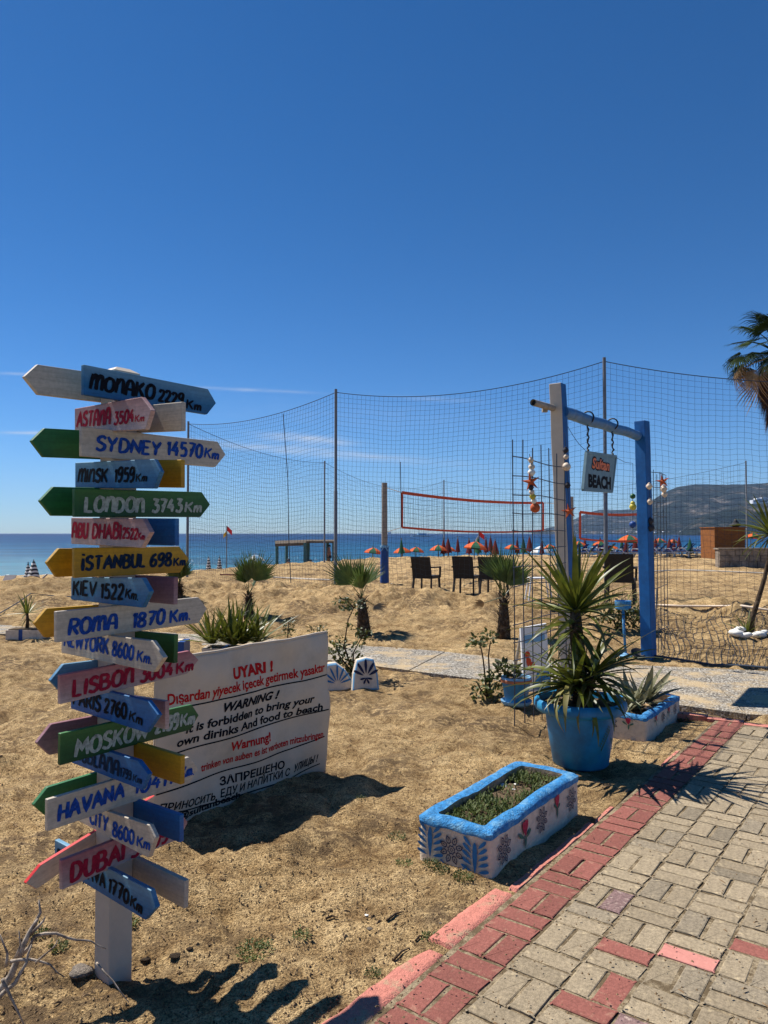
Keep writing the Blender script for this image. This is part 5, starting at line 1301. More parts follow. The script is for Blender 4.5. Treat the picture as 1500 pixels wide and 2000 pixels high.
shrub('rose_bush', 'straggly rose bush with bare arching stems behind the painted stones', 'shrub', g,
      [[(0, 0, 0), q(672, 1262), q(680, 1210), q(692, 1185)], [(0, 0, 0), q(690, 1275), q(705, 1248)], [(0, 0, 0), q(662, 1280), q(655, 1250)], [q(692, 1188), q(676, 1172), q(662, 1168)], [(0, 0, 0), q(700, 1290)]],
      [(q(690, 1182), .13, 60, .06), (q(668, 1180), .09, 38, .055), (q(712, 1240), .10, 55, .06), (q(672, 1290), .2, 170, .06), (q(690, 1300), .14, 90, .06), (q(655, 1268), .11, 60, .055), (q(668, 1250), .06, 26, .05), (q(699, 1256), .08, 40, .05), (q(683, 1225), .05, 14, .05)], seed=50)
g = hit(952, 1366); shrub('succulent_shrub', 'small branching shrub with leaf tufts on bare stems left of the small pot', 'shrub', g,
      [[(0, 0, 0), q(948, 1330), q(944, 1290), q(938, 1255)], [(.02, 0, 0), q(956, 1320), q(954, 1280), q(958, 1252)], [(0, 0, 0), q(938, 1345), q(930, 1330)]],
      [(q(934, 1254), .085, 55, .055), (q(955, 1247), .085, 55, .055), (q(920, 1258), .05, 24, .05), (q(940, 1352), .13, 90, .055), (q(962, 1345), .12, 90, .055), (q(950, 1330), .08, 40, .05), (q(968, 1362), .09, 45, .05)], seed=70)
g = pc2 + Vector((0, 0, .25)); shrub('succulent', 'leafy plant spilling to the left out of the small pot', 'plant', g, [[(0, 0, 0), (-.08, 0, .06), (-.14, 0, .08)]],
      [((-.12, 0, .07), .09, 60, .065), ((-.02, 0, .06), .07, 35, .06), ((-.2, 0, .04), .06, 30, .055)], seed=80)
g = hit(562, 1247); shrub('dry_shrub', 'thin dry brownish shrub behind the top edge of the banner', 'shrub', g, [[(0, 0, 0), (.01, 0, .2), (.02, 0, .3)]], [((.0, 0, .22), .12, 60, .05), ((.02, 0, .1), .1, 45, .05)], seed=90)
g = hit(620, 1243); shrub('dry_shrub', 'flat low shrub just above the right part of the banner', 'shrub', g, [[(0, 0, 0), (.01, 0, .08)]], [((-.06, 0, .06), .1, 45, .05), ((.1, 0, .06), .1, 45, .05)], seed=95)
g = hit(1205, 1232); th = shrub('dry_bush', 'brown and green bush with narrow leaves between the two gate posts', 'shrub', g, [[(0, 0, 0), (.05, 0, .3), (.1, 0, .6)], [(0, 0, 0), (-.2, 0, .5)], [(0, 0, 0), (.3, 0, .45)]],
      [((-.1, 0, .22), .26, 150, .09), ((.2, 0, .2), .26, 150, .09)], seed=100)
BR = [blade_mesh('bush_leaf', .34, .026, M['leaf_shrub'], .9, .3, 5), blade_mesh('bush_leaf_dry', .34, .03, M['leaf_dry'], 1.2, .3, 5), blade_mesh('bush_leaf_red', .34, .03, M['leaf_yucca_old'], 1.1, .3, 5)]
for k, (x, y, z) in enumerate([(-.3, 0, .35), (-.05, .1, .48), (.2, 0, .52), (.42, .05, .4), (.05, -.15, .35), (-.2, -.1, .2), (.35, -.1, .2)]): rosette(th, (x, y, z), BR, 15, 1.2, -.5, (.6, 1.05), seed=110 + k, name='leaf')
# --- tall Washingtonia palm at the right edge
gp = Vector((12.05, 22.5, 0)); gp.z = Ts(gp.x, gp.y)
pm_ = thing('palm_tree', 'tall fan palm with a shaggy brown skirt at the right edge of the view', 'palm', gp)
ct = CH + (1042 - 690) / F * gp.y - gp.z
mb = MB(); mb.tube([(0, 0, -.2), (0, 0, ct * .3), (0.02, 0, ct * .7), (0, 0, ct)], [.3, .23, .2, .19], 14); mb.build('trunk', M['bark'], pm_, smooth=True)
mb = MB(); rr = random.Random(3)
for i in range(1500):
    z = ct - .45 - 1.5 * rr.random() ** .8; a = rr.uniform(0, 6.283); t_ = (ct - z) / 1.9; r0 = .20 + .22 * math.sin(math.pi * min(t_ * 1.2, 1)) + rr.uniform(0, .1); L = rr.uniform(.3, .75)
    p = Vector((r0 * math.cos(a), r0 * math.sin(a), z)); d = Vector((math.cos(a) * .14, math.sin(a) * .14, -1)).normalized(); e = Vector((-math.sin(a), math.cos(a), 0)) * rr.uniform(.012, .03)
    mb.add([p - e, p + e, p + d * L], [(0, 1, 2)])
tag(mb.build('dead_leaf_skirt', M['palm_skirt'], pm_, recalc=False), kind='stuff')
def wash_fan(name, droop, mat, seed):
    mb = MB(); rr = random.Random(seed); n = 30; Rr = .82
    for i in range(n):
        a = -1.75 + 3.5 * i / (n - 1); L = Rr * (.7 + .3 * math.cos(a * .8)) * rr.uniform(.85, 1.05); d = Vector((math.cos(a), math.sin(a), 0)); s = Vector((-math.sin(a), math.cos(a), 0)); w = .046
        p1 = d * L * .55; tipd = droop * rr.uniform(.6, 1.3); p2 = p1 + d * L * .3 - Vector((0, 0, tipd * L * .25)); p3 = p2 + d * L * .12 - Vector((0, 0, tipd * L * .42))
        b = len(mb.v); mb.v += [tuple(v) for v in (d * .02, p1 - s * w / 2, p1 + Vector((0, 0, .012)), p1 + s * w / 2, p2 - s * w * .3, p2 + s * w * .3, p3)]
        mb.f += [(b, b + 1, b + 2), (b, b + 2, b + 3), (b + 1, b + 4, b + 5, b + 3), (b + 4, b + 6, b + 5)]; mb.m += [0] * 4
    return mb.mesh(name, mat)
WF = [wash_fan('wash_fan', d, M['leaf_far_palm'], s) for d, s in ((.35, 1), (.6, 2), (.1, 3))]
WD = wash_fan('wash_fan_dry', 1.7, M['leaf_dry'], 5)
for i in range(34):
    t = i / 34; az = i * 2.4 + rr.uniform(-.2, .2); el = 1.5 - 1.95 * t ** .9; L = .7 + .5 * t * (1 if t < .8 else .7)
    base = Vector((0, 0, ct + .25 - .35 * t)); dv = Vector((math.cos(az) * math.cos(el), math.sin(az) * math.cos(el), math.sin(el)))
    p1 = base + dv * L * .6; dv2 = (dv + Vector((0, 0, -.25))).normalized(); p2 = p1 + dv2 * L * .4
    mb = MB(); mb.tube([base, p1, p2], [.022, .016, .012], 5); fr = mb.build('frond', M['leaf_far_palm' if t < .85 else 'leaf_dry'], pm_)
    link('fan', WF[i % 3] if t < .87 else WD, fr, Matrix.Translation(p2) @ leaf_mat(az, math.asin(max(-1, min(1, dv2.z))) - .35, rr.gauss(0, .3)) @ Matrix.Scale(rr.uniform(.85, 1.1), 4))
# --- planter 1 contents: moss and stones
mb = MB(); rr = random.Random(9)
for i in range(2600):
    u = .07 + rr.random() * .95; v_ = .075 + rr.random() * .26
    dens = (1 if u < .52 else .12 if u < .82 and v_ > .15 else .9) * (1 if vnoise([u * 22.], [v_ * 22.])[0] > -.2 else .25)
    if rr.random() > dens or u > 1.02: continue
    p = pd * u + pll * v_ + UP * (.235 - .05 + .008 + .012 * rr.random()); a = rr.uniform(0, 6.28); el = rr.uniform(.2, 1.3); L = rr.uniform(.012, .034); dv = Vector((math.cos(a) * math.cos(el), math.sin(a) * math.cos(el), math.sin(el))); e = Vector((-math.sin(a), math.cos(a), 0)) * .005
    mb.add([p - e, p + e, p + dv * L + e * .5, p + dv * L - e * .5], [(0, 1, 2, 3)])
moss = mb.build('moss', M['leaf_moss'], None, recalc=False); moss.location = near1; tag(moss, kind='stuff')
def pebble(px, py, z, s, label, mat='stone_white', group=None, g=None, cat='stone'):
    gg = g if g is not None else G(px, py, z); mb = MB(); mb.lathe([(.001, -.4), (.7, -.35), (1, 0), (.8, .3), (.35, .45), (.001, .47)], n=12, jit=.14)
    o_ = mb.build('stone', M[mat], None, smooth=True); o_.location = gg; o_.scale = (s, s * .75, s * .6); o_.rotation_euler = (.1, .15, (px * 7) % 6); return tag(o_, label, cat, group)
pebble(983, 1534, .19, .026, 'largest white stone among the moss in the front planter', group='white stones in the front planter')
pebble(1008, 1532, .19, .014, 'small white stone right of the largest in the front planter', group='white stones in the front planter')
pebble(1004, 1542, .19, .015, 'small flat white stone below the others in the front planter', group='white stones in the front planter')
for i, (px, py) in enumerate([(1265, 1375), (1269, 1382), (1262, 1384)]):
    pebble(px, py, .15, .03, ['upper', 'right', 'lower'][i] + ' white pebble under the agave in the second planter', group='white pebbles under the agave')
tw_ = random.Random(4)
gr = MB()
for (px, py, n) in ((995, 1500, 12), (1012, 1506, 10), (1045, 1512, 8), (1035, 1525, 6)):
    b0 = G(px, py + 18, .19)
    for i in range(n):
        p = b0 + Vector((tw_.gauss(0, .02), tw_.gauss(0, .02), 0)); gr.tube([p, p + Vector((tw_.gauss(0, .015), tw_.gauss(0, .01), tw_.uniform(.03, .09)))], [.0014, .0006], 3)
tag(gr.build('grass', M['leaf_weed'], None, recalc=False), kind='stuff')
# --- weeds in the sand
def weed(px, py, r, n, label, sz=.02, mat='leaf_weed'):
    sz *= .55; r *= .8; n = int(n * 1.7)
    g = hit(px, py); mb = MB(); leaf_cloud(mb, (0, 0, .008), r, n, sz, int(px), .5, .18); o_ = mb.build('weed', M[mat], None, recalc=False); o_.location = g; return tag(o_, label, 'weed', 'weeds growing in the sand')
for w in [(498, 1862, .09, 260, 'patch of pale green weeds right of the signpost foot'), (590, 1832, .045, 60, 'small weed between the banner shadow and the pink kerb'), (905, 1720, .06, 150, 'weed cushion against the near face of the front planter', .018),
          (842, 1695, .05, 130, 'weeds under the left corner of the front planter', .018), (862, 1705, .05, 120, 'weed tuft below the painted fern of the front planter', .018), (775, 1640, .06, 110, 'sparse weeds left of the front planter'), (790, 1690, .05, 80, 'faint weed tuft left of the planter corner'),
          (728, 1908, .035, 70, 'dark weed tuft in the sand left of the pink kerb', .016), (842, 1838, .045, 90, 'weeds by the break in the pink kerb', .018), (705, 1560, .04, 50, 'tiny weed in the sand below the banner shadow', .015), (115, 1860, .05, 110, 'weed behind the dry branch at the lower left'), (1340, 1408, .11, 260, 'weeds in the shade at the right end of the second planter', .03), (255, 1812, .04, 90, 'weeds behind the signpost foot'), (75, 1835, .05, 90, 'weeds among the dry twigs'),
          (1150, 1497, .05, 90, 'grass tuft at the foot of the big blue pot', .02)]: weed(*w[:5], **({'sz': w[5]} if len(w) > 5 else {}))
# --- dry branch, lower left
brp = at(0, 1935, 2.55); br = thing('dry_branch', 'bare dry branch with forked twigs reaching in at the lower left', 'branch', (brp.x - .1, brp.y, 0))
def tw(pts, r, Y0, dY=0):
    mb = MB(); P_ = [at(x, y, Y0 + dY * i) - br.location for i, (x, y) in enumerate(pts)]
    Q = []
    for a, b_ in zip(P_, P_[1:]): Q += [a, a.lerp(b_, .5) + Vector((random.gauss(0, .003), 0, random.gauss(0, .003)))]
    Q.append(P_[-1]); mb.tube(Q, [r * (1 - .7 * i / (len(Q) - 1)) for i in range(len(Q))], 7); mb.build('twig', M['twig_dry'], br, smooth=True)
tw([(-60, 2010), (0, 1935), (35, 1872), (58, 1820), (74, 1795)], .016, 2.5, .02); tw([(58, 1822), (70, 1800), (79, 1782), (76, 1757)], .009, 2.58, .01)
tw([(40, 1868), (68, 1828), (110, 1823), (150, 1836), (178, 1838), (207, 1853)], .007, 2.56, .02); tw([(20, 1878), (60, 1874), (98, 1884), (126, 1908)], .006, 2.5, .01)
tw([(5, 1912), (22, 1950), (48, 2005)], .007, 2.45); tw([(12, 1888), (14, 1860), (0, 1825)], .006, 2.5); tw([(30, 1872), (40, 1845), (37, 1818)], .005, 2.52)
tw([(-10, 1960), (30, 1920), (52, 1880), (62, 1845)], .009, 2.46, .02); tw([(70, 1880), (105, 1850), (112, 1836)], .004, 2.5); tw([(60, 1825), (84, 1800), (88, 1790)], .006, 2.56); tw([(188, 1880), (220, 1915), (252, 1958)], .004, 2.62, -.02)
# --- little stones and sticks in the sand
for i, (px, py, s, mt) in enumerate([(285, 1880, .022, 'bark'), (343, 1872, .028, 'bark'), (369, 1860, .018, 'bark'), (722, 1818, .017, 'stone_wall'), (860, 1805, .01, 'stone_wall'), (716, 1790, .012, 'stone_white'), (410, 1848, .012, 'bark'), (645, 1785, .012, 'bark')]):
    pebble(px, py, 0, s, ['dark clod of sand nearest the signpost foot', 'larger dark clod right of the signpost foot', 'small dark clod behind the larger one', 'grey pebble in the litter left of the kerb', 'tiny pebble beside the kerb', 'white pebble in the sand litter', 'tiny clod beyond the signpost shadow', 'dark crumb in the open sand'][i], mt, g=hit(px, py), cat='pebble')
pebble(158, 1898, 0, .06, 'grey stone at the foot of the signpost', 'stone_wall', g=hit(158, 1898))
for i, (a, b_) in enumerate([((755, 1806), (788, 1785)), ((768, 1880), (800, 1858)), ((812, 1845), (826, 1832)), ((636, 1800), (660, 1796))]):
    pa, pb_ = hit(*a), hit(*b_); mb = MB(); mb.tube([(0, 0, .006), (pb_ - pa) * .5 + Vector((0, .01, .01)), (pb_ - pa) + Vector((0, 0, .006))], [.005, .004, .002], 6); o_ = mb.build('stick', M['bark'], None); o_.location = pa
    tag(o_, ['dark stick in the litter left of the pink kerb', 'curved stick lying below the others near the kerb', 'short twig against the pink kerb', 'thin pale twig in open sand'][i], 'stick', 'sticks in the sand')
# fallen leaves under the big pot
for i, (px, py) in enumerate([(1145, 1528), (1175, 1537), (1222, 1548)]):
    l_ = link('dry_leaf', blade_mesh('fallen_leaf', .16, .022, M['leaf_dry'], .3, .3, 5, .5)); l_.location = G(px, py, .02); l_.rotation_euler = (0, 0, .2 + i * .4); tag(l_, ['fallen leaf in the shade of the big pot, nearest the pot', 'fallen leaf between the planter and the pot shadow', 'curled fallen leaf at the edge of the paving'][i], 'leaf', 'fallen leaves by the big pot')
# sand litter: loose crumbs and straw scattered over the near sand and the paving
lit = MB(); rr = random.Random(77)
for i in range(16000):
    y = 2.0 + 4.8 * rr.random() ** 1.5; x = rr.uniform(-.62, .62) * y; u, v_ = pave_uv(x, y)
    onp = v_ > -.12 and u < PAVE_END + .2
    if onp and rr.random() < .82: continue
    z = .036 if onp else Ts(x, y); a = rr.uniform(0, 6.28); L = rr.uniform(.003, .011) * (1 if rr.random() < .85 else 3); w = rr.uniform(.001, .004)
    d = Vector((math.cos(a), math.sin(a), rr.uniform(-.1, .3))); e = Vector((-math.sin(a), math.cos(a), 0)) * w; p = Vector((x, y, z + .002))
    lit.add([p - e, p + e, p + d * L + e, p + d * L - e, p + d * L * .5 + Vector((0, 0, w * 1.6))], [(0, 1, 4), (1, 2, 4), (2, 3, 4), (3, 0, 4)], 0 if onp or rr.random() < .75 else 1)
tag(lit.build('sand_litter', [M['leaf_dry'], M['bark']], None, recalc=False), kind='stuff')
# ================================================================== BALL NET FENCE
def gpt(x, y): return Vector((x, y, Ts(x, y)))
def netpanel(a, b_, H0, H1, sag, cell, r, label, th, seed=0, bottom=.0, thin=3):
    """square-mesh net hung between two pole tops; a, b_ ground points"""
    d = b_ - a; L = Vector((d.x, d.y, 0)).length; nu = max(4, int(L / cell)); nv = int(max(H0, H1) / cell)
    nrm = Vector((d.y, -d.x, 0)).normalized(); g = np.zeros((nv + 1, nu + 1, 3))
    for i in range(nu + 1):
        t = i / nu; top = a.z + H0 + (b_.z + H1 - a.z - H0) * t - sag * 4 * t * (1 - t); x, y = a.x + d.x * t, a.y + d.y * t; bot = Ts(x, y) + bottom
        for j in range(nv + 1):
            s = j / nv; z = bot + (top - bot) * s
            bil = .18 * math.sin(math.pi * t) * math.sin(math.pi * s) + .05 * float(vnoise([t * 9.], [s * 7. + seed])[0]) * math.sin(math.pi * s) 
            wx = .07 * float(vnoise([t * 12. + 5], [s * 10. + seed])[0]) * (1 - s) ; wz = .10 * float(vnoise([t * 8. + 50], [s * 6. + seed])[0]) * min(1, 4 * (1 - s))
            g[j, i] = (x + nrm.x * bil + d.x / L * wx, y + nrm.y * bil + d.y / L * wx, z + wz)
    mb = MB()
    def line(P):
        n = len(P); P = np.array(P); tg = np.gradient(P, axis=0); tg /= np.linalg.norm(tg, axis=1)[:, None]
        ref = np.array([nrm.x, nrm.y, 0.]); s1 = np.cross(tg, ref); s1 /= np.linalg.norm(s1, axis=1)[:, None]
        b0 = len(mb.v)
        for k in range(3):
            an = 2 * math.pi * k / 3; mb.v.extend(map(tuple, P + r * (math.cos(an) * s1 + math.sin(an) * ref)))
        for i in range(n - 1):
            for k in range(3): k2 = (k + 1) % 3; mb.f.append((b0 + k * n + i, b0 + k * n + i + 1, b0 + k2 * n + i + 1, b0 + k2 * n + i)); mb.m.append(0)
    for j in range(nv): line(g[j])
    for i in range(nu + 1): line(g[:, i])
    o_ = mb.build('netting', M['net_cord'], th, recalc=False); tag(o_, kind='stuff'); 
    mb = MB(); mb.tube([Vector(g[nv, i]) for i in range(0, nu + 1)], .009, 5); mb.build('top_rope', M['net_cord'], th)
    return o_
fence = thing('ball_net_fence', 'tall square mesh net on metal poles round the beach volleyball courts', 'net fence', (0, 0, 0))
P0, P1, P2, P3 = gpt(-6.5, 24.4), gpt(-1.22, 18.6), gpt(4.63, 15.4), gpt(10.6, 12.2)
Q0, Q1, Q2 = gpt(-3.05, 37.8), gpt(4.15, 51), gpt(18.6, 37.8)
top = lambda p, py: CH + (1042 - py) / F * p.y - p.z
hs_ = [top(P0, 824), top(P1, 761), top(P2, 699), 3.9 + .1]; hq = [top(Q0, 901), top(Q1, 938), top(Q2, 901)]
for p, h, r_, lb in ((P0, hs_[0], .045, 'left corner pole'), (P1, hs_[1], .045, 'front pole'), (P2, hs_[2], .045, 'front pole by the hanging sign'), (P3, hs_[3], .045, None), (Q0, hq[0], .045, 'far left pole'), (Q1, hq[1], .05, 'farthest pole'), (Q2, hq[2], .045, 'far right pole')):
    mb = MB(); mb.tube([p - UP * .2, p + UP * (h * .5), p + UP * (h * .5 + .01), p + UP * (h + .03)], [r_, r_, r_ * .85, r_ * .8], 10); o_ = mb.build('pole', M['metal_grey'], fence, smooth=True, auto=40)
netpanel(P0, P1, hs_[0] - .05, hs_[1] - .05, .28, .125, .0029, '', fence, 1)
netpanel(P1, P2, hs_[1] - .05, hs_[2] - .05, .36, .125, .0027, '', fence, 2)
netpanel(P2, P3, hs_[2] - .05, hs_[3] - .05, .30, .125, .0025, '', fence, 3)
netpanel(Q0, P0, hq[0] - .05, hs_[0] - .05, .35, .2, .0034, '', fence, 4)
netpanel(Q0, Q1, hq[0] - .05, hq[1] - .05, .9, .27, .0042, '', fence, 5)
netpanel(Q1, Q2, hq[1] - .05, hq[2] - .05, 1.0, .30, .0045, '', fence, 6)
# rope dropping from the top of the net between the first two front poles
pr_ = at(553, 808, 21.6); pr2 = at(568, 1138, 20.6); mb = MB(); mb.tube([pr_, pr_.lerp(pr2, .4) + Vector((.05, 0, 0)), pr_.lerp(pr2, .75), pr2], .012, 6); mb.build('tie_rope', M['net_cord'], fence)
# white bottom tape and the loose net on the sand at the right
bt = MB(); bp = [hit(x, y) + UP * .005 for x, y in ((1275, 1182), (1330, 1186), (1395, 1190), (1450, 1194), (1520, 1196), (1640, 1205))]; bt.tube(bp, [.018, .022, .02, .024, .018, .018], 8); bt.build('bottom_tape', M['shell'], fence, smooth=True)
ln = MB(); n1_, n2_ = 26, 12
Aa, Bb, Cc, Dd = G(1282, 1225), G(1600, 1225), G(1290, 1286), G(1600, 1318)
for mode in (0, 1):
    for i in range((n1_ if mode else n2_) + 1):
        pts = []
        for j in range((n2_ if mode else n1_) * 2 + 1):
            s, t = (i / n1_, j / (n2_ * 2)) if mode else (j / (n1_ * 2), i / n2_)
            p = Aa.lerp(Bb, s).lerp(Cc.lerp(Dd, s), t); x = p.x + .22 * float(vnoise([s * 5.], [t * 4.])[0]); y = p.y + .35 * float(vnoise([s * 6. + 9], [t * 5.])[0]); pts.append(Vector((x, y, Ts(x, y) + .012 + .04 * abs(float(vnoise([s * 22.], [t * 16.])[0])))))
        ln.tube(pts, .0042, 3, cap=False)
tag(ln.build('loose_netting', M['net_cord'], fence, recalc=False), kind='stuff')
edge = MB(); edge.tube([Vector((p.x, p.y, Ts(p.x, p.y) + .03)) for p in [G(x, y) for x, y in ((1275, 1284), (1320, 1290), (1390, 1296), (1450, 1303), (1520, 1309), (1620, 1318))]], .016, 6); edge.build('edge_rope', M['net_cord'], fence, smooth=True)
rp = MB(); rp.tube([at(1283, 1150, 10.3), hit(1278, 1284) + UP * .02], .01, 5); rp.build('tie_rope', M['net_cord'], fence)

# ------------------------------------------------------------------ volleyball nets
def vpost(px, pyb, pyt, Y, r_, label, pad):
    g = at(px, pyb, Y); g.z = Ts(g.x, g.y); t_ = at(px, pyt, Y); th = thing('volleyball_post', label, 'post', g)
    mb = MB(); mb.tube([(0, 0, -.2), (0, 0, (t_ - g).z * .5), (t_ - g)], [r_ * 1.05, r_, r_ * .95], 14); mb.build('pole', M['wood_grey'], th, smooth=True, auto=40)
    if pad:
        mb = MB(); h = 1.0 if pad is True else pad; mb.tube([(0, 0, .02), (0, 0, h * .5), (0, 0, h)], [r_ * 1.55, r_ * 1.45, r_ * 1.4], 16); mb.build('pad', M['pad_blue'], th, smooth=True, auto=40)
        mb = MB(); mb.tube([(0, 0, h + .02), (0, 0, h - .04)], r_ * 1.5, 14); mb.box((-.05, -r_ * 1.5, h - .06), (.03, .02, .16), Matrix.Rotation(.5, 3, 'Y')); mb.box((.05, -r_ * 1.5, h - .06), (.03, .02, .16), Matrix.Rotation(-.5, 3, 'Y')); mb.build('strap', M['canopy_blue'], th)
    return th
vpost(751, 1130, 943, 21.0, .083, 'thick wooden volleyball post wrapped in a blue pad', 1.05)
vpost(1116, 1085, 970, 30.0, .085, 'wooden volleyball post just right of the white gate post', None)
def vnet(corners, label, tw_, mesh=.14, post=None):
    (TLc, TRc, BRc, BLc) = corners; th = thing('volleyball_net', label, 'net', (0, 0, 0))
    def strip(a, b_, w, nm, sag=0):
        mb = MB(); n = 16; dn = (b_ - a).normalized(); e = Vector((0, 0, 1)) if abs(dn.z) < .7 else Vector((1, 0, 0)); nn = dn.cross(e).normalized()
        for s_ in (-1, 1):
            for i in range(n + 1):
                p = a.lerp(b_, i / n) - UP * sag * 4 * (i / n) * (1 - i / n); mb.v += [tuple(p + e * w / 2 + nn * .004 * s_), tuple(p - e * w / 2 + nn * .004 * s_)]
        for s_ in (0, 1):
            for i in range(n): k = s_ * 2 * (n + 1) + 2 * i; mb.f.append((k, k + 1, k + 3, k + 2)); mb.m.append(0)
        m0 = 2 * (n + 1)
        for i in range(n): mb.f += [(2 * i, 2 * i + 2, m0 + 2 * i + 2, m0 + 2 * i), (2 * i + 1, 2 * i + 3, m0 + 2 * i + 3, m0 + 2 * i + 1)]; mb.m += [0, 0]
        mb.build(nm, M['tape_orange'], th)
    sg = .1
    strip(TLc, TRc, tw_, 'top_tape', sg); strip(BLc, BRc, tw_ * .7, 'bottom_tape', sg); strip(TLc, BLc, tw_ * .8, 'side_tape'); strip(TRc, BRc, tw_ * .8, 'side_tape')
    mb = MB(); L = (TRc - TLc).length; nu, nv = int(L / mesh), 7
    for i in range(1, nu):
        t = i / nu; s_ = UP * sg * 4 * t * (1 - t); mb.tube([TLc.lerp(TRc, t) - s_, BLc.lerp(BRc, t) - s_], .0035, 3, cap=False)
    for j in range(1, nv):
        s = j / nv; a, b_ = TLc.lerp(BLc, s), TRc.lerp(BRc, s); mb.tube([a.lerp(b_, k / 12) - UP * sg * 4 * (k / 12) * (1 - k / 12) for k in range(13)], .0035, 3, cap=False)
    tag(mb.build('netting', M['net_cord'], th, recalc=False), kind='stuff'); return th
v1 = vnet((at(785, 962, 21.5), at(1061, 982, 29), at(1061, 1036, 29), at(785, 1030, 21.5)), 'orange taped volleyball net right of the padded post', .09)
mb = MB(); mb.tube([at(752, 952, 21), at(785, 962, 21.5)], .01, 4); mb.tube([at(785, 1030, 21.5), at(752, 1040, 21)], .01, 4); mb.tube([at(1061, 982, 29), at(1116, 986, 30)], .012, 4); mb.tube([at(1061, 1036, 29), at(1116, 1040, 30)], .012, 4); mb.build('guy_line', M['rope_white'], v1)
mb = MB(); mb.tube([at(782, 902, 21.4), at(784, 1030, 21.5)], .012, 5); mb.build('antenna', M['net_cord'], v1)
v2 = vnet((at(1133, 1000, 33), at(1262, 1003, 38), at(1262, 1054, 38), at(1133, 1052, 33)), 'second orange taped volleyball net seen through the gate', .12, .3)
# court tapes on the sand
for i, pts in enumerate([((505, 1128), (560, 1131), (620, 1134), (700, 1137)), ((1275, 1118), (1330, 1116), (1400, 1117), (1500, 1122)), ((430, 1124), (470, 1126), (505, 1128))]):
    ps = [hit(x, y) + UP * .03 for x, y in pts]; mb = MB(); mb.tube(ps, .022, 5); o_ = mb.build('court_tape', M[['rope_white', 'rope_white', 'canopy_red'][i]], None)
    tag(o_, ['white court tape on the sand behind the left front pole', 'pale court tape on the sand right of the gate', 'faded red court tape continuing the white one to the left'][i], 'tape', 'court tapes on the sand')

# ------------------------------------------------------------------ armchairs of dark wicker
def wicker_chair(label, g, rz, s=1.0):
    th = thing('wicker_chair', label, 'chair', g, rz, 'dark wicker armchairs on the court edge')
    w, d_ = .52, .50
    mb = MB(); mb.box((0, .0, .42), (w, d_, .07)); o_ = mb.build('seat', M['wicker_dark'], th)
    mb = MB(); mb.v = []
    for i in range(6):
        z = .43 + .48 * i / 5; y = -d_ / 2 - .02 - .11 * (i / 5) ** 1.3
        for x in (-w / 2 + .01, w / 2 - .01): mb.v += [(x, y, z), (x, y + .035, z)]
    for i in range(5):
        b = i * 4; mb.f += [(b, b + 2, b + 6, b + 4), (b + 1, b + 5, b + 7, b + 3), (b, b + 4, b + 5, b + 1), (b + 2, b + 3, b + 7, b + 6)]; mb.m += [0] * 4
    mb.f += [(20, 22, 23, 21), (0, 1, 3, 2)]; mb.m += [0, 0]; mb.build('backrest', M['wicker_dark'], th)
    for x in (-1, 1):
        for y in (-1, 1):
            mb = MB(); mb.bar((x * (w / 2 - .03), y * (d_ / 2 - .03), .42), (x * (w / 2 - .01), y * (d_ / 2 + (.03 if y < 0 else .0)), 0), .04, .04); mb.build('leg', M['wicker_dark'], th)
        mb = MB(); mb.bar((x * w / 2, -d_ / 2 - .06, .66), (x * (w / 2 + .01), d_ / 2 - .02, .65), .045, .035); mb.bar((x * (w / 2 + .01), d_ / 2 - .03, .66), (x * w / 2, d_ / 2 - .03, .40), .04, .04, up=(1, 0, 0)); mb.build('armrest', M['wicker_dark'], th)
    th.scale = (s, s, s); return th
for (px, py, rz, s, Y, lb) in [(833, 1152, -28, 1.0, 18.0, 'dark wicker armchair nearest the blue padded post'), (912, 1157, -24, 1.0, 17.6, 'second dark wicker armchair from the blue padded post'), (965, 1161, -30, 1.0, 17.0, 'third dark wicker armchair, half behind the fan palm'), (1212, 1174, -22, 1.0, 13.6, 'dark wicker armchair seen through the gate above the bush')]:
    g = at(px, py, Y); g.z = Ts(g.x, g.y); wicker_chair(lb, g, R(rz), s)
g = hit(1052, 1182); ws = thing('plastic_stool', 'white plastic stool frame behind the left wire trellis', 'stool', g)
for x in (-.2, .2):
    for y in (-.15, .15): mb = MB(); mb.tube([(x * 1.15, y * 1.15, 0), (x * .85, y * .85, .42)], .016, 6); mb.build('leg', M['plastic_white'], ws)
mb = MB(); mb.box((0, 0, .43), (.38, .3, .025)); mb.build('seat', M['plastic_white'], ws)

# ================================================================== SEASIDE
def parasol_open(label, p, D, H, c1, c2, tilt=0, group='open orange and green parasols at the water'):
    th = thing('parasol', label, 'parasol', p, 0, group); n = 8; mb = MB(); r_ = D / 2
    rings = [(0.02, H), (r_ * .45, H - .16 * r_), (r_ * .82, H - .38 * r_), (r_, H - .56 * r_), (r_ * 1.0, H - .64 * r_)]
    for k in range(n):
        for i in range(4):
            (ra, za), (rb, zb) = rings[i], rings[i + 1]; a0, a1 = 2 * math.pi * k / n, 2 * math.pi * (k + 1) / n
            mb.add([(ra * math.cos(a0), ra * math.sin(a0), za), (rb * math.cos(a0), rb * math.sin(a0), zb), (rb * math.cos(a1), rb * math.sin(a1), zb), (ra * math.cos(a1), ra * math.sin(a1), za)], [(0, 1, 2, 3)], k % 2)
    cn_ = mb.build('canopy', [M[c1], M[c2]], th, recalc=False); cn_.rotation_euler = (0, tilt, .3)
    so = cn_.modifiers.new('solid', 'SOLIDIFY'); so.thickness = .015
    mb = MB(); mb.tube([(0, 0, -.1), (0, 0, H + .08)], .03, 6); mb.build('pole', M['metal_grey'], th); return th
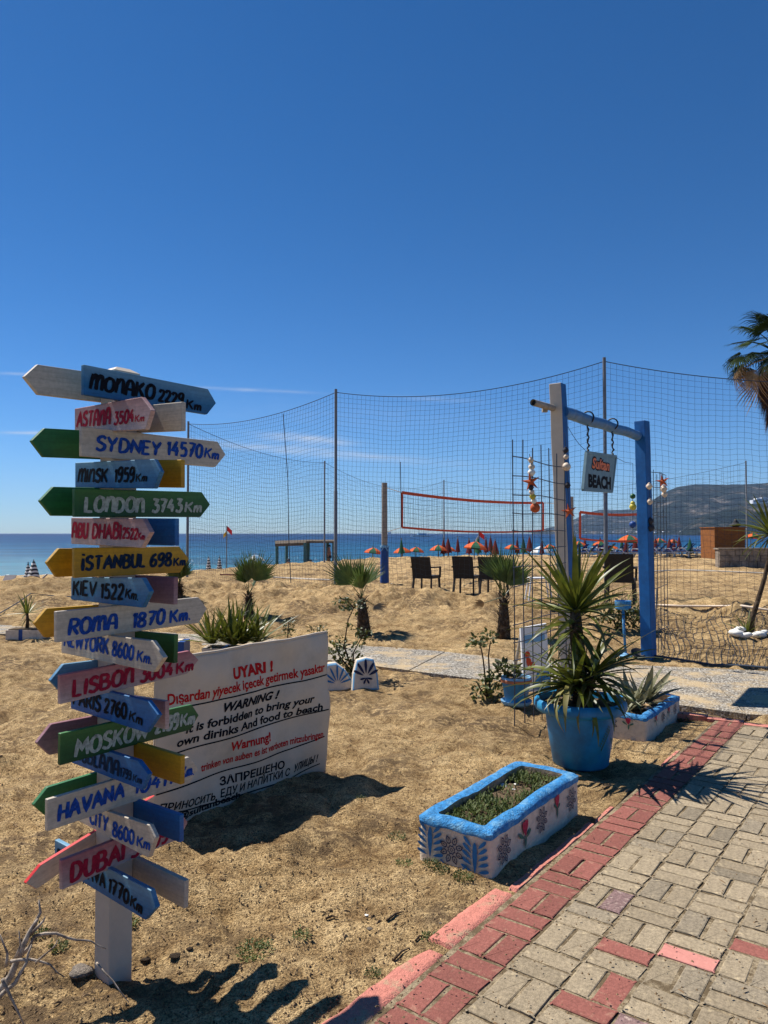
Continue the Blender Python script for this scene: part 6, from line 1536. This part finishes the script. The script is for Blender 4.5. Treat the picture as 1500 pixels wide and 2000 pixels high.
def parasol_closed(label, p, H, r_, c1, c2=None, group='folded dark red parasols', bands=0):
    th = thing('folded_parasol', label, 'parasol', p, 0, group); mb = MB(); n = 12; m_ = bands or 6
    prof = [(.03, 1.0), (.3, .9), (.5, .7), (.7, .5), (.85, .3), (1, .12), (.9, .08)]
    zs = [i / (m_ * 2) for i in range(m_ * 2 + 1)]
    for i, t in enumerate(zs):
        rr_ = r_ * (.10 + .9 * t ** .8)
        for k in range(n): a = 2 * math.pi * k / n; q = rr_ * (1 + .16 * math.cos(4 * a)); mb.v.append((q * math.cos(a), q * math.sin(a), H - (H * .80) * t - (.05 * math.cos(4 * a) * t)))
    for i in range(len(zs) - 1):
        for k in range(n): mb.f.append((i * n + k, i * n + (k + 1) % n, (i + 1) * n + (k + 1) % n, (i + 1) * n + k)); mb.m.append(i % 2 if c2 else 0)
    mb.build('canopy', [M[c1], M[c2 or c1]], th, recalc=False)
    mb = MB(); mb.tube([(0, 0, -.1), (0, 0, H + .1)], .03, 6); mb.build('pole', M['metal_grey'], th); return th
def seat_at(px, Y): return gpt((px - 750) / F * Y, Y)
def zof(py, Y): return CH + (1042 - py) / F * Y
for (px, pyt, wpx, Y, t_, lb) in [(728, 1069, 38, 47, .12, 'open orange and green parasol left of the padded post'), (786, 1068, 36, 47, -.05, 'open orange and green parasol just right of the padded post'), (812, 1068, 32, 49, .1, 'open parasol overlapping the one right of the padded post'),
                              (856, 1064, 36, 47, .0, 'open orange and green parasol behind the first wicker chair'), (876, 1067, 28, 50, .1, 'open parasol half behind the farthest net pole'), (926, 1057, 48, 42, .12, 'largest open orange parasol, above the second wicker chair'),
                              (998, 1063, 32, 47, .1, 'open orange parasol left of the white gate post'), (1074, 1063, 26, 50, -.1, 'open orange parasol touching the white gate post'), (1130, 1057, 34, 47, 0, 'open orange and green parasol just right of the white gate post'),
                              (1170, 1056, 34, 48, .1, 'open orange and green parasol in the middle of the gate opening'), (1196, 1064, 30, 50, -.3, 'tilted orange parasol in the gate opening'), (1226, 1044, 50, 42, .05, 'large open orange parasol left of the blue gate post'),
                              (1287, 1051, 28, 50, 0, 'open orange parasol right of the blue gate post'), (1312, 1053, 22, 54, .1, 'small orange parasol farther right of the blue gate post'), (1466, 1040, 34, 46, .1, 'orange and green parasol behind the wooden hut')]:
    p = seat_at(px, Y); D = wpx / F * Y; parasol_open(lb, p, D, zof(pyt, Y) - p.z, 'canopy_orange', 'canopy_green', t_)
p = seat_at(498, 55); parasol_open('open pale blue parasol near the water left of the shelter', p, 38 / F * 55, zof(1083, 55) - p.z, 'canopy_blue', 'canopy_white', 0, group='pale parasols')
p = seat_at(1056, 54); parasol_open('open white parasol behind the left wire trellis', p, 44 / F * 54, zof(1066, 54) - p.z, 'canopy_white', 'canopy_blue', 0, group='pale parasols')
cl = [(784, 1070), (866, 1066), (875, 1068), (894, 1063), (916, 1072), (933, 1070), (949, 1066), (958, 1064), (967, 1063), (1010, 1065), (1022, 1066), (1034, 1065), (1058, 1065), (1142, 1066), (1172, 1070), (1214, 1058), (1222, 1070), (1307, 1053), (1316, 1051), (1326, 1054), (1347, 1053), (1262, 1060), (1280, 1062), (1240, 1056)]
wh = ['padded post', 'wicker chair nearest the padded post', 'farthest net pole', 'second wicker chair', 'largest open parasol', 'largest open parasol', 'third wicker chair', 'third wicker chair', 'third wicker chair', 'left wire trellis', 'left wire trellis', 'left wire trellis', 'white gate post', 'gate opening', 'gate opening', 'blue gate post', 'blue gate post', 'blue loungers', 'blue loungers', 'blue loungers', 'last blue loungers', 'blue gate post', 'right wire trellis', 'blue gate post']
seen_ = {}
for i, (px, pyt) in enumerate(cl):
    seen_[wh[i]] = seen_.get(wh[i], -1) + 1; lbl = ['first', 'second', 'third', 'fourth'][seen_[wh[i]]] + ' folded parasol from the left behind the ' + wh[i]
    Y = 46 + (i % 4) * 1.3; p = seat_at(px, Y); parasol_closed(lbl, p, max(1.2, zof(pyt, Y) - p.z) * (.92 + .03 * (i % 4)), .15 + .04 * (i % 3), 'canopy_red' if i % 5 else 'canopy_green', group='folded parasols along the water')
for (px, pyt, pyb, hw, Y, lb) in [(67, 1096, 1137, 14, 40, 'larger black and white striped folded parasol at the far left'), (56, 1101, 1136, 9, 42, 'smaller striped folded parasol behind the larger one at the far left'), (118, 1124, 1146, 16, 38, 'striped folded parasol below the yellow ISTANBUL board point'),
                              (408, 1088, 1110, 6, 56, 'striped folded parasol left of the red and yellow flag'), (429, 1088, 1110, 6, 56, 'striped folded parasol right beside the red and yellow flag'), (497, 1086, 1105, 6, 54, 'striped folded parasol under the pale blue parasol')]:
    p = seat_at(px, Y); H = max(.9, zof(pyt, Y) - p.z); parasol_closed(lb, p, H, hw / F * Y, 'canopy_black', 'canopy_white', 'striped folded parasols', 6)
def lounger(label, p, rz, fabric, group, frame='plastic_white', s=1.0):
    th = thing('sun_lounger', label, 'sun lounger', p, rz, group)
    mb = MB(); 
    for x in (-.3, .3): mb.bar((x, -.6, .3), (x, .95, .3), .05, .05)
    for x in (-.3, .3):
        for y in (-.4, .8): mb.bar((x, y, .3), (x, y + .05, -.02), .05, .05)
        mb.tube([(x, -.3, .32), (x, -.1, .52), (x, .25, .52), (x, .3, .32)], .022, 5)
    mb.build('frame', M[frame], th)
    mb = MB(); mb.box((0, .3, .34), (.56, 1.2, .06)); mb.build('seat', M[fabric], th)
    mb = MB(); mb.bar((0, -.28, .34), (0, -.78, .82), .58, .05); mb.build('backrest', M[fabric], th)
    th.scale = (s,) * 3; return th
p = seat_at(60, 36.5); lounger('sun lounger with pink seat and raised grey back at the far left', p, R(115), 'lounger_grey', 'sun loungers at the far left', s=1.0)
p = seat_at(8, 37.5); lounger('grey sun lounger seen end on at the left border', p, R(180), 'lounger_grey', 'sun loungers at the far left')
p = seat_at(95, 37); lounger('dark grey sun lounger under the yellow ISTANBUL board', p, R(120), 'lounger_grey', 'sun loungers at the far left')
mb = MB(); pk = seat_at(36, 36.2); mb.box((0, 0, .4), (.65, 1.0, .08), Matrix.Rotation(R(115), 3, 'Z')); o_ = mb.build('cushion', M['lounger_pink']); o_.location = pk; tag(o_, 'pink seat cushion on the grey lounger at the far left', 'cushion')
L0 = lounger('', seat_at(1110, 44), R(60), 'lounger_blue', 'blue sun loungers in rows by the water'); wl_ = []
ORD = 'first second third fourth fifth sixth seventh eighth ninth tenth eleventh twelfth thirteenth fourteenth fifteenth sixteenth seventeenth eighteenth nineteenth'.split()
def lounger_label(i): return (ORD[i] + ' blue sun lounger from the left in the long front row by the water') if i < 19 else (ORD[i - 19] + ' blue lounger from the right gate side in the short back row')
spots = [(1108, 46), (1124, 47), (1142, 46), (1158, 47), (1176, 46), (1194, 47), (1210, 46), (1226, 47), (1242, 46), (1262, 47), (1276, 46), (1290, 47), (1304, 46), (1318, 47), (1332, 46), (1346, 47), (1360, 46), (1374, 47), (1388, 46), (1330, 50), (1370, 50), (1290, 50), (1205, 50), (1165, 50)]
for i, (px, Y) in enumerate(spots):
    p = seat_at(px, Y); lb = lounger_label(i)
    if i == 0: L0.location = p; L0['label'] = lb
    else: copy_tree(L0, None, p, R(60 + (i * 37) % 9), lb)
    L0['label'] = lounger_label(0)
# thatched shelter
Y = 50; sh = thing('shelter', 'low thatched shade shelter on teal posts at the water', 'shelter', seat_at(596, Y)); s0 = Vector(sh.location)
for px, dy in ((541, 0), (596, -1), (602, 1.2), (652, 0), (560, 2.6), (640, 2.6)):
    a = seat_at(px, Y + dy); t_ = Vector((a.x, a.y, zof(1060, Y))); mb = MB(); mb.tube([a - s0 - UP * .1, t_ - s0], .11, 6); mb.build('post', M['teal_paint'], sh)
def slab_roof(p4, th_m, nm):
    mb = MB(); up = UP * th_m; vs = [p - s0 for p in p4]; mb.add(vs + [v - up for v in vs], [(0, 1, 2, 3), (7, 6, 5, 4), (0, 4, 5, 1), (1, 5, 6, 2), (2, 6, 7, 3), (3, 7, 4, 0)]); mb.build(nm, M['thatch'], sh)
slab_roof([at(537, 1062, Y - 1), at(597, 1060, Y - 1), at(600, 1054, Y + 2), at(537, 1056, Y + 2)], .18, 'thatch_roof')
slab_roof([at(598, 1057, Y - 1), at(655, 1057, Y - 1), at(654, 1054, Y + 3), at(600, 1054, Y + 3)], .12, 'thatch_roof')
# flags
def flag(px, pyt, pyb, Y, label, yellow):
    p = seat_at(px, Y); H = zof(pyt, Y) - p.z; th = thing('flag', label, 'flag', p); mb = MB(); mb.tube([(0, 0, 0), (0, 0, H)], .04, 6); mb.build('pole', M['metal_grey'], th)
    for k, (mt, z0, z1) in enumerate((('flag_red', H - .36, H), ('flag_yellow' if yellow else 'canopy_white', H - .66, H - .36))):
        mb = MB(); n = 6
        for i in range(n + 1):
            t = i / n
            for z in (z0, z1): mb.v.append(((.4 * t) * (1 if k == 0 else -.6), .06 * math.sin(t * 6), z - .35 * t * (1 if k == 0 else .8)))
        for i in range(n): mb.f.append((2 * i, 2 * i + 2, 2 * i + 3, 2 * i + 1)); mb.m.append(0)
        o_ = mb.build('cloth', M[mt], th); so = o_.modifiers.new('solid', 'SOLIDIFY'); so.thickness = .01
flag(443, 1027, 1100, 55, 'red and yellow lifeguard flag on a thin pole at the water left of the shelter', True)
flag(935, 1036, 1080, 54, 'red and white flag above the largest orange parasol', False)
# people far off
def person(label, p, pose, shirt, face=0):
    th = thing('person', label, 'person', p, face)
    if pose == 'sit': J = {'hip': (0, 0, .12), 'ch': (0, -.06, .45), 'nk': (0, -.05, .60), 'hd': (0, -.02, .74), 'kl': (.12, .38, .42), 'kr': (-.12, .38, .40), 'fl': (.14, .62, .06), 'fr': (-.14, .62, .06), 'sl': (.17, -.06, .54), 'sr': (-.17, -.06, .54), 'el': (.26, .1, .36), 'er': (-.26, .1, .36), 'hl': (.16, .34, .44), 'hr': (-.18, .32, .44)}
    else: J = {'hip': (0, 0, .92), 'ch': (0, 0, 1.25), 'nk': (0, 0, 1.48), 'hd': (0, 0.02, 1.64), 'kl': (.1, .02, .48), 'kr': (-.1, .04, .48), 'fl': (.11, 0, .05), 'fr': (-.12, .0, .05), 'sl': (.19, 0, 1.40), 'sr': (-.19, 0, 1.40), 'el': (.26, -.02, 1.12), 'er': (-.26, -.02, 1.12), 'hl': (.26, .08, .86), 'hr': (-.24, .08, .88)}
    names = list(J); E_ = [('hip', 'ch'), ('ch', 'nk'), ('nk', 'hd'), ('hip', 'kl'), ('kl', 'fl'), ('hip', 'kr'), ('kr', 'fr'), ('nk', 'sl'), ('sl', 'el'), ('el', 'hl'), ('nk', 'sr'), ('sr', 'er'), ('er', 'hr')]
    rad = {'hip': .15, 'ch': .15, 'nk': .06, 'hd': .11, 'kl': .065, 'kr': .065, 'fl': .045, 'fr': .045, 'sl': .06, 'sr': .06, 'el': .045, 'er': .045, 'hl': .035, 'hr': .035}
    me = bpy.data.meshes.new('body'); me.from_pydata([J[k] for k in names], [(names.index(a), names.index(b_)) for a, b_ in E_], []); o_ = link('body', me, th)
    sk = o_.modifiers.new('skin', 'SKIN'); 
    for i, k in enumerate(names): me.skin_vertices[0].data[i].radius = (rad[k], rad[k])
    me.skin_vertices[0].data[0].use_root = True
    ss = o_.modifiers.new('sub', 'SUBSURF'); ss.levels = 1; ss.render_levels = 1; me.materials.append(M['skin'])
    mb = MB(); hz2 = J['hip'][2]; mb.lathe([(.17, hz2 - .09), (.185, hz2), (.17, hz2 + .10)], n=12); mb.build('shorts', M[shirt], th, smooth=True)
    mb = MB(); hd = Vector(J['hd']); mb.lathe([(.125 * math.sin(a), -.12 * math.cos(a)) for a in [math.pi * .45 + .55 * math.pi * j / 6 for j in range(7)]], hd + Vector((0, -.015, .02)), 12); mb.build('hair', M['cloth_dark'], th, smooth=True)
person('sunbather sitting on the sand under the left part of the shelter', seat_at(563, 48.5), 'sit', 'lounger_pink', R(150))
person('person sitting in dark trunks between the shelter posts', seat_at(607, 52), 'sit', 'cloth_dark', R(200))
person('person standing under the right part of the shelter', seat_at(643, 52), 'stand', 'cloth_dark', R(90))
person('person standing at the water by the last blue loungers', seat_at(1378, 60), 'stand', 'cloth_dark', R(0))
# boats
def boat(label, px, py, L, rz, cabin=True):
    Y = (CH + 1.8) * F / (py - 1042); p = Vector(((px - 750) / F * Y, Y, -1.8)); th = thing('boat', label, 'boat', p, rz); mb = MB(); n = 10
    for i in range(n + 1):
        t = i / n; w = L * .13 * math.sin(math.pi * min(1, .25 + t * .75)) ** .6; sheer = L * .07 * (1 + .5 * (1 - t) ** 2)
        w = max(w * (1 if t > .02 else .1), .02)
        for (x, z) in ((-w, sheer), (-w * .7, 0), (0, -.3), (w * .7, 0), (w, sheer)): mb.v.append((-L / 2 + L * t, x, z))
    for i in range(n):
        for k in range(4): a = i * 5 + k; mb.f.append((a, a + 1, a + 6, a + 5)); mb.m.append(0)
        mb.f.append((i * 5, i * 5 + 5, i * 5 + 9, i * 5 + 4)); mb.m.append(0)
    mb.f += [(0, 1, 2, 3, 4), tuple(n * 5 + k for k in (4, 3, 2, 1, 0))]; mb.m += [0, 0]
    mb.build('hull', M['plastic_white'], th)
    if cabin:
        mb = MB(); mb.box((L * .05, 0, L * .12), (L * .4, L * .16, L * .09)); mb.box((L * .08, 0, L * .19), (L * .45, L * .18, L * .012)); mb.build('cabin', M['canopy_blue'], th)
        mb = MB(); mb.tube([(-L * .1, 0, L * .1), (-L * .1, 0, L * .36)], L * .008, 5); mb.build('mast', M['metal_grey'], th)
    return th
boat('white excursion boat with blue canopy anchored beyond the padded post', 822, 1048.5, 22, R(8)); boat('small white motorboat right of the excursion boat', 896, 1048.3, 9, R(175), False); boat('small speedboat by the red and white flag', 944, 1050.2, 6, R(30), False)
boat('tiny white boat beyond the shelter', 1228, 1046.5, 14, R(60)); boat('distant ship on the horizon above the padded post', 760, 1043.6, 60, R(80))
# wooden hut, low stone wall and what stands on it
hut = thing('hut', 'square hut clad in brown wood on the low stone wall', 'hut', at(1426, 1085, 33)); h0 = Vector(hut.location); Y = 33
a, b_, c_, d_ = at(1396, 1092, Y), at(1456, 1092, Y), at(1456, 1031, Y), at(1396, 1031, Y)
ni = 14
for i in range(ni):
    z0 = a.z + (d_.z - a.z) * i / ni; hh = (d_.z - a.z) / ni
    mb = MB(); mb.box(Vector(((a.x + b_.x) / 2, Y, z0 + hh / 2)) - h0, (b_.x - a.x, .03, hh - .012)); mb.build('board', M['wood_brown'], hut)
mb = MB(); mb.box(Vector(((a.x + b_.x) / 2, Y + .75, (a.z + d_.z) / 2)) - h0, (b_.x - a.x - .03, 1.45, d_.z - a.z - .02)); mb.build('body', M['wood_brown'], hut)
mb = MB(); mb.box(Vector(((a.x + b_.x) / 2, Y + .7, d_.z + .02)) - h0, (b_.x - a.x + .06, 1.6, .04)); mb.build('roof', M['wood_brown'], hut)
w0 = at(1401, 1092, 31.8); w0.z = Ts(w0.x, w0.y); wall = thing('stone_wall', 'low rough stone wall below the wooden hut', 'wall', w0)
mb = MB(); rr = random.Random(12)
tz = zof(1073, 31.8) - w0.z
for j in range(3):
    x = 0
    while x < 7:
        wd = rr.uniform(.3, .6); mb = MB(); mb.box((x + wd / 2, rr.uniform(-.02, .02), tz / 3 * (j + .5)), (wd - .025, .4, tz / 3 - .02)); mb.build('stone', M['stone_wall'], wall); x += wd
mb = MB(); mb.box((3.5, .03, tz / 2 - .05), (7, .34, tz)); mb.build('mortar', M['stone_wall'], wall)
mb = MB(); mb.box((3.5, 0, tz + .03), (7.1, .5, .06)); mb.build('coping', M['stone_wall'], wall)
lp = at(1437, 1031, 33.4); lamp = thing('lantern', 'dark lantern shaped cowl on top of the wooden hut', 'lantern', lp)
mb = MB(); mb.lathe([(.0, .0), (.14, .02), (.16, .08), (.3, .12), (.12, .24), (.08, .34), (.02, .40), (.001, .46)], n=10); mb.build('cowl', M['rubber_and_hole_black'], lamp)
# white hotel and scattered houses on the headland
rr = random.Random(21)
for i, (px, py, w, h) in enumerate([(1472, 978, 9, 4.5), (1480, 975, 10, 5.5), (1490, 974, 10, 6), (1499, 975, 12, 6), (1487, 979, 16, 3)]):
    Y = 1480; p = at(px, py, Y); hb = thing('hotel_block', ['leftmost low white hotel block on the headland', 'second white hotel block on the headland', 'tall middle white hotel block on the headland', 'white hotel block at the right border of the photo', 'long low white hotel wing in front of the others'][i], 'building', p, 0, 'white hotel on the headland')
    k = Y / F; mb = MB(); mb.box((0, 0, -h * k / 2), (w * k, 14, h * k * 1.6)); mb.build('wall', M['plastic_white'], hb)
    for q in range(2):
        mb = MB(); mb.box((0, -7.2, -h * k * (.1 + .4 * q)), (w * k * .9, .6, 1.3)); mb.build('window_band', M['metal_grey'], hb)
for i in range(14):
    px = 1112 + i * 16.5 + rr.uniform(-4, 4); Y = 3250; p = at(px, 1041.0 - rr.uniform(0, 2.5), Y - (0 if px < 1240 else 1380)); k = p.y / F
    mb = MB(); mb.box((0, 0, 1), (rr.uniform(1.2, 3.2) * k, 8, rr.uniform(1.2, 2.2) * k)); o_ = mb.build('house', M['plastic_white'] if i % 3 else M['stone_wall']); o_.location = p
    tag(o_, ['first', 'second', 'third', 'fourth', 'fifth', 'sixth', 'seventh', 'eighth', 'ninth', 'tenth', 'eleventh', 'twelfth', 'thirteenth', 'fourteenth'][i] + ' tiny pale house from the left along the far shore', 'house', 'houses along the far shore')
# loose rope across the sand bank at the left
mb = MB(); ps = [hit(x, y) + UP * .03 for x, y in ((-20, 1213), (10, 1196), (35, 1180), (60, 1165), (95, 1166), (140, 1168), (200, 1172))]; mb.tube(ps, .012, 5); tag(mb.build('rope', M['net_cord'], None), 'thin dark rope lying over the sand bank at the far left', 'rope')
